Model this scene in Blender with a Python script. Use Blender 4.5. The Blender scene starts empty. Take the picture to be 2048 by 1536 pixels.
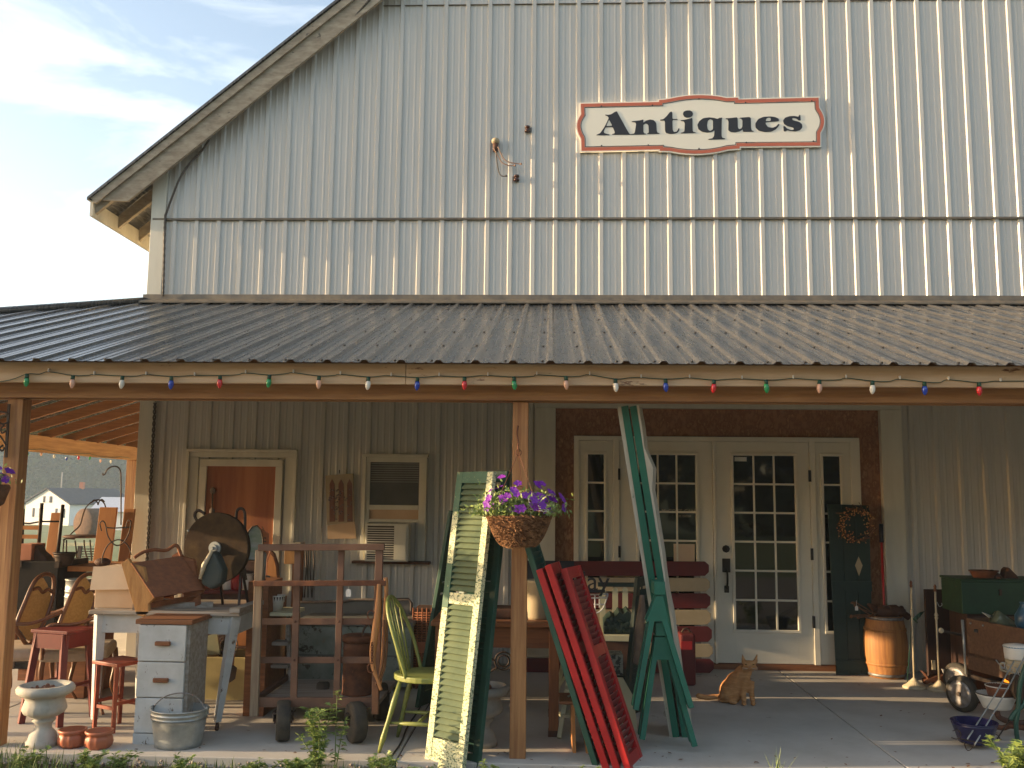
import bpy, bmesh, math, random
from mathutils import Vector, Matrix, noise
random.seed(7)
R = math.radians
sc = bpy.context.scene
C = sc.collection

# ---------------------------------------------------------------- camera
F = 1850.0
CAMLOC = Vector((0, 0, 1.6))
CAMROT = Matrix.Rotation(R(2.35), 3, 'Z') @ Matrix.Rotation(R(96.9), 3, 'X') @ Matrix.Rotation(R(0.6), 3, 'Z')
cd = bpy.data.cameras.new('camera'); cam = bpy.data.objects.new('camera', cd); C.objects.link(cam)
cam.matrix_world = Matrix.Translation(CAMLOC) @ CAMROT.to_4x4()
cd.sensor_width = 36; cd.lens = 36 * F / 2048; cd.clip_end = 3000; cd.clip_start = .05
sc.camera = cam
# ---------------------------------------------------------------- light
EL, AZ = 9.8, 4.1                       # sun height, and how far its rays run into the front wall
D = Vector((math.cos(R(EL)) * math.cos(R(AZ)), math.cos(R(EL)) * math.sin(R(AZ)), -math.sin(R(EL))))
sd = bpy.data.lights.new('sun', 'SUN'); sun = bpy.data.objects.new('sun', sd); C.objects.link(sun)
sd.energy = 3.8; sd.angle = R(.5); sd.color = (1, .72, .42)
sun.rotation_euler = D.to_track_quat('-Z', 'Y').to_euler(); sun.location = (-20, -3, 12)
w = bpy.data.worlds.new('World'); sc.world = w; w.use_nodes = True
nt = w.node_tree; nt.nodes.clear()
sky = nt.nodes.new('ShaderNodeTexSky'); sky.sky_type = 'NISHITA'; sky.sun_disc = False
sky.sun_elevation = R(EL); sky.sun_rotation = math.atan2(-D.x, -D.y)
sky.air_density = 1.0; sky.dust_density = 1.3; sky.ozone_density = 1.0
tc = nt.nodes.new('ShaderNodeTexCoord'); mp = nt.nodes.new('ShaderNodeMapping'); mp.inputs['Scale'].default_value = (1.2, 2.2, 5)
nz = nt.nodes.new('ShaderNodeTexNoise'); nz.inputs['Scale'].default_value = 2.6; nz.inputs['Detail'].default_value = 8; nz.inputs['Roughness'].default_value = .58
nz.inputs['Distortion'].default_value = .6
rp = nt.nodes.new('ShaderNodeValToRGB'); rp.color_ramp.elements[0].position = .46; rp.color_ramp.elements[1].position = .78; rp.color_ramp.elements[0].color = (.0, .0, .0, 1)
rp.color_ramp.elements[1].color = (.28, .28, .28, 1)
mx = nt.nodes.new('ShaderNodeMix'); mx.data_type = 'RGBA'; mx.inputs[7].default_value = (8.5, 8.2, 7.6, 1)
bg = nt.nodes.new('ShaderNodeBackground'); bg.inputs['Strength'].default_value = .15; wo = nt.nodes.new('ShaderNodeOutputWorld')
L = nt.links.new
L(tc.outputs['Generated'], mp.inputs['Vector']); L(mp.outputs[0], nz.inputs['Vector']); L(nz.outputs['Fac'], rp.inputs[0])
wb = nt.nodes.new('ShaderNodeMix'); wb.data_type = 'RGBA'; wb.blend_type = 'MULTIPLY'; wb.inputs[0].default_value = 1; wb.inputs[7].default_value = (1.09, .972, .915, 1)
L(rp.outputs[0], mx.inputs[0]); L(sky.outputs[0], wb.inputs[6]); L(wb.outputs[2], mx.inputs[6]); L(mx.outputs[2], bg.inputs[0]); L(bg.outputs[0], wo.inputs[0])
sc.view_settings.view_transform = 'Standard'; sc.view_settings.look = 'None'; sc.view_settings.gamma = 1
sc.view_settings.exposure = 1.65

# ---------------------------------------------------------------- measuring helpers
def W(px, py, Y):                         # the point at depth Y seen at a spot of the photograph
    d = CAMROT @ Vector(((px - 1024) / F, -(py - 768) / F, -1)); return CAMLOC + d * (Y / d.y)
def G(px, py, z=0.0):                     # the point at height z
    d = CAMROT @ Vector(((px - 1024) / F, -(py - 768) / F, -1)); return CAMLOC + d * ((z - CAMLOC.z) / d.z)
V = Vector
# ---------------------------------------------------------------- materials
def lin(c): return (c[0], c[1], c[2], 1)
def mat(name, c1, c2=None, scale=6, st=(1, 1, 1), rough=.6, metal=0, bump=0, c3=None, chip=None, spec=.5, pos=(.35, .65), detail=6, coat=0, rv=0, sss=0):
    m = bpy.data.materials.new(name); m.use_nodes = True; t = m.node_tree; N = t.nodes; l = t.links.new
    b = N['Principled BSDF']; b.inputs['Roughness'].default_value = rough; b.inputs['Metallic'].default_value = metal
    b.inputs['Specular IOR Level'].default_value = spec; b.inputs['Coat Weight'].default_value = coat
    if c2 is None: c2 = tuple(x * .82 for x in c1)
    tc = N.new('ShaderNodeTexCoord'); mp = N.new('ShaderNodeMapping'); mp.inputs['Scale'].default_value = st
    nz = N.new('ShaderNodeTexNoise'); nz.inputs['Scale'].default_value = scale; nz.inputs['Detail'].default_value = detail
    nz.inputs['Roughness'].default_value = .62
    l(tc.outputs['Object'], mp.inputs[0]); l(mp.outputs[0], nz.inputs['Vector'])
    r = N.new('ShaderNodeValToRGB'); e = r.color_ramp.elements
    e[0].position = pos[0]; e[0].color = lin(c1); e[1].position = pos[1]; e[1].color = lin(c2)
    if c3: x = e.new(min(.98, pos[1] + .15)); x.color = lin(c3)
    l(nz.outputs['Fac'], r.inputs[0]); out = r.outputs[0]
    if chip:                                # (colour, scale, threshold, stretch)
        cc, cs, th = chip[:3]; cst = chip[3] if len(chip) > 3 else (1, 1, 1)
        mp2 = N.new('ShaderNodeMapping'); mp2.inputs['Scale'].default_value = cst; mp2.inputs['Location'].default_value = (3.1, 1.7, 9.2)
        n2 = N.new('ShaderNodeTexNoise'); n2.inputs['Scale'].default_value = cs; n2.inputs['Detail'].default_value = 7; n2.inputs['Roughness'].default_value = .7
        r2 = N.new('ShaderNodeValToRGB'); r2.color_ramp.elements[0].position = th - .02; r2.color_ramp.elements[1].position = th + .02
        mi = N.new('ShaderNodeMix'); mi.data_type = 'RGBA'; mi.inputs[7].default_value = lin(cc)
        l(tc.outputs['Object'], mp2.inputs[0]); l(mp2.outputs[0], n2.inputs['Vector']); l(n2.outputs['Fac'], r2.inputs[0])
        l(r2.outputs[0], mi.inputs[0]); l(out, mi.inputs[6]); out = mi.outputs[2]
    l(out, b.inputs['Base Color'])
    if rv:
        mr = N.new('ShaderNodeMapRange'); mr.inputs['To Min'].default_value = max(.03, rough - rv); mr.inputs['To Max'].default_value = rough + rv
        l(nz.outputs['Fac'], mr.inputs['Value']); l(mr.outputs[0], b.inputs['Roughness'])
    if bump:
        bp = N.new('ShaderNodeBump'); bp.inputs['Strength'].default_value = min(1, bump); bp.inputs['Distance'].default_value = .004
        l(nz.outputs['Fac'], bp.inputs['Height']); l(bp.outputs[0], b.inputs['Normal'])
    return m
GX, GY, GZ = (.6, 9, 9), (9, .6, 9), (9, 9, .6)
def wood(name, a, b, ax=GZ, **k): return mat(name, a, b, scale=k.pop('scale', 5), st=ax, rough=k.pop('rough', .65), bump=k.pop('bump', .35), **k)
M = {}
M['siding'] = mat('siding', (.56, .545, .505), (.51, .495, .455), scale=3, chip=((.44, .42, .38), 2.2, .66, (6, 6, .22)), st=(7, 7, .25), rough=.3, spec=.6, rv=.1, c3=(.58, .56, .515))
M['trim'] = mat('trim', (.66, .64, .55), (.58, .56, .47), scale=2.5, st=(3, 3, .6), rough=.5)
M['roof'] = mat('roof', (.078, .077, .076), (.10, .096, .09), scale=7, st=(5, .5, .5), rough=.27, metal=.3, rv=.08, c3=(.11, .1, .085), chip=((.2, .17, .13), 22, .72, (3, .22, .22)))
M['flashing'] = mat('flashing', (.10, .09, .075), (.2, .16, .11), scale=8, rough=.5, metal=.2)
M['pine_z'] = wood('pine_z', (.43, .215, .08), (.25, .105, .036), (14, 14, .7), scale=2.6, chip=((.12, .05, .02), 7, .74, (1, 1, .7)))
M['pine_x'] = wood('pine_x', (.46, .25, .105), (.30, .14, .055), GX, scale=3.2)
M['pine_y'] = wood('pine_y', (.52, .29, .12), (.35, .17, .065), GY, scale=3.2)
M['fascia'] = wood('fascia', (.62, .46, .30), (.50, .33, .19), GX, scale=2.4, chip=((.16, .07, .035), 3.2, .66, (1.2, 3, 5)))
M['rafter'] = wood('rafter', (.34, .15, .06), (.24, .10, .04), GX)
M['rake'] = wood('rake', (.40, .34, .25), (.25, .2, .14), (2, 6, 6), scale=4, chip=((.1, .08, .06), 9, .66))
M['osb'] = mat('osb', (.36, .17, .085), (.22, .095, .045), scale=26, st=(1, 1, .55), rough=.8, c3=(.46, .24, .12), detail=3, pos=(.4, .55))
M['ply'] = mat('ply', (.42, .16, .06), (.26, .075, .03), scale=1.8, st=(5, 5, .35), rough=.6, c3=(.5, .26, .12))
M['doorwhite'] = mat('doorwhite', (.74, .70, .59), (.68, .64, .53), scale=3, rough=.42)
M['glass'] = mat('glass', (.012, .014, .013), (.018, .018, .016), scale=2, rough=.03, spec=.6)
M['glassgrey'] = mat('glassgrey', (.10, .10, .09), (.07, .07, .062), scale=3, rough=.08)
M['blackmetal'] = mat('blackmetal', (.02, .018, .016), (.035, .028, .022), scale=20, rough=.42, metal=.5)
M['concrete'] = mat('concrete', (.52, .49, .44), (.43, .40, .35), scale=2.2, rough=.85, bump=.25, c3=(.57, .54, .48), chip=((.25, .21, .16), 4.5, .68), detail=12)
M['groove'] = mat('groove', (.07, .06, .05), rough=.9)
M['soil'] = mat('soil', (.05, .035, .022), (.09, .065, .04), scale=30, rough=.95, bump=.8)
M['lot'] = mat('lot', (.23, .2, .16), (.15, .125, .1), scale=2.5, rough=.95, bump=.5, detail=12)
M['field'] = mat('field', (.085, .12, .032), (.12, .145, .045), scale=.25, rough=.95, c3=(.16, .16, .06), detail=10)
M['blade'] = mat('blade', (.09, .15, .025), (.17, .22, .05), scale=5, rough=.6, c3=(.3, .28, .1))
M['leaf'] = mat('leaf', (.16, .24, .05), (.27, .34, .10), scale=8, rough=.55)
M['pebble'] = mat('pebble', (.32, .28, .24), (.18, .14, .12), scale=14, rough=.8, c3=(.42, .38, .34), pos=(.4, .6))
M['ceramic_brown'] = mat('ceramic_brown', (.06, .02, .012), (.04, .013, .01), rough=.25)
M['wirered'] = mat('wirered', (.34, .2, .13), rough=.6)
M['cable'] = mat('cable', (.05, .04, .033), (.12, .1, .08), scale=60, st=(1, 1, 3), rough=.7)
M['galv'] = mat('galv', (.42, .44, .43), (.3, .32, .31), scale=14, rough=.42, metal=.55, c3=(.5, .5, .48), rv=.12)
M['rust'] = mat('rust', (.2, .075, .032), (.09, .035, .02), scale=12, rough=.78, bump=.6, c3=(.32, .14, .06), metal=.15)
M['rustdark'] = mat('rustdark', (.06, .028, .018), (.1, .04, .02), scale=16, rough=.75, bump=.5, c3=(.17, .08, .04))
M['oldwhite'] = mat('oldwhite', (.56, .57, .56), (.44, .45, .43), scale=5, rough=.6, chip=((.14, .1, .07), 19, .635, (1, 1, .5)))
M['oldgrey'] = wood('oldgrey', (.36, .33, .29), (.22, .18, .14), GX, scale=4, c3=(.42, .38, .32), chip=((.1, .07, .05), 9, .7, (1, 4, 4)))
M['redpaint'] = mat('redpaint', (.14, .014, .012), (.1, .011, .01), scale=7, rough=.45, chip=((.4, .2, .15), 26, .74))
M['redbright'] = mat('redbright', (.42, .018, .02), (.32, .015, .017), scale=8, rough=.38, chip=((.62, .42, .38), 24, .7, (1, 1, .6)))
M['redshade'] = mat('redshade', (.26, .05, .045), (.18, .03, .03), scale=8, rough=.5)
M['stoolorange'] = mat('stoolorange', (.27, .05, .022), (.2, .035, .018), scale=9, rough=.45, chip=((.16, .06, .03), 14, .7))
M['greendark'] = mat('greendark', (.022, .085, .055), (.016, .06, .042), scale=8, rough=.5, chip=((.5, .52, .38), 30, .735, (1, 1, .4)))
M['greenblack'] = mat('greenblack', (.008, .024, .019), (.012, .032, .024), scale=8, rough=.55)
M['greenteal'] = mat('greenteal', (.018, .16, .105), (.015, .125, .082), scale=6, rough=.5, chip=((.4, .42, .34), 22, .75))
M['peel'] = mat('peel', (.74, .72, .46), (.62, .64, .38), scale=9, rough=.75, bump=.8, chip=((.10, .16, .08), 60, .535, (1, 1, 1.8)), c3=(.34, .42, .25))
M['louvre'] = mat('louvre', (.14, .18, .095), (.085, .125, .07), scale=6, rough=.65, chip=((.45, .25, .12), 5, .7, (1, 1, 3)), c3=(.42, .48, .32))
M['peelwhite'] = mat('peelwhite', (.62, .58, .48), (.45, .42, .34), scale=6, st=(1, 1, .3), rough=.7, chip=((.12, .16, .1), 16, .67, (1, 1, .3)))
M['creampaint'] = mat('creampaint', (.58, .56, .38), (.48, .46, .3), scale=6, rough=.6, chip=((.2, .14, .08), 15, .71))
M['greenchair'] = mat('greenchair', (.25, .28, .075), (.19, .22, .06), scale=8, rough=.45, chip=((.2, .15, .06), 25, .76))
M['brownwood'] = wood('brownwood', (.26, .1, .035), (.16, .055, .02), GX)
M['brownwood_z'] = wood('brownwood_z', (.28, .11, .04), (.17, .06, .022), GZ)
M['oak'] = wood('oak', (.46, .24, .075), (.33, .155, .045), (7, 7, 1.5), scale=5)
M['oakdark'] = wood('oakdark', (.25, .09, .03), (.17, .055, .02), GX)
M['panelorange'] = wood('panelorange', (.52, .22, .065), (.42, .17, .05), GZ, scale=2)
M['card'] = mat('card', (.56, .4, .26), (.5, .34, .21), scale=3, rough=.85)
M['cardpale'] = mat('cardpale', (.64, .5, .36), (.57, .43, .3), scale=3, rough=.85)
M['terra'] = mat('terra', (.42, .13, .06), (.34, .1, .045), scale=9, rough=.45)
M['urn'] = mat('urn', (.50, .48, .42), (.36, .34, .29), scale=9, rough=.85, bump=.6, chip=((.16, .3, .22), 4, .72))
M['cane'] = mat('cane', (.46, .3, .1), (.36, .22, .07), scale=60, rough=.6)
M['canewood'] = wood('canewood', (.17, .07, .028), (.1, .04, .018), GZ, rough=.35)
M['cushion'] = mat('cushion', (.42, .34, .25), (.34, .27, .19), scale=14, rough=.9)
M['trunkblack'] = mat('trunkblack', (.012, .011, .011), (.022, .02, .019), scale=7, rough=.75, spec=.2, chip=((.25, .25, .25), 16, .74, (1, 1, .5)))
M['pinkclay'] = mat('pinkclay', (.52, .22, .13), (.46, .18, .1), rough=.8)
M['iron'] = mat('iron', (.035, .026, .02), (.08, .05, .035), scale=15, rough=.6, metal=.4)
M['flagred'] = mat('flagred', (.12, .008, .008), (.085, .007, .008), scale=5, rough=.6)
M['flagcream'] = mat('flagcream', (.42, .34, .22), (.36, .29, .18), scale=5, rough=.65)
M['flagblue'] = mat('flagblue', (.012, .018, .032), rough=.6)
M['rubber'] = mat('rubber', (.025, .023, .02), (.06, .05, .035), scale=12, rough=.8)
M['leather'] = mat('leather', (.2, .09, .04), (.12, .05, .025), scale=9, rough=.6)
M['hame'] = wood('hame', (.5, .24, .09), (.34, .15, .06), GZ, scale=6)
M['wicker'] = mat('wicker', (.38, .13, .05), (.26, .08, .03), scale=40, rough=.7, bump=.4)
M['chest'] = mat('chest', (.3, .33, .29), (.17, .2, .17), scale=5, rough=.75, c3=(.24, .12, .05), chip=((.06, .055, .04), 12, .6))
M['blind'] = mat('blind', (.22, .22, .2), rough=.6)
M['headboard'] = mat('headboard', (.16, .165, .155), (.11, .115, .11), scale=4, rough=.7)
M['yellowold'] = mat('yellowold', (.5, .42, .19), (.4, .33, .14), scale=3, rough=.75, bump=.2)
M['crock'] = mat('crock', (.42, .34, .21), (.34, .27, .17), scale=5, rough=.6)
M['enamel'] = mat('enamel', (.7, .68, .62), (.62, .6, .54), scale=6, rough=.3, chip=((.05, .04, .035), 18, .73))
M['enamelblue'] = mat('enamelblue', (.018, .016, .07), (.012, .012, .045), scale=12, rough=.25)
M['bluerim'] = mat('bluerim', (.05, .2, .35), rough=.35)
M['jug'] = mat('jug', (.035, .1, .17), (.025, .08, .14), rough=.35)
M['potbrown'] = mat('potbrown', (.2, .075, .035), (.14, .05, .025), scale=8, rough=.5)
M['barrel'] = wood('barrel', (.44, .2, .06), (.3, .125, .04), (14, 14, .4), scale=3)
M['hoop'] = mat('hoop', (.3, .3, .3), (.16, .13, .11), scale=20, rough=.5, metal=.5)
M['lampiron'] = mat('lampiron', (.6, .52, .36), (.46, .38, .25), scale=16, rough=.55, chip=((.2, .12, .06), 30, .7))
M['cartwood'] = wood('cartwood', (.16, .08, .04), (.095, .043, .022), GX, chip=((.07, .03, .015), 6, .68, (1, 3, 4)))
M['chestgreen'] = mat('chestgreen', (.018, .06, .028), (.014, .042, .022), scale=7, rough=.6, chip=((.14, .06, .03), 6, .66, (1, 1, 3)))
M['darkpanel'] = wood('darkpanel', (.05, .02, .012), (.03, .014, .01), GZ)
M['bottle'] = mat('bottle', (.16, .18, .12), (.12, .14, .09), rough=.12)
M['tag'] = mat('tag', (.75, .73, .68), rough=.8)
M['white'] = mat('white', (.74, .73, .7), (.7, .69, .66), rough=.5)
M['coir'] = mat('coir', (.17, .075, .03), (.1, .045, .018), scale=30, rough=.95, bump=.8)
M['petal'] = mat('petal', (.13, .012, .28), (.24, .02, .36), scale=14, rough=.6)
M['berry'] = mat('berry', (.42, .11, .03), (.6, .36, .12), scale=30, rough=.4)
M['twig'] = mat('twig', (.12, .05, .025), (.2, .1, .05), scale=20, rough=.8)
M['bark'] = mat('bark', (.2, .16, .13), (.11, .085, .07), scale=22, st=(1, 1, .4), rough=.95, bump=1)
M['signpanel'] = mat('signpanel', (.80, .77, .66), (.77, .74, .63), scale=1, rough=.5)
M['signred'] = mat('signred', (.50, .13, .07), (.46, .12, .065), scale=3, rough=.5)
M['signblack'] = mat('signblack', (.014, .014, .02), rough=.5)
M['housewhite'] = mat('housewhite', (.68, .68, .66), (.64, .64, .62), rough=.7)
M['shingle'] = mat('shingle', (.035, .038, .05), (.05, .053, .065), scale=2, rough=.9)
M['tinroof'] = mat('tinroof', (.42, .45, .52), rough=.5)
M['greenold'] = mat('greenold', (.045, .13, .08), (.03, .1, .06), scale=9, rough=.65, bump=.5, chip=((.5, .5, .3), 40, .64, (1.3, 1.3, .6)))
M['hay'] = mat('hay', (.14, .08, .045), (.09, .05, .03), scale=5, rough=.95)
M['crown'] = mat('crown', (.035, .055, .022), (.055, .078, .03), scale=.12, rough=.95, spec=.1)
M['trunk'] = mat('trunk', (.08, .06, .045), rough=.9)
M['paintingsky'] = mat('paintingsky', (.3, .4, .5), (.14, .26, .18), scale=3.5, st=(1, 1, 3), rough=.4, c3=(.4, .38, .2))
for i, (k, c) in enumerate(dict(green=(.01, .28, .09), peach=(.72, .42, .3), white=(.78, .76, .68), blue=(.01, .05, .42), red=(.62, .02, .03)).items()):
    M['bulb_' + k] = mat('bulb_' + k, c, tuple(x * .9 for x in c), rough=.16, coat=.6)
M['bulbsocket'] = mat('bulbsocket', (.012, .07, .045), rough=.5)

# ---------------------------------------------------------------- mesh helpers
class MB:
    def __init__(s): s.v = []; s.f = []; s.sm = []
    def raw(s, vs, fs, sm=False):
        n = len(s.v); s.v += [V(v) for v in vs]; s.f += [tuple(i + n for i in f) for f in fs]; s.sm += [sm] * len(fs); return s
    def box(s, c, d, m=None):
        c = V(c); h = V(d) / 2; P = []
        for z in (-1, 1):
            for x, y in ((-1, -1), (1, -1), (1, 1), (-1, 1)):
                p = V((x * h.x, y * h.y, z * h.z)); P.append(c + (m @ p if m else p))
        return s.raw(P, [(3, 2, 1, 0), (4, 5, 6, 7), (0, 1, 5, 4), (1, 2, 6, 5), (2, 3, 7, 6), (3, 0, 4, 7)])
    def span(s, a, b): a, b = V(a), V(b); return s.box((a + b) / 2, [abs(q) for q in (b - a)])
    def bar(s, p0, p1, w_, t, side=(1, 0, 0)):         # w_ measured along 'side'
        p0, p1 = V(p0), V(p1); z = (p1 - p0); l = z.length; z.normalize()
        x = V(side) - z * V(side).dot(z)
        if x.length < 1e-4: x = V((0, 1, 0)) - z * z.y
        x.normalize(); y = z.cross(x); m = Matrix((x, y, z)).transposed()
        return s.box((p0 + p1) / 2, (w_, t, l), m)
    def cyl(s, p0, p1, r0, r1=None, n=14, cap=True):
        return s.tube([p0, p1], [r0, r0 if r1 is None else r1], n, cap)
    def tube(s, pts, r, n=8, cap=True, closed=False):
        pts = [V(p) for p in pts]; k = len(pts)
        rs = r if isinstance(r, (list, tuple)) else [r] * k
        b = len(s.v); up = None
        for i, p in enumerate(pts):
            a = pts[(i - 1) % k] if (i or closed) else p; c = pts[(i + 1) % k] if (i < k - 1 or closed) else p
            t = (c - a).normalized()
            if up is None: up = V((0, 0, 1)) if abs(t.z) < .9 else V((1, 0, 0))
            up = (up - t * up.dot(t));
            if up.length < 1e-5: up = t.orthogonal()
            up.normalize(); q = t.cross(up)
            for j in range(n):
                a_ = 2 * math.pi * j / n; s.v.append(p + (up * math.cos(a_) + q * math.sin(a_)) * rs[i])
        for i in range(k if closed else k - 1):
            for j in range(n):
                a0 = b + i * n + j; a1 = b + i * n + (j + 1) % n; c0 = b + ((i + 1) % k) * n + j; c1 = b + ((i + 1) % k) * n + (j + 1) % n
                s.f.append((a0, a1, c1, c0)); s.sm.append(True)
        if cap and not closed:
            s.f.append(tuple(b + j for j in range(n))[::-1]); s.sm.append(False)
            s.f.append(tuple(b + (k - 1) * n + j for j in range(n))); s.sm.append(False)
        return s
    def lathe(s, o, prof, n=28, fn=None, sx=1, sy=1, m=None):    # prof: (r, z)
        o = V(o); b = len(s.v); k = len(prof)
        for r, z in prof:
            for j in range(n):
                a = 2 * math.pi * j / n; rr = r * (fn(a, z) if fn else 1)
                p = V((rr * math.cos(a) * sx, rr * math.sin(a) * sy, z)); s.v.append(o + (m @ p if m else p))
        for i in range(k - 1):
            for j in range(n):
                s.f.append((b + i * n + j, b + i * n + (j + 1) % n, b + (i + 1) * n + (j + 1) % n, b + (i + 1) * n + j)); s.sm.append(True)
        if prof[0][0] > 1e-4: s.f.append(tuple(b + j for j in range(n))[::-1]); s.sm.append(False)
        if prof[-1][0] > 1e-4: s.f.append(tuple(b + (k - 1) * n + j for j in range(n))); s.sm.append(False)
        return s
    def prism(s, pts, off):                # pts: planar loop of world points, off: thickness vector
        pts = [V(p) for p in pts]; off = V(off); n = len(pts)
        nr = V((0, 0, 0))
        for i in range(n): nr += (pts[i] - pts[0]).cross(pts[(i + 1) % n] - pts[0])
        if nr.dot(off) < 0: pts = pts[::-1]
        b = len(s.v); s.v += pts + [p + off for p in pts]
        s.f.append(tuple(b + i for i in range(n))[::-1]); s.f.append(tuple(b + n + i for i in range(n))); s.sm += [False, False]
        for i in range(n): s.f.append((b + i, b + (i + 1) % n, b + n + (i + 1) % n, b + n + i)); s.sm.append(False)
        return s
    def ball(s, c, r, n=12, m=None):
        r = V(r) if not isinstance(r, (int, float)) else V((r, r, r))
        prof = [(math.sin(math.pi * i / n), -math.cos(math.pi * i / n)) for i in range(n + 1)]
        prof[0] = (0.0001, -1); prof[-1] = (0.0001, 1)
        mm = Matrix.Diagonal(r); mm = m @ mm if m else mm
        return s.lathe(c, prof, n + 4, m=mm)
def build(name, mb, m, parent=None, bevel=0, label=None, stuff=False, rough=0):
    me = bpy.data.meshes.new(name); o = bpy.data.objects.new(name, me); C.objects.link(o)
    org = V((0, 0, 0))
    if parent is not None: org = wloc(parent)
    elif mb.v:
        xs = [p.x for p in mb.v]; ys = [p.y for p in mb.v]; zs = [p.z for p in mb.v]
        org = V(((min(xs) + max(xs)) / 2, (min(ys) + max(ys)) / 2, min(zs)))
    me.from_pydata([tuple(p - org) for p in mb.v], [], mb.f); me.update()
    me.polygons.foreach_set('use_smooth', mb.sm)
    me.materials.append(M[m] if isinstance(m, str) else m)
    o.location = (0, 0, 0) if parent is not None else org
    if parent is not None: o.parent = parent
    if bevel:
        md = o.modifiers.new('bevel', 'BEVEL'); md.width = bevel; md.segments = 2; md.limit_method = 'ANGLE'; md.angle_limit = R(40)
    if label: o['label'] = label
    if stuff: o['kind'] = 'stuff'
    return o
def wloc(o):
    p = V(o.location)
    while o.parent: o = o.parent; p += V(o.location)
    return p
def thing(name, label, cat, loc, group=None):
    o = bpy.data.objects.new(name, None); o.empty_display_size = .1; C.objects.link(o); o.location = loc
    o['label'] = label; o['category'] = cat
    if group: o['group'] = group
    return o
def tag(o, label, cat, group=None):
    o['label'] = label; o['category'] = cat
    if group: o['group'] = group
    return o
def copy_tree(o, parent=None):
    c = o.copy(); C.objects.link(c)
    if parent: c.parent = parent
    for ch in list(o.children):
        if ch.name in C.objects: copy_tree(ch, c)
    return c
def dup(o, loc, label=None, rz=0, scale=None):
    c = copy_tree(o); c.location = loc; c.rotation_euler.z = rz
    if scale: c.scale = (scale,) * 3
    if label: c['label'] = label
    return c
def crom(pts, n=6):                        # smooth path through points
    pts = [V(p) for p in pts]; out = []
    for i in range(len(pts) - 1):
        a = pts[max(i - 1, 0)]; b = pts[i]; c = pts[i + 1]; d = pts[min(i + 2, len(pts) - 1)]
        for j in range(n):
            t = j / n
            out.append(.5 * ((2 * b) + (c - a) * t + (2 * a - 5 * b + 4 * c - d) * t * t + (3 * b - a - 3 * c + d) * t ** 3))
    out.append(pts[-1]); return out
def jit(a): return V((random.uniform(-a, a), random.uniform(-a, a), random.uniform(-a, a)))
# ================================================================ THE SETTING
WY = 9.05                                  # plane of the barn's front wall
def ground_h(x, y):
    d = math.hypot(x, y - 4); t = min(1, max(0, (d - 14) / 100)); t = t * t * (3 - 2 * t)
    h = -.12 - 2.45 * t
    if d > 150: h += 2.2 * min(1, (d - 150) / 130)
    return h
mb = MB(); rings = [0, 2, 4, 6, 8, 11, 15, 20, 27, 36, 48, 64, 85, 115, 150, 200, 280, 400, 700, 1200, 2200]; nseg = 72
vs = []; fs = []
for r in rings:
    for j in range(nseg):
        a = 2 * math.pi * j / nseg; x = r * math.cos(a); y = 4 + r * math.sin(a); vs.append((x, y, ground_h(x, y)))
for i in range(1, len(rings) - 1):
    for j in range(nseg): fs.append((i * nseg + j, (i + 1) * nseg + j, (i + 1) * nseg + (j + 1) % nseg, i * nseg + (j + 1) % nseg))
fs.append(tuple(nseg + j for j in range(nseg)))
mb.raw(vs, fs, True); o = build('ground', mb, 'field'); o['kind'] = 'structure'
mb = MB(); mb.raw([(-14, -2.5, -.10), (26, -2.5, -.10), (26, 5.0, -.10), (-14, 5.0, -.10)], [(0, 1, 2, 3)]); o = build('bounce_lot', mb, 'lot'); o['kind'] = 'structure'  # unseen gravel lot, put in for its warm bounce into the porch
# slab of the porch in panels with control joints
SY0 = 5.80; XS = [-8.0, -4.0, -.92, 2.16, 5.2, 8.2]
mb = MB()
for a, b in zip(XS[:-1], XS[1:]):
    mb.span((a + .005, SY0, -.10), (b - .005, 9.3 if a > -4.1 else 20, 0))
o = build('floor', mb, 'concrete', bevel=.006); o['kind'] = 'structure'
mb = MB(); mb.span((-8, SY0 + .01, -.11), (8.2, 9.3, -.012)); o = build('floor_base', mb, 'groove'); o['kind'] = 'structure'
mb = MB(); mb.span((-9, 4.9, -.13), (9, SY0 - .005, -.06)); o = build('soil_bed', mb, 'soil'); o['kind'] = 'structure'
# gravel
mb = MB()
for i in range(2600):
    x = random.uniform(-4, 4); y = SY0 - random.random() ** 1.3 * .45; r = random.uniform(.005, .016)
    if random.random() < .5 and not (-1.2 < x < 1.1): continue
    b = len(mb.v); c = V((x, y, -.055 + r * .6 + random.uniform(0, .03) * (y > SY0 - .16)))
    P = [c + V((dx * r * random.uniform(.7, 1.2), dy * r * random.uniform(.7, 1.2), dz * r * random.uniform(.5, .9))) for dx, dy, dz in ((1, 0, 0), (0, 1, 0), (-1, 0, 0), (0, -1, 0), (0, 0, 1), (0, 0, -1))]
    mb.raw(P, [(0, 1, 4), (1, 2, 4), (2, 3, 4), (3, 0, 4), (1, 0, 5), (2, 1, 5), (3, 2, 5), (0, 3, 5)])
o = build('gravel', mb, 'pebble', stuff=True); tag(o, 'loose gravel along the front edge of the concrete porch floor', 'gravel')
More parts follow.
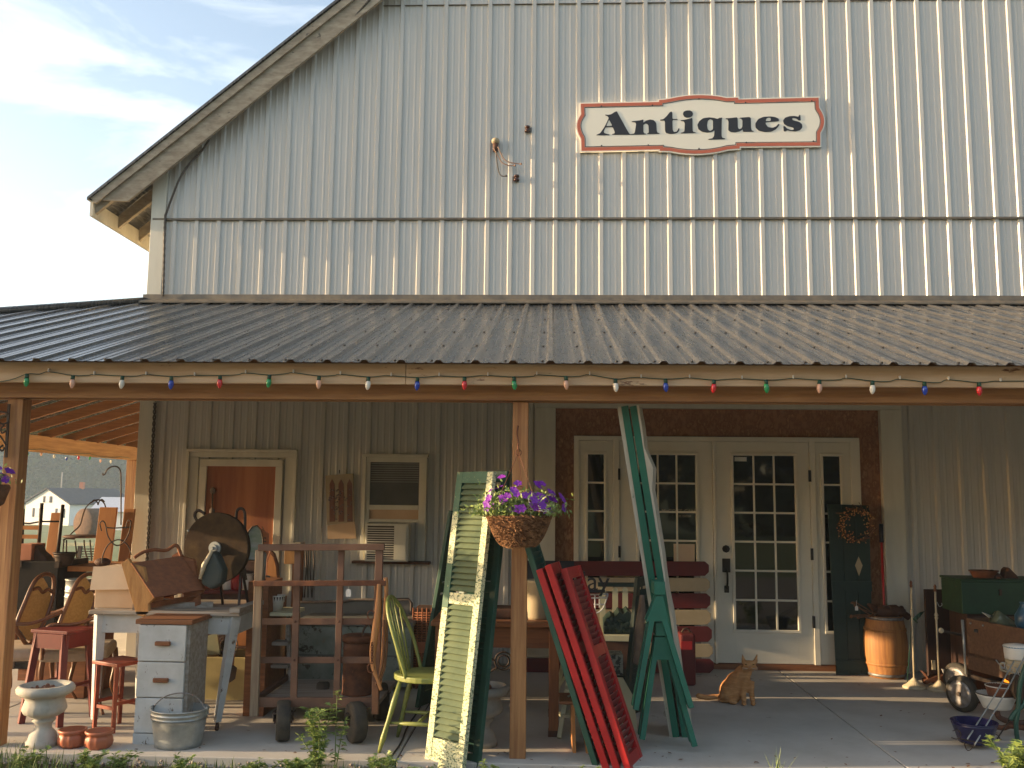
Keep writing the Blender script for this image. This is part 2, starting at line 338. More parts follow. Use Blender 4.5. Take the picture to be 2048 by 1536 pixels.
# grass strip
mb = MB()
def blade(mb, p, h, lean, wd):
    d = V((math.cos(lean), math.sin(lean), 0)); s = V((-d.y, d.x, 0)) * wd
    k = random.uniform(.15, .8); p = V(p)
    a = p + V((0, 0, h * .55)) + d * h * .15 * k; t = p + V((0, 0, h)) + d * h * .6 * k
    mb.raw([p - s, p + s, a + s * .7, a - s * .7, t], [(0, 1, 2, 3), (3, 2, 4)])
for i in range(9000):
    x = random.uniform(-4.2, 4.2); y = SY0 - .02 - random.random() * .75
    n_ = noise.noise(V((x * 1.7, y * 1.7, 0)))
    dens = .95 if x < -1.7 else (.4 if x > 1 else .3)
    if n_ + random.random() * .9 < (.55 - dens * .6): continue
    if -1 < x < 1.3 and random.random() < .7: continue
    blade(mb, (x, y, -.07), random.uniform(.04, .11) * (1.25 if x < -1.9 else 1) * (.8 + n_), random.uniform(0, 6.3), random.uniform(.002, .0045))
o = build('grass', mb, 'blade', stuff=True); tag(o, 'short unmown grass growing in front of the porch slab', 'grass')

# ---------------------------------------------------------------- BARN
barn = thing('barn', 'pale metal sided barn with dark ribbed porch roof and white double doors', 'barn', (1.35, WY, 0))
rk0 = V((-4.62, 0, 4.54)); rk1 = V((-2.16, 0, 6.61))          # rake's upper edge, measured at its own plane
sl = (rk1.z - rk0.z) / (rk1.x - rk0.x); PEAKX = 1.9
def rake_z(x):
    x = x if x <= PEAKX else 2 * PEAKX - x
    return rk0.z + sl * (x - rk0.x)
XL, XR = -4.06, 2 * PEAKX + 4.06
def ribprof(x0, x1, phase=.05, per=.2286):
    pts = [x0]; k = math.floor((x0 - phase) / per) - 1; out = []
    while phase + k * per < x1 + per:
        c = phase + k * per
        for dx, h in ((-.030, 0), (-.018, .019), (.018, .019), (.030, 0), (.066, 0), (.074, .0035), (.086, .0035), (.094, 0), (.134, 0), (.142, .0035), (.154, .0035), (.162, 0)):
            out.append((c + dx, h))
        k += 1
    out = [q for q in out if x0 < q[0] < x1]
    return [(x0, 0)] + out + [(x1, 0)]
def ribwall(mb, x0, x1, zb, zt, Y):
    pr = ribprof(x0, x1); n = len(pr)
    vs = [(x, Y - h, zb) for x, h in pr] + [(x, Y - h, zt(x)) for x, h in pr]
    mb.raw(vs, [(i, i + 1, n + i + 1, n + i) for i in range(n - 1)])
SEAM = 4.37
mb = MB(); ribwall(mb, XL + .12, XR - .1, SEAM, lambda x: rake_z(x) - .1, WY - .006)
build('upper_siding', mb, 'siding', barn)
mb = MB(); ribwall(mb, XL + .12, XR - .1, 3.3, lambda x: SEAM + .05, WY); build('middle_siding', mb, 'siding', barn)
DL, DR = -.14, 3.38                        # outer edges of the white boards round the doors
mb = MB(); ribwall(mb, XL + .12, DL + .02, .02, lambda x: 3.32, WY); ribwall(mb, DR - .02, XR - .1, .02, lambda x: 3.32, WY)
ribwall(mb, DL + .02, DR - .02, 2.50, lambda x: 3.32, WY)
build('lower_siding', mb, 'siding', barn)
mb = MB(); mb.span((XL, WY + .03, 0), (DL, 21, 3.5)); mb.span((DR, WY + .03, 0), (XR, 21, 3.5)); mb.span((DL, WY + .2, 0), (DR, 21, 3.5))
gp = [(XL, WY + .03, 3.49), (XL, WY + .03, rake_z(XL) - .12), (PEAKX, WY + .03, rake_z(PEAKX) - .12), (XR, WY + .03, rake_z(XR) - .12), (XR, WY + .03, 3.49)]
mb.prism(gp, (0, 12, 0)); build('wall', mb, 'trim', barn)
# horizontal line at the seam, flashing above the porch roof
mb = MB(); mb.span((XL - .0, WY - .032, SEAM - .012), (XR, WY - .002, SEAM + .008)); build('seam_strip', mb, 'flashing', barn)
mb = MB(); mb.span((-1.75, WY - .024, 6.655), (5.5, WY - .003, 6.66)); build('seam_line', mb, 'flashing', barn)
mb = MB()                                  # screws
for zz in (3.60, 4.30, 4.47, 5.6):
    for k in range(40):
        x = XL + .22 + k * .2286 + random.uniform(-.01, .01)
        if zz < rake_z(x) - .3: mb.cyl((x, WY - .001, zz), (x, WY - .012, zz), .008, n=6)
build('screws', mb, 'rustdark', barn, stuff=True)
mb = MB(); mb.span((XL - .02, WY - .03, 3.50), (XL + .13, WY + .1, 4.95)); mb.span((XL - .02, WY - .03, 0), (XL + .13, WY + .1, 3.42))
build('corner_trim', mb, 'trim', barn, bevel=.004)
# gable roof: sheet, rake boards, sub-fascia, rafters under the eave
OH = 8.83
mb = MB()
for s in (1, -1):
    q = lambda x: x if s == 1 else 2 * PEAKX - x
    a = (q(rk0.x - .03), rake_z(rk0.x) - .01 - .03 * sl); b = (q(PEAKX), rake_z(PEAKX) + .02)
    mb.prism([(a[0], OH - .02, a[1]), (b[0], OH - .02, b[1]), (b[0], OH - .02, b[1] + .03), (a[0], OH - .02, a[1] + .03)], (0, 21.3 - OH, 0))
build('gable_roof', mb, 'roof', barn)
nrm = V((-sl, 0, 1)).normalized()
for s in (1, -1):
    q = lambda p: V((p.x if s == 1 else 2 * PEAKX - p.x, p.y, p.z))
    a = V((rk0.x, OH, rk0.z - .012)); b = V((PEAKX, OH, rake_z(PEAKX) - .012)); dn = -nrm
    mb = MB(); mb.prism([q(a + dn * .075), q(b + dn * .075), q(b), q(a)], (0, .025, 0)); build('rake_trim', mb, 'rake', barn)
    a2 = a + V((.05, 0, .05 * sl)) + dn * .07
    mb = MB(); mb.prism([q(a2 + dn * .17 + V((.16, .03, .12))), q(b + dn * .24 + V((0, .03, 0))), q(b + dn * .07 + V((0, .03, 0))), q(a2 + V((0, .03, 0)))], (0, .035, 0)); build('rake_board', mb, 'rake', barn)
# soffit board flush between rake and wall, and lookouts
mb = MB(); a = V((XL + .1, OH + .06, rake_z(XL + .1) - .16)); b = V((PEAKX, OH + .06, rake_z(PEAKX) - .16))
mb.prism([a, b, b - nrm * .02, a - nrm * .02], (0, WY - OH - .07, 0)); build('soffit', mb, 'rake', barn)
for y in (8.9, 9.4, 9.9, 10.5, 11.1, 11.7):
    mb = MB(); a = V((rk0.x + .02, y, rake_z(rk0.x + .02) - .03)); b = V((XL + .1, y, rake_z(XL + .1) - .03))
    mb.prism([a - V((0, 0, .14)), b - V((0, 0, .14)), b, a], (0, .045, 0)); build('rafter_tail', mb, 'rake', barn)
mb = MB(); mb.span((rk0.x - .012, OH + .02, rk0.z - .19), (rk0.x + .018, 21.2, rk0.z - .03)); build('eave_board', mb, 'peelwhite', barn)

# ---------------------------------------------------------------- porch roof
EY, EZ, TZ = 5.58, 2.405, 3.50             # eave line and height, top height on the wall
SL = (TZ - EZ) / (WY - EY); SX = -7.55      # side porch eave
def roofz(y): return EZ + SL * (y - EY)
def ribs(x0, x1, phase):
    k = math.floor((x0 - phase) / .2286) - 1; out = []
    while phase + k * .2286 < x1 + .3:
        c = phase + k * .2286
        for dx, h in ((-.030, 0), (-.014, .017), (.014, .017), (.030, 0), (.07, 0), (.077, .004), (.085, .004), (.092, 0), (.138, 0), (.145, .004), (.153, .004), (.16, 0)): out.append((c + dx, h))
        k += 1
    return [(x0, 0)] + [q for q in out if x0 < q[0] < x1] + [(x1, 0)]
up = V((0, -SL, 1)).normalized()
mb = MB(); pr = ribs(SX, XR, .005); vs = []; n = len(pr)
hipx = XL; kx = (WY - EY) / (hipx - SX)
for x, h in pr: vs.append(V((x, EY, EZ)) + up * h)
for x, h in pr:
    y = WY if x >= hipx else EY + (x - SX) * kx
    vs.append(V((x, y, roofz(y))) + up * h)
mb.raw(vs, [(i, i + 1, n + i + 1, n + i) for i in range(n - 1)])
ro = build('porch_roof', mb, 'roof', barn); md = ro.modifiers.new('th', 'SOLIDIFY'); md.thickness = .003; md.offset = -1
mb = MB(); vs = []; y = EY; pr = [(q[0], q[1]) for q in ribs(EY, 20.5, EY + .1)]
n = len(pr)
for yy, h in pr: vs.append(V((SX, yy, EZ + h)))
for yy, h in pr:
    x = XL if yy >= WY else SX + (yy - EY) / kx
    vs.append(V((x, yy, EZ + (x - SX) / (hipx - SX) * (TZ - EZ) + h)))
mb.raw(vs, [(i, i + 1, n + i + 1, n + i) for i in range(n - 1)][::-1])
ro = build('side_porch_roof', mb, 'roof', barn)
mb = MB(); mb.span((7.0, 5.9, 0), (7.06, WY, 2.5)); build('light_block_wall', mb, 'trim', barn)  # added out of view at the porch's right end to block light
mb = MB(); mb.tube([(SX, EY, EZ + .02), (XL, WY, TZ + .03)], .035, 6); build('hip_cap', mb, 'roof', barn)
mb = MB(); mb.prism([(XL - .05, WY - .002, TZ + .09), (XL - .05, WY - .035, TZ + .085), (XL - .05, WY - .04, TZ + .035), (XL - .05, WY - .13, TZ - .005), (XL - .05, WY - .13, TZ - .02), (XL - .05, WY - .002, TZ - .0)], (XR - XL, 0, 0))
build('flashing', mb, 'flashing', barn)
mb = MB()
for yy in (5.64, 6.25, 6.95, 7.75, 8.5):
    for k in range(-15, 24):
        x = .005 + k * .2286 - .05
        if x < SX + (yy - EY) / kx + .1: continue
        p = V((x, yy, roofz(yy))); mb.cyl(p, p + up * .008, .008, n=6)
build('roof_screws', mb, 'blackmetal', barn, stuff=True)
# fascia, beam, rafters, posts
mb = MB(); mb.span((SX + .05, 5.70, 2.285), (-.9, 5.74, 2.415)); mb.span((-.897, 5.70, 2.285), (XR, 5.74, 2.415)); build('fascia_board', mb, 'fascia', barn, bevel=.003)
mb = MB(); mb.span((SX + .1, 5.86, 2.205), (XR, 5.895, 2.47)); mb.span((SX + .1, 6.0, 2.205), (XR, 6.035, 2.47)); build('header_beam', mb, 'pine_x', barn, bevel=.003)
for k in range(17):
    x = SX + 3.2 + k * .7; mb = MB(); z = lambda y: roofz(y) - .015
    mb.prism([(x, 5.74, z(5.74)), (x, WY - .03, z(WY - .03)), (x, WY - .03, z(WY - .03) - .14), (x, 5.74, z(5.74) - .12)], (.04, 0, 0)); build('rafter', mb, 'rafter', barn)
rx = lambda x: EZ + (x - SX) / (hipx - SX) * (TZ - EZ) - .02
for k in range(20):
    y = 6.1 + k * .7; xe = XL if y > WY else SX + (y - EY) / kx
    mb = MB(); mb.prism([(SX + .15, y, rx(SX + .15)), (xe, y, rx(xe)), (xe, y, rx(xe) - .15), (SX + .15, y, rx(SX + .15) - .12)], (0, .04, 0)); build('rafter', mb, 'rafter', barn)
mb = MB(); mb.span((-7.34, 5.8, 2.15), (-7.22, 19.5, 2.38)); build('side_beam', mb, 'pine_y', barn, bevel=.003)
def post(x, y, w_=.10, z=2.2):
    mb = MB(); mb.span((x - w_ / 2, y, 0), (x + w_ / 2, y + w_, z)); return build('porch_post', mb, 'pine_z', barn, bevel=.004)
post(-.185, 5.90); post(-3.50, 5.90, .105); post(6.2, 5.90); post(3.9 - .0, 5.9) if False else None
post(-7.28, 12.4, .13, 2.15); post(-7.28, 15.9, .17, 2.15); post(-7.28, 5.9, .1, 2.15); post(-7.28, 9.1, .13, 2.15)

# ---------------------------------------------------------------- doorway
mb = MB(); mb.span((DL, WY - .045, 0), (DL + .2, WY + .2, 2.46)); mb.span((DR - .2, WY - .045, 0), (DR, WY + .2, 2.46)); mb.span((DL, WY - .043, 2.462), (DR, WY + .2, 2.52))
build('door_surround', mb, 'trim', barn, bevel=.004)
mb = MB(); mb.span((DL + .2, WY + .02, 2.19), (DR - .2, WY + .06, 2.46)); mb.span((DL + .2, WY + .02, 0), (.24, WY + .06, 2.19)); mb.span((2.98, WY + .02, 0), (DR - .2, WY + .06, 2.19)); build('board_panel', mb, 'osb', barn)
mb = MB(); mb.span((.24, WY - .02, .0), (2.98, WY + .1, .055)); build('door_sill', mb, 'brownwood', barn)
fr = MB(); FX0, FX1 = .24, 2.98
for a, b in ((FX0, FX0 + .05), (.62, .68), (2.50, 2.555), (FX1 - .09, FX1)): fr.span((a, WY - .025, .055), (b, WY + .07, 2.17))
fr.span((FX0, WY - .022, 2.145), (FX1, WY + .07, 2.19)); fr.span((1.575, WY - .03, .055), (1.60, WY + .04, 2.144))
frame = build('door_frame', fr, 'doorwhite', barn, bevel=.004)
def lite(parent, x0, x1, z0, z1, nx, nz, Y, gl='glass'):
    mb = MB(); mb.span((x0, Y + .008, z0), (x1, Y + .014, z1)); build('glass', mb, gl, parent)
    mb = MB(); t = .009
    for i in range(1, nx): x = x0 + (x1 - x0) * i / nx; mb.span((x - t, Y - .0, z0), (x + t, Y + .0079, z1))
    for j in range(1, nz): z = z0 + (z1 - z0) * j / nz; mb.span((x0, Y - .001, z - t), (x1, Y + .0078, z + t))
    build('glazing_bars', mb, 'doorwhite', parent)
    mb = MB(); m_ = .028
    mb.span((x0 - m_, Y - .016, z1), (x1 + m_, Y + .007, z1 + m_)); mb.span((x0 - m_, Y - .016, z0 - m_), (x1 + m_, Y + .007, z0))
    mb.span((x0 - m_, Y - .015, z0), (x0, Y + .007, z1)); mb.span((x1, Y - .015, z0), (x1 + m_, Y + .007, z1)); build('glass_moulding', mb, 'doorwhite', parent, bevel=.005)
def leaf(name, x0, x1, gx0, gx1, gz0, gz1, nx, nz):
    mb = MB(); Y = WY - .012
    mb.span((x0, Y, .06), (gx0, Y + .045, 2.142)); mb.span((gx1, Y, .06), (x1, Y + .045, 2.142)); mb.span((gx0, Y, .06), (gx1, Y + .045, gz0)); mb.span((gx0, Y, gz1), (gx1, Y + .045, 2.142))
    o = build(name, mb, 'doorwhite', barn, bevel=.002); lite(o, gx0, gx1, gz0, gz1, nx, nz, Y); return o
gz0, gz1 = .37, 2.01
leaf('sidelight', FX0 + .05, .62, .375, .53, gz0, gz1, 1, 6)
d1 = leaf('entrance_door', .683, 1.572, .87, 1.41, gz0, gz1, 3, 6)
d2 = leaf('entrance_door', 1.603, 2.497, 1.775, 2.355, gz0, gz1, 3, 6)
leaf('sidelight', 2.558, FX1 - .09, 2.63, 2.79, gz0, gz1, 1, 6)
Y = WY - .012
mb = MB(); c = V((1.69, Y, 1.12)); mb.cyl(c, c - V((0, .02, 0)), .036, n=8); mb.ball(c - V((0, .024, 0)), (.012, .008, .012), 6); build('deadbolt', mb, 'blackmetal', d2)
mb = MB(); mb.span((1.653, Y - .022, .90), (1.727, Y, 1.03)); mb.tube(crom([(1.69, Y - .03, .93), (1.69, Y - .06, .88), (1.69, Y - .055, .80), (1.69, Y - .015, .76)]), .011, 8); mb.span((1.668, Y - .018, .71), (1.712, Y, .775))
build('door_handle', mb, 'blackmetal', d2, bevel=.008)
for d, x in ((d1, .677), (d2, 2.50)):
    for z in (.45, 1.08, 1.82): mb = MB(); mb.span((x - .011, Y - .02, z - .055), (x + .011, Y, z + .055)); build('hinge', mb, 'blackmetal', d)
# sticker and notice on the glass, faint shop lettering
mb = MB(); mb.span((1.79, Y + .004, 1.955), (1.905, Y + .0075, 1.995)); build('sticker', mb, 'tag', d2)
mb = MB(); mb.span((1.915 - .72, Y + .004, .98), (1.395, Y + .0072, 1.16)); build('notice', mb, 'cardpale', d1)
def text(body, loc, size, m, parent, name, ext=.0015, rz=0, ital=0):
    cu = bpy.data.curves.new('t', 'FONT'); cu.body = body; cu.size = size; cu.extrude = ext; cu.align_x = 'CENTER'; cu.shear = ital
    ob = bpy.data.objects.new('t', cu); me = bpy.data.meshes.new_from_object(ob); bpy.data.objects.remove(ob)
    me.name = name; me.materials.append(M[m]); o = bpy.data.objects.new(name, me); C.objects.link(o)
    o.parent = parent; o.rotation_euler = (R(90), rz, 0); o.location = V(loc) - (wloc(parent) if parent else V((0, 0, 0))); return o
text("McCOY'S CANDLES", (1.30, Y + .003, 1.455), .05, 'flagcream', d1, 'lettering')
text('CO. DECOR', (1.30, Y + .003, 1.415), .025, 'flagcream', d1, 'lettering')

# plywood door with white frame on the left
x0, x1 = -3.575, -2.47
mb = MB(); t = .03
mb.span((x0, WY - .06, 0), (x0 + t, WY + .02, 2.0)); mb.span((x1 - t, WY - .06, 0), (x1, WY + .02, 2.0)); mb.span((x0, WY - .062, 2.0), (x1, WY + .02, 2.03))
mb.span((x0 + t, WY - .035, 0), (x0 + .12, WY + .02, 1.95)); mb.span((x1 - .12, WY - .035, 0), (x1 - t, WY + .02, 1.95)); mb.span((x0 + t, WY - .034, 1.95), (x1 - t, WY + .02, 1.999))
mb.span((x0 + .14, WY - .05, 0), (x0 + .21, WY + .02, 1.86)); mb.span((x1 - .21, WY - .05, 0), (x1 - .14, WY + .02, 1.86)); mb.span((x0 + .14, WY - .051, 1.861), (x1 - .14, WY + .02, 1.93))
bd = MB(); bd.span((x0 + .2, WY - .028, 0), (x1 - .2, WY + .01, 1.87))
pd = build('boarded_door', bd, 'ply', barn); build('door_frame', mb, 'trim', pd, bevel=.004)
mb = MB(); 
for z in (1.25, 1.42, 1.62): mb.ball((x0 + .28, WY - .04, z), (.03, .012, .035), 6)
mb.tube([(x0 + .28, WY - .04, 1.27), (x0 + .28, WY - .045, 1.6)], .008, 6); build('door_pull', mb, 'bark', pd)
# window with air conditioner
x0, x1, z0, z1 = -1.82, -1.19, .97, 1.965
mb = MB(); t = .035
mb.span((x0, WY - .06, z0), (x0 + t, WY + .01, z1)); mb.span((x1 - t, WY - .06, z0), (x1, WY + .01, z1)); mb.span((x0 - .01, WY - .063, z1 - .0), (x1 + .01, WY + .01, z1 + .03))
mb.span((x0 + t, WY - .045, z0), (x0 + .075, WY + .01, z1 - .05)); mb.span((x1 - .075, WY - .045, z0), (x1 - t, WY + .01, z1 - .05)); mb.span((x0 + t, WY - .046, z1 - .05), (x1 - t, WY + .01, z1))
mb.span((x0 + .075, WY - .05, 1.455), (x1 - .075, WY - .0, 1.50)); mb.span((x0 + .075, WY - .05, 1.335), (x1 - .075, WY - .0, 1.365))
wn = build('window', mb, 'trim', barn, bevel=.003)
mb = MB(); mb.span((x0 + .07, WY - .035, 1.50), (x1 - .07, WY - .028, z1 - .05)); build('glass', mb, 'glassgrey', wn)
mb = MB()
for k in range(9): z = 1.72 + k * .022; mb.span((x0 + .08, WY - .037, z), (x1 - .08, WY - .0355, z + .009))
build('blind', mb, 'blind', wn)
mb = MB(); mb.span((x0 + .075, WY - .03, 1.365), (x1 - .075, WY - .01, 1.455)); build('filler_board', mb, 'card', wn)
mb = MB(); mb.span((x0 - .07, WY - .10, z0 - .03), (x1 + .05, WY, z0 - .005)); build('window_sill', mb, 'rustdark', wn)
ac = thing('air_conditioner', 'beige slatted air conditioner box set in the lower half of the window', 'air conditioner', (-1.5, WY - .1, z0))
a0, a1, za, zb = x0 + .075, x1 - .14, z0 + .0, 1.325
mb = MB(); mb.span((a0, WY - .20, za), (a1, WY - .05, zb)); build('casing', mb, 'trim', ac, bevel=.006)
mb = MB()
for k in range(14): z = za + .03 + k * .0215; mb.span((a0 + .02, WY - .209, z), (a1 - .14, WY - .1995, z + .008))
mb.span((a1 - .135, WY - .213, za + .005), (a1 - .02, WY - .2, zb - .02)); build('grille', mb, 'trim', ac)
mb = MB(); mb.span((a0 + .02, WY - .2045, za + .02), (a1 - .14, WY - .2006, zb - .02)); build('grille_back', mb, 'groove', ac)
mb = MB()
for k in range(12): z = za + .02 + k * .024; mb.span((a1 - .125, WY - .217, z), (a1 - .03, WY - .2135, z + .01))
build('control_panel', mb, 'trim', ac)
# ================================================================ ON THE WALL AND UNDER THE EAVES
SGY = WY - .05
def S(x, y, Y=SGY): return W(1130 + x / 3.7236, 170 + y / 3.7236, Y)       # a spot on the sign
def arc(a, m_, b, n=7):                                                    # smooth bow through three points
    return [((1 - t) ** 2 * a[0] + 2 * t * (1 - t) * m_[0] + t * t * b[0], (1 - t) ** 2 * a[1] + 2 * t * (1 - t) * m_[1] + t * t * b[1]) for t in [i / n for i in range(n + 1)]]
out = [(108, 130), (692, 117), (692, 103), (735, 100)] + arc((780, 92), (1000, 42), (1205, 87)) + [(1300, 84), (1300, 98), (1897, 84), (1901, 165)] + arc((1903, 170), (1972, 265), (1910, 358)) + \
      [(1910, 459), (1310, 465), (1310, 480), (1262, 483)] + arc((1215, 487), (1000, 545), (780, 499)) + [(740, 497), (698, 498), (698, 486), (115, 498), (113, 405)] + arc((112, 400), (50, 300), (112, 215))
def inset(p, d):
    n = len(p); r = []
    for i in range(n):
        a, b, c = V(p[i - 1]), V(p[i]), V(p[(i + 1) % n]); u, v = (b - a), (c - b)
        if u.length < 1e-6: u = v
        if v.length < 1e-6: v = u
        u.normalize(); v.normalize(); n1 = V((-u.y, u.x)); n2 = V((-v.y, v.x)); m_ = n1 + n2
        m_ = m_ / max(.5, m_.length_squared) * 2
        r.append((b.x + m_.x * d, b.y + m_.y * d))
    return r
def shape(name, loops, y0, th, m, parent):
    cu = bpy.data.curves.new('t', 'CURVE'); cu.dimensions = '2D'; cu.fill_mode = 'BOTH'; cu.extrude = th / 2
    for lp in loops:
        sp = cu.splines.new('POLY'); sp.points.add(len(lp) - 1); sp.use_cyclic_u = True
        for i, q in enumerate(lp): w_ = S(*q); sp.points[i].co = (w_.x, w_.z, 0, 1)
    ob = bpy.data.objects.new('t', cu); me = bpy.data.meshes.new_from_object(ob); bpy.data.objects.remove(ob)
    org = wloc(parent)
    for v in me.vertices: x, z, q = v.co; v.co = (x - org.x, y0 - q - org.y, z - org.z)
    me.name = name; me.materials.clear(); me.materials.append(M[m]); o = bpy.data.objects.new(name, me); C.objects.link(o); o.parent = parent; return o
sg = thing('shop_sign', 'long white sign with red border reading Antiques high on the ribbed wall', 'sign', S(1000, 300))
shape('panel', [out], WY - .035, .02, 'signpanel', sg)
shape('red_border', [inset(out, 9), inset(out, 33)], WY - .0465, .003, 'signred', sg)
shape('black_line', [inset(out, 36), inset(out, 40)], WY - .0465, .003, 'signblack', sg)
GL = []
GL.append([[(232, 374), (236, 369), (262, 358), (290, 318), (316, 268), (326, 244), (318, 232), (299, 224), (301, 219), (320, 222), (345, 217), (370, 200), (386, 195), (398, 218), (470, 348), (480, 362), (490, 366), (490, 370), (351, 370), (351, 365), (366, 361), (372, 353), (366, 336), (355, 312), (302, 314), (288, 344), (292, 356), (312, 364), (332, 368), (332, 373)],
           [(307, 305), (352, 303), (328, 255)]])
GL.append([[(490, 370), (490, 365), (514, 361), (520, 352), (530, 290), (524, 278), (497, 274), (497, 269), (530, 266), (560, 262), (585, 256), (583, 280), (605, 264), (635, 256), (662, 262), (680, 282), (683, 340), (690, 354), (704, 358), (704, 363), (612, 365), (612, 361), (624, 354), (622, 300), (612, 288), (598, 286), (584, 296), (584, 350), (592, 360), (604, 363), (604, 367)]])
GL.append([[(708, 264), (708, 258), (735, 252), (760, 228), (780, 202), (792, 197), (800, 204), (800, 252), (838, 252), (838, 258), (800, 260), (802, 335), (812, 350), (832, 346), (842, 330), (845, 322), (853, 323), (850, 340), (838, 354), (812, 362), (780, 364), (752, 356), (745, 338), (744, 264)]])
GL.append([[(878, 214), (884, 198), (904, 189), (930, 188), (948, 198), (954, 214), (948, 231), (930, 241), (906, 243), (886, 233)]])
GL.append([[(862, 266), (862, 261), (890, 258), (925, 250), (950, 244), (950, 338), (956, 348), (974, 352), (974, 357), (862, 360), (862, 355), (884, 350), (890, 340), (893, 285), (885, 270)]])
GL.append([[(1172, 242), (1150, 244), (1135, 252), (1110, 244), (1075, 240), (1030, 246), (1000, 268), (986, 296), (994, 328), (1022, 348), (1060, 354), (1096, 348), (1114, 336), (1110, 380), (1098, 396), (1068, 402), (1068, 407), (1194, 403), (1194, 398), (1172, 392), (1166, 376), (1168, 262)],
           [(1102, 330), (1080, 342), (1064, 330), (1058, 300), (1064, 266), (1082, 252), (1102, 262)]])
GL.append([[(1197, 252), (1197, 247), (1225, 246), (1286, 239), (1288, 318), (1298, 328), (1314, 322), (1322, 306), (1322, 262), (1312, 250), (1300, 248), (1300, 243), (1384, 237), (1386, 320), (1392, 338), (1406, 342), (1406, 347), (1326, 348), (1324, 330), (1302, 344), (1268, 352), (1236, 350), (1216, 336), (1218, 272), (1212, 256)]])
GL.append([[(1597, 268), (1590, 250), (1566, 238), (1528, 233), (1480, 236), (1440, 252), (1418, 284), (1420, 316), (1444, 340), (1490, 350), (1536, 346), (1570, 330), (1590, 308), (1599, 292), (1590, 288), (1572, 308), (1546, 318), (1512, 312), (1496, 292), (1494, 278)],
           [(1495, 268), (1500, 250), (1514, 241), (1530, 243), (1535, 256), (1528, 268)]])
GL.append([[(1753, 222), (1756, 262), (1742, 264), (1722, 248), (1700, 244), (1690, 252), (1700, 262), (1745, 274), (1766, 292), (1768, 316), (1750, 336), (1715, 345), (1680, 342), (1656, 336), (1640, 345), (1630, 344), (1626, 306), (1636, 304), (1654, 324), (1690, 336), (1706, 328), (1700, 316), (1658, 306), (1632, 290), (1624, 264), (1640, 242), (1674, 231), (1712, 230), (1738, 236), (1746, 222)]])
def soft(lp, it=2):                        # rounds the traced letters a little
    for _ in range(it):
        r = []
        n = len(lp)
        for i in range(n):
            a, b = V(lp[i]), V(lp[(i + 1) % n])
            k = .12 if (b - a).length > 12 else .25
            r += [tuple(a.lerp(b, k)), tuple(a.lerp(b, 1 - k))]
        lp = r
    return lp
for g in GL: shape('lettering', [soft(l, 1) for l in g], WY - .047, .003, 'signblack', sg)

for x, y in ((270, 157), (650, 150), (998, 104), (1345, 130), (1838, 118), (272, 452), (620, 447), (998, 474), (1350, 428), (1850, 418)):
    mb = MB(); p = S(x, y, WY - .05); mb.ball(p, (.008, .005, .008), 6); build('screw', mb, 'signblack', sg)
# cable twisted along the rake and down the corner
pts = [(740, -2), (712, 30), (690, 47), (640, 78), (600, 110), (560, 150), (520, 178), (488, 205), (462, 226), (428, 262), (408, 296), (385, 320), (362, 352), (345, 392), (333, 425), (330, 440), (328, 520), (326, 592)]
pts = crom([W(x, y, WY - (.06 if y > 230 else .06 + (230 - y) * .0006)) for x, y in pts], 6)
mb = MB(); mb.tube(pts, .011, 6)
for k in (1, -1):
    hl = [p + V((math.cos(i * 1.1) * .008 * k, math.sin(i * 1.1) * .008 * k, 0)) for i, p in enumerate(crom(pts, 3))]; mb.tube(hl, .006, 5)
tag(build('power_cable', mb, 'cable'), 'twisted dark cable running along the gable edge and down the barn corner', 'cable')
mb = MB(); pts = crom([W(x, y, WY - .05) for x, y in ((310, 806), (306, 880), (302, 950), (298, 1040), (294, 1110), (290, 1200), (286, 1290))], 8)
for k in (1, -1): mb.tube([p + V((math.cos(i * .9) * .01 * k, math.sin(i * .9) * .01 * k, 0)) for i, p in enumerate(crom(pts, 3))], .008, 5)
tag(build('power_cable', mb, 'cable'), 'lower length of twisted cable beside the white corner board under the porch', 'cable')
# weatherhead and insulators
c = W(991, 292, WY - .05)
sh = thing('service_head', 'grey capped electrical inlet with loose wires hanging on the upper wall', 'electrical inlet', c)
mb = MB(); mb.ball(c + V((0, 0, .05)), (.042, .05, .035), 10); build('cap', mb, 'crock', sh)
mb = MB(); mb.cyl(c + V((0, 0, .04)), c - V((0, 0, .06)), .03, .024); mb.cyl(c + V((0, .05, -.02)), c + V((0, 0, -.02)), .02); build('throat', mb, 'rustdark', sh)
for q, m_ in (([(987, 296), (996, 312), (1004, 325), (1018, 331), (1030, 331)], 'wirered'), ([(996, 294), (1002, 308), (1008, 318), (1020, 325), (1042, 328)], 'wirered'), ([(992, 302), (994, 325), (998, 345), (1004, 352), (1012, 352)], 'cable')):
    mb = MB(); mb.tube(crom([W(x, y, WY - .09) for x, y in q]), .0055, 6); mb.ball(W(*q[-1], WY - .09), .012, 6); build('wire', mb, m_, sh)
for i, (px, py, lab) in enumerate(((1055, 258, 'brown ceramic insulator on the wall above and right of the wires'), (1033, 356, 'brown ceramic insulator on the wall below the hanging wires'))):
    c = W(px, py, WY - .03); mb = MB()
    mb.lathe(c, [(.0, -.034), (.018, -.034), (.03, -.03), (.03, -.012), (.019, -.006), (.019, .004), (.03, .01), (.028, .028), (.012, .034), (0.001, .034)], 14)
    mb.cyl(c + V((0, .03, 0)), c, .012); tag(build('insulator', mb, 'ceramic_brown'), lab, 'insulator', 'insulators on the wall')

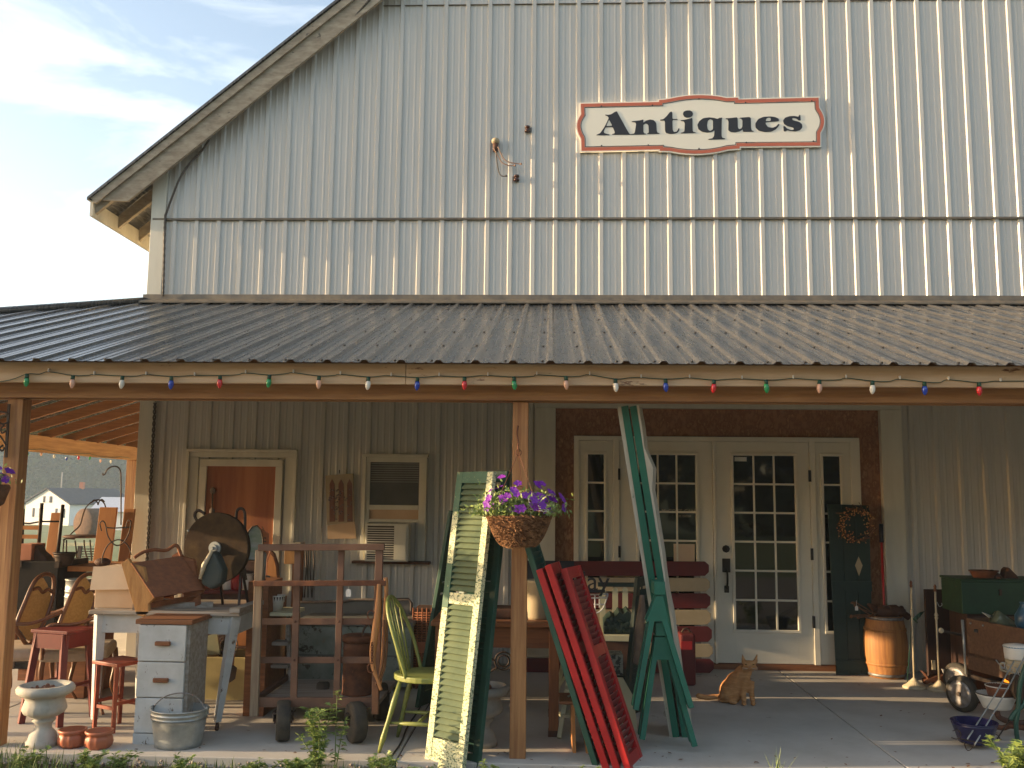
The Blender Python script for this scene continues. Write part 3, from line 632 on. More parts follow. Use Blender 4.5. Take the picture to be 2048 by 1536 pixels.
# coloured lights
cols = ['green', 'peach', 'white', 'blue', 'red', 'green', 'peach', 'white', 'blue', 'red', 'green', 'peach', 'white', 'blue', 'red', 'green', 'peach', 'white', 'blue', 'red']
bx = [54, 146, 245, 343, 440, 539, 638, 737, 835, 929, 1028, 1132, 1231, 1331, 1428, 1532, 1639, 1745, 1849, 1958]
by = [750, 753, 754, 755, 753, 752, 754, 756, 757, 756, 756, 755, 760, 760, 762, 762, 762, 764, 766, 767]
LY = 5.675
st = thing('string_lights', 'string of big coloured bulbs along the front fascia board', 'string lights', W(1028, 760, LY))
wp = [(-30, 768), (20, 760)]
for i, (x, y) in enumerate(zip(bx, by)):
    wp += [(x, y - 2)]
    nx = bx[i + 1] if i < 19 else 2050
    wp += [((x * 2 + nx) / 3 + random.uniform(-6, 6), y + random.uniform(-5, -1)), ((x + nx) / 2 + random.uniform(-8, 8), y - 5 + random.uniform(-2, 1))]
mb = MB(); mb.tube(crom([W(x, y, LY + .015) for x, y in wp + [(2060, 762)]], 4), .0028, 5); build('wire', mb, 'bulbsocket', st)
for i in range(2, len(wp), 3): x, y = wp[min(i + 2, len(wp) - 1)]; p = W(x, y - 3, LY + .012); mb = MB(); mb.box(p, (.006, .02, .02)); build('clip', mb, 'tag', st)
bp = [(.0001, -.058), (.006, -.055), (.012, -.046), (.0165, -.034), (.0175, -.022), (.015, -.008), (.0115, 0)]
for x, y, c in zip(bx, by, cols):
    p = W(x, y, LY); tl = Matrix.Rotation(random.uniform(-.12, .12), 3, 'Y')
    mb = MB(); mb.lathe(p - V((0, 0, .018)), bp, 14, m=tl); b_ = build('bulb', mb, 'bulb_' + c, st, label=('pinkish white' if c == 'peach' else c) + ' bulb')
    mb = MB(); mb.cyl(p + tl @ V((0, 0, .008)), p - tl @ V((0, 0, .02)), .0115, .013, 12); build('socket', mb, 'bulbsocket', b_)
st2 = thing('string_lights', 'far string of small coloured bulbs under the side porch beam', 'string lights', (-7.18, 13, 2.13))
mb = MB(); pp = [V((-7.19, y, 2.17 + .02 * math.sin(y * 5))) for y in [9 + i * .35 for i in range(20)]]; mb.tube(pp, .004, 5); build('wire', mb, 'bulbsocket', st2)
for i in range(18):
    mb = MB(); mb.lathe(pp[i] - V((0, 0, .04)), bp, 8); build('bulb', mb, 'bulb_' + cols[i], st2)
for px, py, lb in ((1985, 1160, None),): pass

# ---------------------------------------------------------------- generic pieces
def legs4(pts_top, pts_bot, r0, r1, m, parent, square=True, name='leg'):
    for a, b in zip(pts_top, pts_bot):
        mb = MB()
        if square:
            mb.tube([V(a), V(b)], [r0 * 1.41, r1 * 1.41], 4)
            mb.sm = [False] * len(mb.sm)
        else: mb.cyl(a, b, r0, r1, 10)
        build(name, mb, m, parent)
def tubv(mb, o, r0, r1, h, t=.006, n=28, sx=1, sy=1, rim=.006, m=None, rings=()):
    prof = [(r0, 0)]; 
    for i in range(1, 9):
        z = h * i / 8; rr = r0 + (r1 - r0) * i / 8; prof.append((rr, z))
        for q in rings:
            if abs(q - i / 8) < .07: prof += [(rr + .004, z + .002), (rr + .004, z + .008), (rr, z + .01)]
    prof += [(r1 + rim, h), (r1 + rim, h + .008), (r1 - t, h + .008), (r0 - t, t), (.0001, t)]
    return mb.lathe(o, prof, n, sx=sx, sy=sy, m=m)
def tagon(p, label, w_=.035, h=.05):
    t = thing('price_tag', label, 'price tag', p)
    mb = MB(); P = V(p); mb.prism([P + V((-w_ / 2, 0, -h)), P + V((w_ / 2, 0, -h)), P + V((w_ / 2, 0, -.012)), P + V((w_ / 4, 0, 0)), P + V((-w_ / 4, 0, 0)), P + V((-w_ / 2, 0, -.012))], (0, .0015, 0)); build('card', mb, 'tag', t)
    mb = MB(); mb.tube([P + V((0, .001, -.006)), P + V((.004, .004, .05))], .0012, 4); build('loop', mb, 'tag', t)

# ================================================================ LEFT SIDE
# white urns
def urn(c, lab, s=1):
    u = thing('garden_urn', lab, 'urn', c, 'white garden urns')
    fl = lambda a, z: 1 + (.035 * abs(math.sin(a * 9)) if .2 < z < .30 else 0)
    prof = [(.11, 0), (.11, .04), (.10, .05), (.09, .09), (.062, .12), (.055, .15), (.075, .175), (.085, .185), (.07, .195), (.10, .215), (.135, .235), (.148, .262), (.142, .30), (.132, .33), (.142, .352), (.172, .365), (.193, .385), (.196, .41), (.185, .43), (.165, .435), (.15, .42), (.13, .36), (.0001, .35)]
    mb = MB(); mb.lathe(c, [(r * s, z * s) for r, z in prof], 54, fn=lambda a, z: fl(a, z / s) + (.018 * abs(math.sin(a * 16)) if .37 < z / s < .425 else 0)); build('bowl', mb, 'urn', u)
    mb = MB(); mb.lathe(V(c) + V((0, 0, .39 * s)), [(.15 * s, -.03), (.135 * s, 0), (.0001, .02)], 20, fn=lambda a, z: 1 + .05 * math.sin(a * 7)); 
    for k in range(30): a = random.uniform(0, 6.3); r = random.uniform(0, .11) * s; mb.ball(V(c) + V((r * math.cos(a), r * math.sin(a), .405 * s)), random.uniform(.006, .016), 4)
    build('dry_soil', mb, 'potbrown', u); return u
g = G(70, 1498); urn((g.x, g.y + .08, 0), 'white cast urn beside the left porch post, dry soil inside', .87)
g = G(962, 1500); urn((g.x, g.y + .12, 0), 'white cast urn half hidden behind the leaning green shutter', .87)
# terracotta pots
for px, py, lab in ((134, 1498, 'small terracotta pot nearer the white urn'), (188, 1501, 'small terracotta pot in front of the orange stool')):
    c = G(px, py); c = V((c.x, c.y + .06, 0)); t = thing('flower_pot', lab, 'flower pot', c, 'terracotta pots on the floor')
    fn = lambda a, z: 1 + .05 * math.sin(a * 9) * (1 if z < .085 else .3)
    mb = MB(); mb.lathe(c, [(.06, 0), (.078, .02), (.084, .045), (.078, .072), (.07, .084), (.083, .09), (.086, .108), (.074, .108), (.068, .08), (.0001, .078)], 36, fn=fn); build('pot', mb, 'terra', t)
    mb = MB(); mb.lathe(c + V((0, 0, .075)), [(.068, 0), (.04, .01), (.0001, .016)], 14); build('soil', mb, 'soil', t)
# galvanised tub
c = G(338, 1503); c = V((c.x, c.y + .14, 0)); t = thing('wash_tub', 'oval galvanized metal tub with raised bail handle on the porch edge', 'tub', c)
mb = MB(); tubv(mb, c, .145, .178, .225, sy=.86, n=40, rings=(.7, .82)); build('tub', mb, 'galv', t)
mb = MB(); a0 = c + V((-.178, 0, .21)); a1 = c + V((.178, 0, .21))
mb.tube(crom([a0, a0 + V((.03, -.01, .05)), a0 + V((.1, -.02, .10)), a0 + V((.2, -.02, .118)), a0 + V((.29, -.01, .09)), a1]), .004, 6); build('handle', mb, 'hoop', t)
for p in (a0, a1): mb = MB(); mb.box(p + V((0, 0, .01)), (.012, .03, .05)); build('lug', mb, 'galv', t)
# three-drawer cabinet
g = G(264, 1488); x0, y0 = g.x, g.y; wd, dp, ht = .335, .34, .78
t = thing('drawer_cabinet', 'narrow chipped white cabinet of three drawers with wooden pulls', 'cabinet', (x0 + wd / 2, y0, 0))
mb = MB(); mb.span((x0, y0 + .02, 0), (x0 + wd, y0 + dp, ht - .03)); build('carcass', mb, 'oldgrey', t, bevel=.003)
mb = MB(); mb.span((x0 - .02, y0 - .01, ht - .03), (x0 + wd + .02, y0 + dp + .01, ht)); build('top', mb, 'brownwood', t, bevel=.004)
mb = MB(); mb.span((x0 + .002, y0 + .001, .0), (x0 + wd - .002, y0 + .019, .065)); build('kickboard', mb, 'oldwhite', t)
for k, (a, b) in enumerate(((.07, .285), (.292, .51), (.517, .745))):
    mb = MB(); mb.span((x0 + .006, y0 - .004, a), (x0 + wd - .02, y0 + .019, b)); d = build('drawer', mb, 'oldwhite', t, bevel=.004)
    mb = MB(); zc = (a + b) / 2; mb.span((x0 + wd * .36, y0 - .028, zc - .014), (x0 + wd * .66, y0 - .005, zc + .014)); build('pull', mb, 'brownwood', d, bevel=.006)
# small orange-red stool
def stool(name, lab, cx, cy, sw, h, rot, topm, legm, splay, lr, ap=0, grp='red stools'):
    t = thing(name, lab, 'stool', (cx, cy, 0), grp); rm = Matrix.Rotation(rot, 3, 'Z'); P = lambda x, y, z: V((cx, cy, 0)) + rm @ V((x, y, z))
    mb = MB(); mb.box(P(0, 0, h - .012), (sw, sw * .9, .024), rm); build('seat', mb, topm, t, bevel=.004)
    if ap:
        mb = MB(); q = sw * .42
        for a, b in (((-q, -q), (q, -q)), ((q, -q), (q, q)), ((q, q), (-q, q)), ((-q, q), (-q, -q))): mb.bar(P(*a, h - .025 - ap / 2), P(*b, h - .025 - ap / 2), ap, .02, side=(0, 0, 1))
        build('apron', mb, legm, t)
    a = sw * .36; b = a + splay; tp = []; bt = []
    for sx, sy in ((-1, -1), (1, -1), (1, 1), (-1, 1)): tp.append(P(sx * a, sy * a, h - .02)); bt.append(P(sx * b, sy * b, 0))
    legs4(tp, bt, lr, lr * .9, legm, t)
    f = .36; q = [u.lerp(v, 1 - f) for u, v in zip(tp, bt)]
    for i, dz in ((0, 0), (1, .03), (2, 0), (3, .03)): mb = MB(); mb.bar(q[i] + V((0, 0, dz)), q[(i + 1) % 4] + V((0, 0, dz)), .022, .016, side=(0, 0, 1)); build('stretcher', mb, legm, t)
    return t
stool('stool', 'small orange-red square stool in front of the white table', -2.94, 6.43, .27, .455, R(-28), 'stoolorange', 'stoolorange', .0, .013)
stool('stool', 'tall dark red painted stool with box apron behind the urn', -3.45, 6.62, .31, .635, R(-14), 'redpaint', 'redpaint', .05, .022, .1)
# white work table
t = thing('work_table', 'old white table with grey board top, tapered chipped legs and casters', 'table', (-2.62, 6.75, 0))
X0, X1, Y0, Y1, H = -3.12, -2.13, 6.40, 7.12, .765
mb = MB(); mb.prism([(X0 - .03, Y0 - .04, H), (X1 + .03, Y0 - .04, H), (X1 + .03, Y1, H), (X0 - .03, Y1, H)], (0, 0, .028)); build('top', mb, 'oldgrey', t, bevel=.005)
mb = MB(); mb.bar((X1 + .0, Y0 - .06, H + .043), (X1 + .02, Y1, H + .043), .07, .028); mb.bar((X0 + .25, Y0 + .02, H + .043), (X1 - .25, Y0 + .22, H + .043), .05, .03, side=(0, 0, 1)); build('loose_boards', mb, 'oldgrey', t)
mb = MB(); mb.span((X0 + .02, Y0 - .005, H - .125), (X1 - .02, Y0 + .015, H)); mb.span((X0 + .0, Y0 + .03, H - .125), (X0 + .02, Y1 - .04, H)); mb.span((X1 - .02, Y0 + .03, H - .125), (X1 + .0, Y1 - .04, H)); mb.span((X0 + .02, Y1 - .06, H - .125), (X1 - .02, Y1 - .04, H)); build('apron', mb, 'oldwhite', t)
tp = [(X0 + .03, Y0 + .012, H), (X1 - .02, Y0 + .012, H), (X1 - .02, Y1 - .05, H), (X0 + .03, Y1 - .05, H)]
bt = [(X0 + .03, Y0 + .02, .06), (X1 - .11, Y0 + .02, .06), (X1 - .09, Y1 - .02, .06), (X0 + .05, Y1 - .06, .06)]
legs4(tp, bt, .032, .019, 'oldwhite', t)
for b in bt: mb = MB(); b = V(b); mb.cyl(b + V((-.008, 0, -.038)), b + V((.008, 0, -.038)), .022, n=14); mb.cyl(b, b - V((0, 0, .04)), .01); build('caster', mb, 'rustdark', t)
# carton and carved wall shelf on the table
TZ_ = H + .029
t = thing('cardboard_box', 'plain cardboard box with flap, at the left end of the white table', 'box', (-2.98, 6.62, TZ_))
a = W(190, 1222, 6.5); b = W(283, 1222, 6.5)
mb = MB(); mb.span((a.x, 6.48, TZ_), (b.x + .03, 6.80, TZ_ + .27)); build('carton', mb, 'card', t, bevel=.004)
mb = MB(); mb.prism([(a.x - .012, 6.465, TZ_ + .285), (b.x + .0, 6.465, TZ_ + .285), (b.x - .005, 6.45, TZ_ + .135), (a.x - .02, 6.45, TZ_ + .125)], (0, -.004, 0)); mb.span((a.x, 6.468, TZ_ + .272), (b.x, 6.8, TZ_ + .278)); build('flap', mb, 'cardpale', t)
t = thing('wall_shelf', 'wooden wall shelf with shaped ends lying tilted on the white table', 'shelf', (-2.6, 6.6, TZ_))
pf = [(242, 1127), (256, 1117), (262, 1127), (287, 1134), (293, 1165), (308, 1196), (296, 1208), (297, 1226), (284, 1234), (272, 1228)]
Ys = 6.36; end = [W(x, y, Ys) for x, y in pf]; off = V((.27, .20, .04))
mb = MB(); mb.prism(end, (.012, .014, 0)); build('end_panel', mb, 'oak', t, bevel=.002)
mb = MB(); mb.prism([p + off for p in end], (.012, .014, 0)); build('end_panel', mb, 'oakdark', t)
for i, j in ((2, 3), (4, 5), (6, 7)):
    mb = MB(); u, v = end[i], end[j]
    n_ = (v - u).cross(off).normalized() * .012
    q = u.lerp(end[9], .55) if i != 2 else v.lerp(end[0], .4)
    mb.prism([u, q, q + off, u + off], (u - q).cross(off).normalized() * .013); build('shelf_board', mb, 'oakdark', t)
mb = MB(); mb.prism([end[2], end[5], end[5] + off, end[2] + off], (end[5] - end[2]).cross(off).normalized() * .01); build('back_board', mb, 'oakdark', t)
mb = MB(); o2 = off * .9
mb.tube(crom([end[1] + off * .12 + V((0, 0, 0)), end[1] + off * .3 + V((0, 0, .03)), end[1] + off * .5 + V((0, 0, .035)), end[1] + off * .75 + V((0, 0, .02)), end[1] + off * .95 + V((0, 0, .045)), end[2] + off]), .012, 8); build('top_rail', mb, 'oakdark', t)
# disc machine with crank
dc = W(431, 1096, 6.62); t = thing('seed_grinder', 'big round rusty plate machine with centre hub and spout on the white table', 'farm machine', (dc.x, 6.8, TZ_))
mb = MB(); ax = V((.16, 1, .02)).normalized(); mb.cyl(dc, dc + ax * .05, .247, n=64); mb.tube([dc + ax * .01 + (V((math.cos(a_), 0, math.sin(a_))) - ax * ax.dot(V((math.cos(a_), 0, math.sin(a_))))).normalized() * .247 for a_ in [i * math.pi / 24 for i in range(48)]], .006, 6, closed=True)
build('plate', mb, mat('oldplate', (.035, .022, .014), (.07, .045, .022), scale=9, rough=.9, spec=.15, bump=.5, c3=(.12, .08, .035), chip=((.13, .09, .04), 4, .66)), t)
mb = MB(); mb.cyl(dc, dc - ax * .015, .046, n=24); mb.cyl(dc, dc - ax * .035, .026, n=18); mb.cyl(dc, dc - ax * .06, .012, n=12); build('hub', mb, 'galv', t)
for ox, oz in ((-.2, .12), (.2, .1), (-.19, -.13), (.17, -.17)): mb = MB(); mb.ball(dc + V((ox, -.012, oz)), .009, 6); build('bolt', mb, 'galv', t)
sp = W(420, 1150, 6.52)
mb = MB(); mb.prism([W(422, 1100, 6.5), W(398, 1148, 6.5), W(402, 1170, 6.5), W(422, 1180, 6.5), W(441, 1166, 6.5), W(444, 1140, 6.5), W(432, 1112, 6.5)], (.02, .09, 0)); build('spout', mb, mat('spout', (.035, .05, .045), (.06, .07, .06), scale=8, rough=.6), t, bevel=.02)
mb = MB(); mb.tube([W(424, 1102, 6.49), W(408, 1130, 6.49), W(400, 1158, 6.49)], [.012, .018, .012], 8); build('spout_lip', mb, 'lampiron', t)
for lx, ly in ((394, 1208), (446, 1200), (478, 1208), (497, 1196)):
    mb = MB(); p = W(lx, ly, 6.6 if lx in (394, 478) else 6.8); mb.bar((p.x + (dc.x - p.x) * .12, 6.68, dc.z - .12), (p.x, p.y, TZ_), .016, .012); build('leg', mb, 'iron', t)
for q in ([(396, 1045), (389, 1030), (397, 1021), (410, 1028)], [(472, 1040), (474, 1022), (482, 1017), (489, 1024), (490, 1050), (487, 1120), (492, 1160)]):
    mb = MB(); mb.tube(crom([W(x, y, 6.78) for x, y in q]), .011, 8); build('handle_loop', mb, 'iron', t)
# two cane armchairs
def armchair(lab, px0, shift):
    Yc = 6.95; t = thing('cane_armchair', lab, 'chair', tuple(V((W(px0, 1300, Yc).x, Yc, 0))), 'cane backed armchairs')
    def Q(x, y, dy=0): return W(x + shift, y, Yc + dy)
    lo = [(40, 1270), (32, 1252), (50, 1205), (68, 1165), (85, 1150), (100, 1149), (108, 1160), (104, 1200), (90, 1240), (72, 1270), (56, 1290)]
    lp = [Q(x, y, (x - 60) * .004) for x, y in lo]; cp = crom(lp + [lp[0]], 5)[:-1]
    mb = MB(); mb.tube(cp, .016, 8, closed=True); build('back_frame', mb, 'canewood', t)
    ctr = sum((p for p in lp), V((0, 0, 0))) / len(lp)
    inn = [ctr + (p - ctr) * .9 for p in crom(lp[:5] + [lp[7], lp[8], lp[9], lp[10], lp[0]], 3)]
    mb = MB(); mb.prism(inn, (.006, .012, 0)); build('cane_panel', mb, 'cane', t)
    mb = MB(); a = Q(64, 1180, .02); b = Q(106, 1185, .18); mb.tube(crom([a, a.lerp(b, .3) + V((0, 0, .02)), a.lerp(b, .5) - V((0, 0, .01)), a.lerp(b, .75) + V((0, 0, .02)), b]), .014, 6); build('crest_rail', mb, 'canewood', t)
    s = Q(70, 1300, .0); mb = MB(); mb.box((s.x - .0, Yc + .02, .42), (.46, .5, .09), Matrix.Rotation(.3, 3, 'Z')); build('seat', mb, 'cushion', t, bevel=.03)
    rm = Matrix.Rotation(.3, 3, 'Z'); P = lambda x, y, z: V((s.x, Yc + .02, z)) + rm @ V((x, y, 0))
    for x, y in ((-.2, -.22), (.2, -.22), (.22, .22), (-.22, .22)):
        mb = MB(); mb.tube(crom([P(x, y, .40), P(x * 1.03, y * 1.04, .28), P(x * .95, y * .95, .12), P(x * 1.15, y * 1.15, 0)]), [.02] * 7 + [.015] * 6 + [.011] * 6, 8); build('leg', mb, 'canewood', t)
    for sy in (-1, 1):
        mb = MB(); mb.tube(crom([P(-.2, .24 * sy, .40), P(-.2, .25 * sy, .55), P(-.16, .27 * sy, .64), P(.02, .27 * sy, .65), P(.2, .2 * sy, .72)]), .014, 8); build('arm', mb, 'canewood', t)
    return t
armchair('cane armchair with oval back nearest the left porch post', 60, 0)
armchair('cane armchair with oval back between the first armchair and the cardboard box', 140, 86)
# black trunk with pink block and iron piece
Yt = 7.9; a = W(28, 1242, Yt); b = W(118, 1124, Yt)
t = thing('steamer_trunk', 'black scuffed trunk standing high behind the cane armchairs', 'trunk', ((a.x + b.x) / 2, Yt + .25, 0))
mb = MB(); mb.span((a.x, Yt, .1), (b.x, Yt + .5, b.z)); build('case', mb, 'trunkblack', t, bevel=.008)
mb = MB()
for x in (a.x, b.x - .03):
    mb.span((x - .004, Yt - .006, .1), (x + .034, Yt + .506, .16)); mb.span((x - .004, Yt - .006, b.z - .05), (x + .034, Yt + .506, b.z + .004))
build('corner_irons', mb, 'iron', t)
mb = MB(); mb.span((a.x + .05, Yt + .03, 0), (b.x - .05, Yt + .45, .1)); build('base', mb, 'brownwood', t)
TT = b.z + .003
p0 = W(35, 1124, Yt + .1); p1 = W(67, 1088, Yt + .1); mb = MB(); mb.span((p0.x, Yt + .08, TT), (p1.x, Yt + .3, p1.z)); tag(build('clay_block', mb, 'pinkclay', bevel=.006), 'pinkish clay block on the black trunk', 'block')
mb = MB(); mb.prism([W(x, y, Yt + .12) for x, y in ((66, 1125), (66, 1092), (72, 1090), (80, 1104), (90, 1112), (96, 1125))], (0, .12, 0)); tag(build('iron_lump', mb, 'rustdark', bevel=.02), 'dark rusty wedge of iron on the trunk beside the pink block', 'iron piece')
c = W(128, 1130, 8.0); t = thing('tin_pail', 'small dark tin pail with pouring lip right of the trunk', 'pail', (c.x, 8.0, c.z)); mb = MB(); tubv(mb, (c.x, 8.0, c.z), .06, .09, .10, rings=(.8,)); build('pail', mb, 'iron', t)
mb = MB(); mb.prism([(c.x + .08, 7.98, c.z + .1), (c.x + .12, 8, c.z + .12), (c.x + .08, 8.02, c.z + .1)], (0, 0, -.01)); build('lip', mb, 'iron', t)
# long bench table at the back left
t = thing('plank_bench', 'long brown plank table along the back of the side porch', 'table', (-4.6, 8.3, 0))
a = W(118, 1135, 8.2); b = W(262, 1128, 8.2); mb = MB(); mb.span((a.x - .2, 8.05, a.z - .02), (b.x + .3, 8.7, a.z + .025)); build('top', mb, 'panelorange', t, bevel=.003)
mb = MB(); mb.span((a.x - .1, 8.1, a.z - .27), (b.x + .25, 8.65, a.z - .22)); build('shelf', mb, 'redpaint', t)
for x in (a.x - .1, b.x + .2):
    for y in (8.12, 8.6): mb = MB(); mb.span((x - .03, y - .03, 0), (x + .03, y + .03, a.z - .02)); build('leg', mb, 'panelorange', t)
# galvanised can
c = W(134, 1240, 7.35); t = thing('galvanized_can', 'tall pale galvanized can behind the second cane armchair', 'can', (c.x, 7.5, c.z - .06)); s = .098
mb = MB(); mb.span((c.x - .2, 7.3, 0), (c.x + .2, 7.75, c.z - .062)); 
t2 = tag(build('low_crate', mb, 'brownwood', bevel=.004), 'low brown crate under the tall galvanized can', 'crate')
mb = MB(); tubv(mb, (c.x, 7.5, c.z - .06), s, s, .36, rings=(.25, .6, .72)); build('body', mb, 'galv', t); mb = MB(); mb.tube([V((c.x + s, 7.5, c.z + .2)), V((c.x + s + .03, 7.5, c.z + .17)), V((c.x + s, 7.5, c.z + .12))], .006, 6); build('handle', mb, 'iron', t)
# orange boards behind, leaning
for i, (q, Y, lab, m_) in enumerate((((86, 1026, 114, 1130), 8.55, 'narrow orange board upright left of the iron chair', 'panelorange'), ((184, 1015, 226, 1130), 8.75, 'wide orange board upright at the back of the porch', 'panelorange'), ((234, 1018, 262, 1130), 8.8, 'orange board against the barn corner', 'panelorange'))):
    a = W(q[0], q[3], Y); b = W(q[2], q[1], Y); mb = MB(); mb.prism([(a.x, Y, a.z - .05), (b.x, Y, a.z - .05), (b.x, Y + .08, b.z), (a.x, Y + .08, b.z)], (0, .03, 0)); tag(build('wood_board', mb, m_, bevel=.003), lab, 'board', 'orange boards standing at the back')
# upturned ladder-back chair: dark uprights with orange slats
t = thing('ladder_back_chair', 'dark chair frame with two orange cross slats seen against the lawn', 'chair', tuple(W(60, 1130, 8.4)))
for (x0, y0, x1, y1) in ((42, 1125, 46, 1018), (75, 1120, 84, 1006), (113, 1130, 126, 1009)):
    mb = MB(); mb.tube([W(x0, y0, 8.4), W(x1, y1, 8.4)], [.018, .016], 8); build('post', mb, 'iron', t)
for y in (1055, 1073): mb = MB(); a = W(40, y, 8.4); b = W(80, y, 8.4); mb.span((a.x, 8.385, a.z - .018), (b.x, 8.4, a.z + .018)); build('slat', mb, 'panelorange', t)
mb = MB(); mb.tube([W(42, 1046, 8.4), W(60, 1047, 8.4), W(82, 1043, 8.4), W(118, 1043, 8.4)], .008, 6); build('rail', mb, 'iron', t)
# iron garden chair
t = thing('iron_chair', 'black wire garden chair with heart scroll back on the side porch', 'chair', tuple(W(165, 1130, 9.3)))
def wires(t, name, lines, Y, r=.007, m_='iron'):
    for q in lines: mb = MB(); mb.tube(crom([W(x, y, Y + (d[0] if d else 0)) for x, y, *d in q], 5), r, 6); build(name, mb, m_, t)
wires(t, 'back_wire', ([(140, 1070), (146, 1064), (160, 1050), (166, 1030), (172, 1015), (185, 1003), (200, 1000), (210, 1010), (212, 1030)], [(183, 1006), (188, 1000), (194, 1004), (196, 1010)], [(196, 1010), (199, 1002), (204, 999), (209, 1004)]), 9.3)
mb = MB(); c = W(166, 1075, 9.3); mb.lathe(c, [(.0001, 0), (.19, 0), (.2, .012), (.17, .025), (.0001, .03)], 24, sy=.9); build('seat', mb, 'rustdark', t)
wires(t, 'leg', ([(128, 1080), (126, 1110), (130, 1128)], [(133, 1080), (133, 1128)], [(150, 1081), (153, 1105), (155, 1160)], [(168, 1080), (170, 1100), (177, 1125)], [(180, 1080), (184, 1128)]), 9.3, .008)
wires(t, 'leg', ([(126, 1080), (135, 1077), (150, 1078)],), 9.3, .008)
# wrought iron plant stand
t = thing('wire_plant_stand', 'curly wrought iron stand against the orange boards', 'plant stand', tuple(W(232, 1130, 7.6)))
wires(t, 'wire', ([(203, 1062), (201, 1054), (200, 1046), (206, 1042), (211, 1050), (215, 1070), (224, 1085), (235, 1091), (248, 1084), (258, 1065), (262, 1045)], [(204, 1128), (206, 1110), (216, 1090), (232, 1080), (246, 1082), (258, 1095), (262, 1110)], [(212, 1055), (230, 1056), (262, 1054)], [(252, 1057), (254, 1045), (259, 1040), (263, 1046)]), 7.6, .0055)
c = W(204, 1133, 7.6); mb = MB(); mb.ball(W(205, 1124, 7.75), (.07, .05, .035), 8); tag(build('domed_iron', mb, 'rustdark'), 'small rusty domed lid on the plank table', 'lid')
# shepherd hook
mb = MB(); mb.tube(crom([W(x, y, 12.2) for x, y in ((206, 946), (206, 950), (210, 948), (214, 940), (222, 934), (232, 933), (240, 940), (242, 960), (242, 1050))], 5), .010, 6); tag(build('shepherd_hook', mb, 'iron'), 'thin black hook pole standing beyond the side porch', 'hook pole')
# ================================================================ MIDDLE
# picture of a picket fence and cardboard on the wall
Yp = WY - .05
t = thing('fence_picture', 'yellowed board picture of three brown pickets with flowers hanging left of the window', 'picture', W(680, 1048, Yp))
mb = MB(); mb.prism([W(651, 951, Yp), W(706, 947, Yp), W(709, 1044, Yp), W(654, 1050, Yp)], (0, .018, 0)); build('board', mb, 'flagcream', t)
mb = MB()
for x in (664, 682, 699):
    mb.prism([W(x - 5, 968, Yp - .004), W(x, 958, Yp - .004), W(x + 5, 968, Yp - .004), W(x + 6, 1043, Yp - .004), W(x - 5, 1044, Yp - .004)], (0, .003, 0))
build('pickets', mb, 'potbrown', t)
mb = MB()
for i in range(46): mb.ball(W(random.choice((662, 673, 681, 690, 700)) + random.uniform(-5, 5), random.uniform(978, 1040), Yp - .006), (.01, .002, .008), 4)
build('vine', mb, mat('vine', (.1, .07, .09), (.2, .16, .14), scale=60), t, stuff=True)
mb = MB(); mb.tube([W(679, 947, Yp), W(679, 940, Yp)], .004, 5); build('hook', mb, 'iron', t)
mb = MB(); mb.prism([W(655, 1051, Yp), W(709, 1043, Yp), W(712, 1077, Yp), W(655, 1078, Yp)], (0, .01, 0)); tag(build('cardboard_sheet', mb, 'card'), 'brown cardboard piece tucked below the fence picture', 'cardboard')

# ---- platform cart
YF = 6.22
t = thing('platform_cart', 'rusty iron and wood platform cart with high open frame and black rubber wheels', 'cart', (-1.6, 6.6, 0))
def fr(name, x0, y0, x1, y1, w_, th, m_='rust', dy=0, bev=.003):
    mb = MB(); a = W(x0, y0, YF + dy); b = W(x1, y1, YF + dy); mb.bar(a, b, w_, th, side=(1, 0, 0) if abs(y1 - y0) > abs(x1 - x0) else (0, 0, 1)); build(name, mb, m_, t, bevel=bev)
M['rustpaint'] = mat('rustpaint', (.17, .085, .05), (.11, .055, .034), scale=7, rough=.6, bump=.3, c3=(.2, .14, .09), chip=((.3, .27, .2), 6, .66))
M['cartgrey'] = wood('cartgrey', (.26, .2, .13), (.17, .11, .07), GZ)
fr('top_rail', 517, 1095, 769, 1094, .042, .03, 'rustpaint'); fr('round_bar', 508, 1167, 772, 1166, .034, .034, 'rust', -.045)
fr('upright', 520, 1100, 508, 1432, .055, .03, 'cartgrey', .012); fr('upright', 759, 1100, 750, 1428, .05, .03, 'rustpaint', .012)
fr('upright', 596, 1100, 587, 1398, .045, .018, 'rustpaint', .04); fr('upright', 683, 1100, 673, 1396, .042, .018, 'rustpaint', .04)
fr('cross_rail', 518, 1243, 756, 1243, .042, .015, 'rustpaint', .07); fr('cross_rail', 514, 1320, 754, 1320, .042, .015, 'rustpaint', .07); fr('cross_rail', 512, 1404, 752, 1404, .062, .03, 'rustpaint', .045)
mb = MB(); a = W(512, 1408, YF + .08); b = W(752, 1408, YF + .08); mb.span((a.x, a.y, a.z - .02), (b.x, a.y + .8, a.z + .012)); build('deck', mb, 'oldgrey', t, bevel=.004)
DZ = a.z + .013
mb = MB(); mb.bar((a.x, a.y + .02, DZ + .02), (a.x, a.y + .8, DZ + .02), .03, .03); build('deck_edge', mb, 'rustdark', t)
for i in (595, 682):
    for y in (1243, 1320): mb = MB(); p = W(i - (y - 1100) * .03, y, YF + .03); mb.ball(p, (.008, .006, .008), 5); build('rivet', mb, 'rustdark', t)
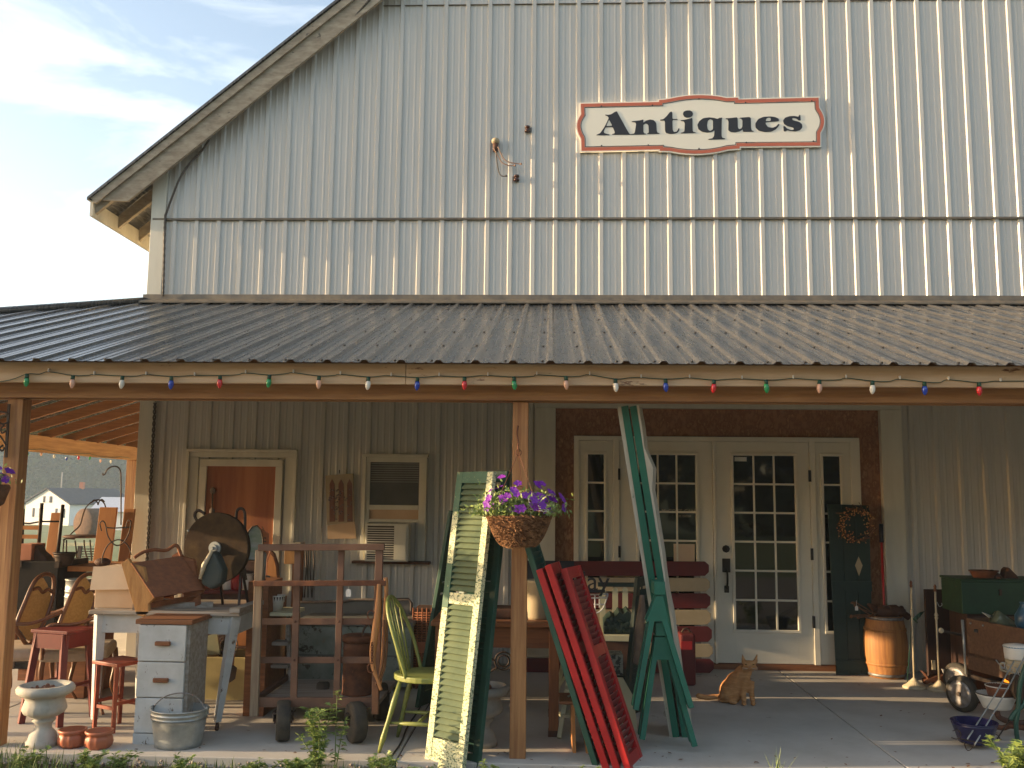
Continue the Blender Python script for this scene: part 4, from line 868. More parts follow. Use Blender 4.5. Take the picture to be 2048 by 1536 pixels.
for px, py, dy, rz in ((556, 1450, 0, .28), (705, 1452, 0, .5), (590, 1420, .62, .2), (722, 1420, .62, .3)):
    c = G(px, py + 40) if dy == 0 else G(px, 1490) + V((0, dy, 0)); c = V((c.x, 6.2 + dy, .128)); ax = V((math.cos(rz), math.sin(rz), 0)) * .045
    mb = MB(); prof = [(.07, -.045), (.118, -.045), (.128, -.03), (.128, .03), (.118, .045), (.07, .045)]
    m_ = Matrix.Rotation(rz, 3, 'Z') @ Matrix.Rotation(R(90), 3, 'Y'); mb.lathe(c, prof, 36, m=m_); wh = build('wheel', mb, 'rubber', t)
    mb = MB(); mb.cyl(c - ax * .9, c + ax * .9, .071, n=20); mb.cyl(c - ax * 1.3, c + ax * 1.3, .018, n=10); build('rim', mb, 'rustdark', wh)
    mb = MB(); mb.bar(c + ax * 1.25, c + ax * 1.25 + V((0, 0, a.z - .15)), .05, .008, side=(0, 1, 0)); mb.bar(c - ax * 1.25, c - ax * 1.25 + V((0, 0, a.z - .15)), .05, .008, side=(0, 1, 0)); mb.box((c.x, c.y, a.z - .025), (.13, .1, .01)); build('fork', mb, 'iron', t)
tagon(W(697, 1178, YF - .06), 'small white price tag on a string hanging from the cart bar')
# hames hanging on the cart
t = thing('horse_hames', 'wooden horse collar arms with iron ring, chain and leather strap on the cart corner', 'harness', W(758, 1300, YF - .08))
YH = YF - .09
mb = MB(); pp = crom([W(x, y, YH) for x, y in ((758, 1168), (757, 1200), (754, 1235), (749, 1275), (745, 1310), (748, 1340), (756, 1362), (762, 1380))], 5); k = len(pp); mb.tube(pp, [.012 + .012 * math.sin(math.pi * min(1, i / k * 1.3)) for i in range(k)], 8); build('wooden_arm', mb, 'hame', t)
mb = MB(); pp = crom([W(x, y, YH + .05) for x, y in ((771, 1155), (773, 1180), (770, 1230), (768, 1280), (764, 1330), (758, 1372))], 5); mb.tube(pp, [.014] * len(pp), 8); build('wooden_arm', mb, 'hame', t)
mb = MB(); pp = crom([W(x, y, YH) for x, y in ((768, 1240), (768, 1290), (764, 1330), (757, 1355), (751, 1370))], 6); mb.tube(pp, .008, 5); pp = [p + V((.018, .01, 0)) for p in pp]; mb.tube(pp, .007, 5); build('strap', mb, 'leather', t)
mb = MB(); mb.prism([W(x, y, YH + .01) for x, y in ((744, 1362), (757, 1362), (756, 1428), (744, 1429))], (0, .012, 0)); build('strap_end', mb, 'leather', t, bevel=.004)
for x, y, r in ((742, 1230, 9), (742, 1336, 9)):
    c = W(x, y, YH - .01); mb = MB(); mb.tube([c + V((math.cos(q) * r / 300 * .75, 0, math.sin(q) * r / 300)) for q in [i * math.pi / 10 for i in range(20)]], .0045, 6, closed=True); build('ring', mb, 'rust', t)
mb = MB()
for i in range(8): c = W(744, 1288 + i * 5.2, YH - .03); mb.tube([c + V((math.cos(q) * .007 * (1 if i % 2 else .4), math.cos(q) * .007 * (0 if i % 2 else 1), math.sin(q) * .011)) for q in [j * math.pi / 5 for j in range(10)]], .003, 5, closed=True)
build('chain', mb, 'rust', t)
# rusty can with lid and small cutter on the cart
c = V((W(714, 1390, 6.62).x, 6.62, DZ)); t = thing('rusty_can', 'tall round rusty can with lid standing on the cart deck', 'can', c)
mb = MB(); mb.lathe(c, [(.0001, 0), (.105, 0), (.108, .01), (.104, .02), (.104, .30), (.108, .31), (.104, .32), (.104, .36)], 30); build('body', mb, 'rust', t)
mb = MB(); mb.lathe(c + V((0, 0, .355)), [(.112, 0), (.114, .04), (.108, .045), (.02, .052), (.0001, .052)], 30); build('lid', mb, 'rust', t)
mb = MB(); p = W(738, 1262, 6.3); mb.tube(crom([W(725, 1270, 6.3), W(728, 1258, 6.3), W(736, 1248, 6.3), W(741, 1252, 6.3), W(745, 1268, 6.3), W(744, 1290, 6.3)]), .007, 6); tag(build('iron_hook', mb, 'iron'), 'bent iron hook beside the hames, above the rusty can', 'hook')
# flower pot on the plank
p = W(551, 1222, 7.0); mb = MB(); mb.span((W(520, 1222, 7.0).x, 6.9, p.z - .025), (W(592, 1222, 7.0).x, 7.25, p.z)); 
q = tag(build('plank', mb, 'creampaint', bevel=.003), 'pale plank behind the cart holding the painted flower pot', 'plank')
t = thing('flower_pot', 'white flower pot with dark painted triangles on the plank behind the cart', 'flower pot', (p.x, 7.02, p.z))
mb = MB(); mb.lathe((p.x, 7.02, p.z), [(.0001, 0), (.042, 0), (.052, .06), (.056, .065), (.062, .11), (.064, .115), (.058, .115), (.05, .08), (.0001, .075)], 30); build('pot', mb, 'enamel', t)
mb = MB()
for i in range(9):
    a_ = -R(170) + i * R(20); r = .0615; f = lambda a, z, rr: (p.x + rr * math.cos(a), 7.02 + rr * math.sin(a), p.z + z)
    mb.prism([f(a_ - .1, .105, .0615), f(a_ + .1, .105, .0615), f(a_, .075, .0585)], V((math.cos(a_), math.sin(a_), 0)) * .001)
build('triangles', mb, 'signblack', t)
# Plank supports: old step ladder behind the cart
t = thing('step_ladder', 'old dark wooden step ladder standing behind the cart', 'ladder', tuple(V((-1.75, 7.1, 0))))
for x0, x1 in ((548, 535), (576, 585)): mb = MB(); mb.bar(W(x0, 1225, 7.12), W(x1, 1395, 7.0) * V((1, 1, 0)) if False else V((W(x1, 1395, 7.0).x, 7.0, 0)), .022, .05); build('side_rail', mb, 'oldgrey', t)
for y in (1285, 1330, 1372): a = W(545 - (y - 1285) * .06, y, 7.05); b = W(580, y, 7.05); mb = MB(); mb.span((a.x, 6.98, a.z - .01), (b.x, 7.12, a.z + .012)); build('step', mb, 'oldgrey', t)
for x0, x1 in ((548, 542), (576, 578)): mb = MB(); mb.bar(W(x0, 1225, 7.16), (W(x1, 1390, 7.5).x, 7.5, 0), .02, .03); build('rear_leg', mb, 'oldgrey', t)
# red shelf against the wall with pots, landscape painting, guitar-shaped board, black pump, birdcage things
Yb = 8.55; a = W(360, 1180, Yb); b = W(508, 1180, Yb)
t = thing('red_counter', 'low red topped counter against the wall behind the white table', 'counter', ((a.x + b.x) / 2, Yb + .2, 0))
mb = MB(); mb.span((a.x, Yb, a.z - .03), (b.x, WY - .07, a.z)); build('top', mb, 'redpaint', t, bevel=.005)
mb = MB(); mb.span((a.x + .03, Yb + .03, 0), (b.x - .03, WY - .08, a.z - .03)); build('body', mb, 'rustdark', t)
cz = a.z
for px, r, h, m_, lab in ((455, .05, .13, 'enamel', 'white enamel mug left on the red counter'), (474, .06, .17, 'redbright', 'red patterned jar on the red counter'), (494, .05, .14, 'enamel', 'white jar on the red counter beside the painting')):
    p = W(px, 1180, Yb + .12); mb = MB(); tubv(mb, (p.x, p.y, cz), r * .9, r, h, n=20); tag(build('jar', mb, m_), lab, 'jar', 'jars on the red counter')
t = thing('landscape_painting', 'arched painting of sky and green hills leaning against the boarded door', 'painting', tuple(W(520, 1120, 8.8)))
lp = [(496, 1120), (494, 1080), (497, 1062), (505, 1053), (514, 1051), (522, 1060), (526, 1078), (527, 1120)]
mb = MB(); mb.prism([W(x, y, 8.8) for x, y in lp], (0, .012, 0)); build('panel', mb, 'paintingsky', t)
mb = MB(); mb.tube([W(x, y, 8.795) for x, y in lp], .007, 6, closed=True); build('frame', mb, 'iron', t)
mb = MB(); mb.span((W(494, 1120, 8.8).x, 8.7, cz), (W(528, 1120, 8.8).x, 8.9, W(500, 1121, 8.8).z)); tag(build('small_crate', mb, 'rustdark'), 'dark small crate holding up the arched painting', 'crate')
t = thing('wall_plaque', 'narrow shaped plaque with black tree cut-out beside the arched painting', 'plaque', tuple(W(530, 1090, 8.85)))
mb = MB(); mb.prism([W(x, y, 8.85) for x, y in ((523, 1120), (524, 1052), (529, 1062), (537, 1067), (536, 1120))], (0, .012, 0)); build('panel', mb, 'potbrown', t)
mb = MB()
for x, y, s in ((530, 1076, .02), (529, 1083, .03), (530, 1090, .02)): c = W(x, y, 8.845); mb.box(c, (s, .003, .012))
build('tree_shape', mb, 'signblack', t)
t = thing('wooden_clock_board', 'tall pointed orange wooden back like a mandolin, dark edged, behind the cart', 'wooden board', tuple(W(546, 1195, 7.6)))
lp = [(534, 1190), (531, 1150), (533, 1118), (540, 1100), (548, 1108), (555, 1130), (557, 1160), (551, 1185), (546, 1195)]
mb = MB(); mb.prism([W(x, y, 7.6) for x, y in lp], (0, .05, 0)); build('body', mb, 'oakdark', t, bevel=.004)
mb = MB(); mb.prism([W(543 + (x - 543) * .75, 1150 + (y - 1148) * .88, 7.596) for x, y in lp], (0, .004, 0)); build('face', mb, 'panelorange', t)
mb = MB(); mb.prism([W(531, 1165, 7.592), W(532, 1150, 7.592), W(540, 1152, 7.592), W(543, 1168, 7.592)], (0, .004, 0)); build('dark_inlay', mb, 'signblack', t)
p0 = W(531, 1198, 7.6); mb = MB(); mb.span((W(528, 1195, 7.6).x, 7.55, 0), (W(560, 1195, 7.6).x, 7.8, W(540, 1196, 7.6).z)); tag(build('pedestal', mb, 'brownwood'), 'dark brown pedestal under the pointed orange board', 'pedestal')
c = W(521, 1158, 6.9); t = thing('metal_thermos', 'shiny metal cylinder jug standing at the left end of the cart', 'jug', c)
mb = MB(); mb.lathe(c, [(.0001, 0), (.036, 0), (.036, .18), (.03, .195), (.0001, .2)], 24); build('body', mb, 'galv', t)
mb = MB(); mb.cyl(c - V((0, 0, .014)), c, .038, n=20); build('base_ring', mb, 'rust', t)
mb = MB(); mb.span((c.x - .07, c.y - .06, 0), (c.x + .08, c.y + .3, c.z - .015)); tag(build('narrow_crate', mb, 'brownwood'), 'narrow tall crate holding the metal jug between table and cart', 'crate')
t = thing('hanging_trellis', 'cluster of thin black iron rods hanging on the wall behind the cart', 'iron rods', tuple(W(617, 1150, 8.9)))
for i in range(5): x = 606 + i * 5; mb = MB(); mb.tube(crom([W(x, 1098, 8.92), W(x + random.uniform(-2, 2), 1140, 8.9), W(x + random.uniform(-3, 3), 1195, 8.92)]), .006, 5); build('rod', mb, 'iron', t)
t = thing('birdhouse', 'small wooden box with slatted side lit orange, on a post by the wall', 'birdhouse', tuple(W(585, 1125, 8.7)))
mb = MB(); mb.span(W(568, 1128, 8.7), W(590, 1098, 8.7) + V((0, .12, 0))); build('box', mb, 'oak', t, bevel=.003)
mb = MB(); mb.prism([W(x, y, 8.69) for x, y in ((565, 1100), (572, 1088), (600, 1085), (604, 1098))], (0, .16, 0)); build('roof', mb, 'oldgrey', t)
mb = MB(); mb.span((W(586, 1110, 8.75).x, 8.74, 0), (W(603, 1110, 8.75).x, 8.84, W(590, 1098, 8.7).z)); build('post', mb, 'brownwood_z', t)
# painted chest and headboard behind the cart
a = W(590, 1340, 7.75); b = W(722, 1243, 7.75)
t = thing('painted_chest', 'weathered grey-green painted chest with peeling rust coloured front', 'chest', ((a.x + b.x) / 2, 8, 0))
mb = MB(); mb.span((a.x, 7.75, .04), (W(822, 1300, 7.75).x, 8.25, b.z - .04)); build('body', mb, 'chest', t, bevel=.006)
mb = MB(); mb.span((a.x - .015, 7.73, b.z - .038), (W(822, 1300, 7.75).x + .015, 8.27, b.z)); build('lid', mb, 'headboard', t, bevel=.006)
mb = MB(); 
for z in (.28,): mb.span((a.x + .01, 7.743, z), (W(822, 1300, 7.75).x - .01, 7.752, z + .012))
build('moulding', mb, 'headboard', t)
t = thing('grey_headboard', 'flat dark grey headboard with pale worn edge standing behind the painted chest', 'headboard', tuple(W(700, 1300, 8.4)))
lp = [(600, 1270), (600, 1204), (690, 1203), (700, 1201), (818, 1199), (823, 1206), (822, 1345), (600, 1345)]
mb = MB(); mb.prism([W(x, y, 8.4) for x, y in lp], (0, .04, 0)); build('panel', mb, 'headboard', t, bevel=.004)
mb = MB(); mb.tube([W(600, 1204, 8.39), W(690, 1203, 8.39), W(700, 1200, 8.39), W(817, 1198, 8.39), W(823, 1206, 8.39), W(822, 1345, 8.39)], .012, 6); build('edge', mb, 'bark', t)
# wicker hamper
a = W(824, 1335, 7.9); b = W(876, 1216, 7.9); t = thing('wicker_hamper', 'tall red-brown woven wicker hamper beyond the green chair', 'hamper', ((a.x + b.x) / 2, 8, 0))
mb = MB(); 
for i in range(30): z = .03 + i * (b.z - .05) / 30; mb.tube([V((a.x, 7.9, z)), V((b.x + .1, 7.9, z)), V((b.x + .1, 8.2, z)), V((a.x, 8.2, z))], .0075, 5, closed=True)
for i in range(9): x = a.x + (b.x + .1 - a.x) * i / 8; mb.cyl((x, 7.896, .0), (x, 7.896, b.z), .006, n=5)
build('weave', mb, 'wicker', t)
mb = MB(); mb.span((a.x + .008, 7.91, .0), (b.x + .09, 8.19, b.z - .01)); build('lining', mb, 'rustdark', t)
mb = MB(); p = W(842, 1295, 7.88); mb.box(p, (.07, .006, .09)); build('label', mb, 'terra', t)
# yellowish low planter box
a = W(386, 1372, 7.35); b = W(500, 1316, 7.35); t = thing('planter_box', 'low yellowish wooden box on the floor behind the white table', 'box', ((a.x + b.x) / 2, 7.5, 0))
mb = MB(); mb.span((a.x, 7.35, 0), (b.x + .12, 7.38, b.z)); mb.span((a.x, 7.75, 0), (b.x + .12, 7.78, b.z)); mb.span((a.x, 7.38, 0), (a.x + .03, 7.75, b.z)); mb.span((b.x + .09, 7.38, 0), (b.x + .12, 7.75, b.z)); build('sides', mb, 'yellowold', t, bevel=.004)
mb = MB(); mb.span((a.x + .03, 7.38, 0), (b.x + .09, 7.75, .03)); build('bottom', mb, 'yellowold', t)
bz = b.z
# things in and on it
t = thing('small_fan', 'old round dark desk fan sitting on the yellowish box', 'fan', tuple(W(450, 1316, 7.5)))
c = W(452, 1290, 7.48); mb = MB()
for r in (.095, .07, .045): mb.tube([c + V((math.cos(q) * r, 0, math.sin(q) * r)) for q in [i * math.pi / 12 for i in range(24)]], .004, 5, closed=True)
for k in range(10): q = k * math.pi / 5; mb.tube([c, c + V((math.cos(q) * .095, -.0, math.sin(q) * .095))], .003, 4)
build('guard', mb, 'iron', t); mb = MB(); mb.cyl(c + V((0, .01, 0)), c + V((0, .1, 0)), .05, .04, 16); mb.cyl(c + V((0, .05, 0)), (c.x, 7.53, bz), .015); mb.cyl((c.x, 7.53, bz), (c.x, 7.53, bz + .02), .06); build('motor', mb, 'iron', t)
a = W(403, 1312, 7.4); b = W(432, 1268, 7.4); mb = MB(); mb.prism([W(x, y, 7.42) for x, y in ((405, 1312), (408, 1274), (434, 1266), (440, 1308))], (0, .02, 0)); tag(build('glass_insulator_plate', mb, mat('greenplate', (.3, .38, .3), (.5, .46, .28), scale=5, rough=.4)), 'pale green square plate leaning on the yellowish box', 'plate')
t = thing('slatted_crate', 'small slatted crate with pale slats behind the drawer cabinet', 'crate', tuple(W(397, 1300, 7.5)))
for i in range(5): y = 1268 + i * 8; mb = MB(); mb.bar(W(388, y, 7.5), W(406, y + 3, 7.5), .018, .01, side=(0, 0, 1)); build('slat', mb, 'creampaint', t)
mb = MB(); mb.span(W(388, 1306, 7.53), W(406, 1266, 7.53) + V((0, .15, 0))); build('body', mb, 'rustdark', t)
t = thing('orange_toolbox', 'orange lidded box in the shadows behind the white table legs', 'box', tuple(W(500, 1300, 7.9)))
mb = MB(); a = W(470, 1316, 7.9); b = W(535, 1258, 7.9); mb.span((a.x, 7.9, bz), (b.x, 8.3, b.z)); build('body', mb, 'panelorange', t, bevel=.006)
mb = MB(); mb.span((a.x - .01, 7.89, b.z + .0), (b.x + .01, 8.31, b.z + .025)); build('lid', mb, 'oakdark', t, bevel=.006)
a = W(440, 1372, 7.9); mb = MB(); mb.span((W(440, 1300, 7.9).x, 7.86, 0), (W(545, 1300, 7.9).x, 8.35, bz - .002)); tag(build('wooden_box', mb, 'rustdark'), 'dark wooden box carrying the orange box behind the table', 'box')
# dark paddle hanging off the table
t = thing('iron_scoop', 'dark flat iron shovel blade hanging between the white table legs', 'shovel', tuple(W(465, 1330, 7.1)))
mb = MB(); mb.prism([W(x, y, 7.14) for x, y in ((455, 1350), (453, 1345), (464, 1328), (474, 1336), (470, 1358), (459, 1366))], (0, .006, 0)); build('blade', mb, 'iron', t)
mb = MB(); mb.tube([W(466, 1330, 7.14), W(469, 1290, 7.13), W(470, 1255, 7.12)], .008, 6); build('handle', mb, 'wirered', t)

# ---- green Windsor chair, side on
t = thing('windsor_chair', 'yellow-green painted spindle back chair standing side on by the big shutter', 'chair', (-.72, 6.1, 0))
sc_ = V((-.80, 6.13, .445)); rz = Matrix.Rotation(R(-8), 3, 'Z')
Q = lambda x, y, z: sc_ + rz @ V((x, y, z))
lp = [Q(math.cos(a) * .2 * (1.0 if math.cos(a) > 0 else .98), math.sin(a) * (.2 + .02 * math.cos(a)), -.018) for a in [i * math.pi / 16 for i in range(32)]]
mb = MB(); mb.prism(lp, (0, 0, .036)); build('seat', mb, 'greenchair', t, bevel=.008)
# hoop
hp = [Q(-.07, -.17, .01), Q(-.13, -.185, .2), Q(-.20, -.15, .38), Q(-.235, -.07, .47), Q(-.24, 0, .49), Q(-.235, .07, .47), Q(-.20, .15, .38), Q(-.13, .185, .2), Q(-.07, .17, .01)]
mb = MB(); mb.tube(crom(hp, 6), .0125, 10); build('back_hoop', mb, 'greenchair', t)
cp = crom(hp, 6)
for k, j in enumerate((14, 19, 24, 29, 34)): mb = MB(); mb.tube([Q(-.12, -.09 + k * .045, .01), cp[j]], .0065, 7); build('spindle', mb, 'greenchair', t)
for x, y in ((-.12, -.13), (.12, -.13), (.12, .13), (-.12, .13)):
    a_ = Q(x, y, -.02); b_ = Q(x * 1.9, y * 1.5, 0); b_.z = 0
    mb = MB(); mb.tube([a_, a_.lerp(b_, .3), a_.lerp(b_, .55), a_.lerp(b_, .8), b_], [.013, .019, .014, .018, .010], 10); build('leg', mb, 'greenchair', t)
for y in (-.155, .155):
    for f in (1,): mb = MB(); a_ = Q(-.17, y, -.27); b_ = Q(.17, y, -.27); mb.tube([a_, a_.lerp(b_, .5), b_], [.008, .014, .008], 8); build('stretcher', mb, 'greenchair', t)
mb = MB(); mb.tube([Q(0, -.155, -.27), Q(0, 0, -.27), Q(0, .155, -.27)], [.008, .012, .008], 8); build('stretcher', mb, 'greenchair', t)

# ---- shutters
def shutter(name, lab, B, wv, lv, W_, L_, T_, m_frame, m_slat, grp=None, nsl=40, stile=.05, midrail=(.58,), tilt=1, parts=True, segs=None, base=.11):
    """B lower corner, wv unit across, lv unit up the shutter"""
    wv = V(wv).normalized(); lv = V(lv).normalized(); lv = (lv - wv * lv.dot(wv)).normalized(); nv = wv.cross(lv).normalized()   # front normal
    m = Matrix((wv, -nv, lv)).transposed()       # local x across, local y to the back, local z up
    B = V(B); P = lambda x, y, z: B + m @ V((x, y, z))
    t = thing(name, lab, 'shutter', B, grp)
    mb = MB()
    mb.box(P(W_ - stile / 2, T_ / 2, L_ / 2), (stile, T_, L_), m)
    if segs:
        mg = MB()
        for a_, b_, g_ in segs: (mg if g_ else mb).box(P(stile / 2, T_ / 2, L_ * (a_ + b_) / 2), (stile, T_, L_ * (b_ - a_)), m)
        mg.box(P(W_ / 2 - stile * .2, T_ / 2 + .0012, L_ - .035), (W_ - stile * 1.6, T_ - .001, .072), m)
        build('green_stile', mg, 'greenold', t)
    else: mb.box(P(stile / 2, T_ / 2, L_ / 2), (stile, T_, L_), m)
    f = build('frame', mb, m_frame, t, bevel=.003)
    mb = MB(); rails = [(0, base)] + [(L_ * q, .07) for q in midrail] + [(L_ - .07, .07)]
    for z, h in rails: mb = MB(); mb.box(P(W_ / 2, T_ / 2 + .001, z + h / 2), (W_ - stile * 2, T_ - .004, h), m); build('rail', mb, m_frame, t, bevel=.002)
    mb = MB(); pitch = .038; z = base + .01
    sm = m @ Matrix.Rotation(R(-38) * tilt, 3, 'X')
    while z < L_ - .09:
        ok = all(not (rz_ - .012 < z + .02 < rz_ + h + .012) for rz_, h in rails)
        if ok: mb.box(P(W_ / 2, T_ / 2, z + .02), (W_ - stile * 2 + .004, .007, .048), sm)
        z += pitch
    build('louvres', mb, m_slat, t)
    mb = MB(); mb.box(P(W_ / 2, T_ + .002, L_ / 2), (.02, .006, L_ * .96), m)
    if parts: build('tilt_rod', mb, m_slat, t)
    return t
bl = G(850, 1530, -.06); tl = W(955, 948, 5.86)
# broad face looks left and a little forward
wv = V((.80, -.60, 0))
B1 = V((bl.x + .0, 5.86, -.07)); L1 = V((.335, .07, 1.80)); 
shutter('louvred_shutter', 'long louvred shutter with peeling cream and green paint leaning on the centre post', B1, wv, L1, .31, 1.84, .035, 'peel', 'louvre', 'shutters leaning at the centre post', midrail=(.545,), base=.2, segs=[(0, .53, 0), (.53, .68, 1), (.68, .86, 0), (.86, 1, 1)])  # green stile paint, broken by a cream stretch that paints in sunlight
o2 = V((.085, .115, .0)); shutter('louvred_shutter', 'dark green shutter leaning right behind the peeling cream shutter', B1 + o2, wv, L1, .31, 1.85, .035, 'greendark', 'greendark', 'shutters leaning at the centre post')
# back left shutter behind the chair
a = G(838, 1400); shutter('louvred_shutter', 'thin dark green shutter leaning behind the wicker hamper and green chair', (-.98, 7.2, 0), (.35, .95, 0), (.30, .1, 1.45), .33, 1.5, .03, 'greendark', 'greendark')
# dark green one to the right of the post
B = G(1203, 1528, -.02); wR = V((.20, .98, 0))
shutter('louvred_shutter', 'dark green shutter edge leaning left onto the post above the red ones', (B.x - .02, 5.80, -.02), wR, (-.50, .06, 1.50), .30, 1.62, .035, 'greendark', 'greendark', 'shutters leaning at the centre post', tilt=-1)
for i, (dx, lab) in enumerate(((.066, 'red louvred shutter next to the dark green one, at the bottom of the lean'), (.130, 'red louvred shutter in the middle of the three leaning red shutters'), (.194, 'outermost red louvred shutter, its slats facing the doors'))):
    shutter('louvred_shutter', lab, (B.x - .015 + dx, 5.78 - i * .012, -.04), V((.34, .94, 0)) if i == 2 else wR, (-.44, .06, 1.23), .29, 1.27 + .03 * (i % 2), .042, 'redbright', 'redshade', 'red shutters leaning at the centre post', tilt=-1, midrail=(.55,))
# ---- brown table right of the post
t = thing('kitchen_table', 'brown wooden table with square legs behind the centre post', 'table', (-.35, 6.75, 0))
x0, x1, y0, y1, h = -.80, .10, 6.42, 7.1, .745
mb = MB(); mb.span((x0, y0, h - .03), (x1, y1, h)); build('top', mb, 'brownwood', t, bevel=.005)
mb = MB(); mb.span((x0 + .04, y0 + .03, h - .17), (x1 - .04, y0 + .05, h - .03)); mb.span((x1 - .06, y0 + .05, h - .17), (x1 - .04, y1 - .05, h - .03)); mb.span((x0 + .04, y0 + .05, h - .17), (x0 + .06, y1 - .05, h - .03)); build('apron', mb, 'brownwood', t)
for x in (x0 + .03, x1 - .095):
    for y in (y0 + .02, y1 - .09): mb = MB(); mb.span((x, y, .04), (x + .068, y + .068, h - .03)); build('leg', mb, 'brownwood_z', t, bevel=.003); mb = MB(); mb.span((x - .003, y - .003, 0), (x + .071, y + .071, .04)); build('foot', mb, 'rustdark', t)
c = V((W(1076, 1235, 6.65).x, 6.65, h)); t = thing('stoneware_crock', 'beige stoneware crock standing on the brown table', 'crock', c)
mb = MB(); mb.lathe(c, [(.0001, 0), (.08, 0), (.084, .02), (.084, .24), (.088, .25), (.09, .27), (.078, .27), (.074, .06), (.0001, .05)], 32); build('body', mb, 'crock', t)
mb = MB(); mb.span((c.x - .33, 6.6, h), (c.x - .13, 6.85, h + .07)); tag(build('leather_case', mb, 'rustdark', bevel=.015), 'dark reddish case lying on the brown table behind the post', 'case')
tagon(W(1103, 1190, 6.45), 'pale price tag hanging near the crock on the brown table', .03, .06)
t = thing('sewing_base', 'black scrolled iron treadle base in the shade under the brown table', 'treadle base', tuple(V((-.35, 7.6, 0))))
c = W(1007, 1322, 7.6); 
for r in (.07, .045): mb = MB(); mb.tube([c + V((math.cos(q) * r, 0, math.sin(q) * r)) for q in [i * math.pi / 10 for i in range(20)]], .007, 6, closed=True); build('ring', mb, 'iron', t)
for s in (-1, 1):
    mb = MB(); mb.tube(crom([c + V((s * .07, 0, 0)), c + V((s * .14, 0, .06)), c + V((s * .1, 0, .14)), c + V((s * .17, 0, .2))]), .008, 6); mb.tube(crom([c + V((s * .05, 0, -.05)), c + V((s * .13, 0, -.12)), V((c.x + s * .17, 7.6, 0))]), .008, 6); build('scroll', mb, 'iron', t)
# cream step ladder
t = thing('step_ladder', 'small cream painted step ladder standing behind the red shutters', 'ladder', (.1, 6.9, 0))
for q in (((1142, 1330), (1118, 1481), 6.55), ((1176, 1330), (1183, 1481), 6.55)): a = W(*q[0], q[2] + .12); b = W(*q[1], q[2] - .15); mb = MB(); mb.bar(a, V((b.x, b.y, 0)), .03, .06); build('side_rail', mb, 'creampaint', t, bevel=.003)
for q in (((1132, 1290), (1108, 1400), 6.95), ((1170, 1300), (1160, 1400), 6.95)): a = W(*q[0], 6.75); b = W(*q[1], 7.2); mb = MB(); mb.bar(a, V((b.x, b.y, 0)), .025, .03); build('rear_leg', mb, 'creampaint', t)
a = W(1136, 1328, 6.6); b = W(1182, 1328, 6.6); mb = MB(); mb.span((a.x, 6.55, a.z), (b.x, 6.8, a.z + .022)); build('top', mb, 'creampaint', t)
for y in (1380, 1430): a = W(1130 - (y - 1380) * .1, y, 6.5); b = W(1178, y, 6.5); mb = MB(); mb.span((a.x, 6.42, a.z), (b.x, 6.56, a.z + .018)); build('step', mb, 'creampaint', t)
mb = MB(); a = W(1112, 1380, 7.0); b = W(1142, 1335, 6.9); mb.bar(a, b, .02, .015); mb.bar(W(1110, 1420, 7.0), W(1126, 1435, 6.8), .02, .015); build('brace', mb, 'creampaint', t)
# cream board
mb = MB(); mb.prism([W(x, y, 6.7) for x, y in ((1228, 1355), (1246, 1356), (1268, 1395), (1276, 1480), (1262, 1480), (1240, 1410))], (0, .02, 0)); tag(build('cream_board', mb, 'creampaint'), 'cut cream board leaning behind the red shutters', 'board')
# little brown stool, sunlight on its left put into the orange end boards
t = thing('foot_stool', 'small dark brown footstool with a board end beside the red shutters', 'stool', (.22, 6.2, 0))
a = W(1118, 1402, 6.15); b = W(1180, 1402, 6.15); hz = W(1150, 1405, 6.12).z
mb = MB(); mb.span((a.x, 6.05, hz), (b.x, 6.32, hz + .02)); build('top', mb, 'brownwood', t, bevel=.004)
for x in (W(1142, 1450, 6.1).x, b.x - .04): mb = MB(); mb.prism([(x, 6.08, hz), (x, 6.28, hz), (x + .01, 6.3, 0), (x + .01, 6.22, 0), (x, 6.18, .06), (x + .01, 6.14, 0), (x + .01, 6.06, 0)], (.022, 0, 0)); build('end_board', mb, 'panelorange', t)
mb = MB(); mb.tube([V(((a.x + b.x) / 2 + math.cos(q) * .04, 6.18 + math.sin(q) * .04, hz + .026)) for q in [i * .4 for i in range(10)]], .005, 5); tag(build('horseshoe', mb, 'galv'), 'bent metal horseshoe lying on the small brown footstool', 'horseshoe')
# cable on the floor
mb = MB(); mb.tube(crom([(x.x, x.y, .006) for x in (G(770, 1530), G(800, 1490), G(815, 1455), G(835, 1425), G(850, 1395))], 5), .006, 6); tag(build('floor_cord', mb, 'rubber'), 'thin black cord lying across the slab behind the green chair', 'cord')
# ---- flag of fence boards
YQ = 8.72; t = thing('plank_flag', 'large flag made of red and cream fence planks with a dark blue corner', 'flag', tuple(V((.9, YQ, 0))))
rows = [(1122, 1152, 1418), (1155, 1183, 1420), (1186, 1217, 1421), (1219, 1250, 1422), (1252, 1284, 1424), (1287, 1315, 1426), (1317, 1346, 1428)]
for i, (ya, yb, xr) in enumerate(rows):
    xl = 1050; q = [(xl, ya), (xr - 8, ya + 1), (xr, ya + 8), (xr, yb - 8), (xr - 8, yb), (xl, yb)]
    mb = MB(); mb.prism([W(x, y, YQ) for x, y in q], (0, .02, 0)); build('plank', mb, 'flagred' if i % 2 == 0 else 'flagcream', t, bevel=.003)
mb = MB(); mb.prism([W(x, y, YQ - .006) for x, y in ((1052, 1121), (1148, 1122), (1148, 1252), (1052, 1250))], (0, .005, 0)); build('blue_corner', mb, 'flagblue', t)
mb = MB(); mb.span((W(1200, 1200, YQ).x, YQ + .021, 0), (W(1212, 1200, YQ).x, YQ + .05, .95)); mb.span((W(1390, 1200, YQ).x, YQ + .021, 0), (W(1402, 1200, YQ).x, YQ + .05, .95)); build('batten', mb, 'oldgrey', t)
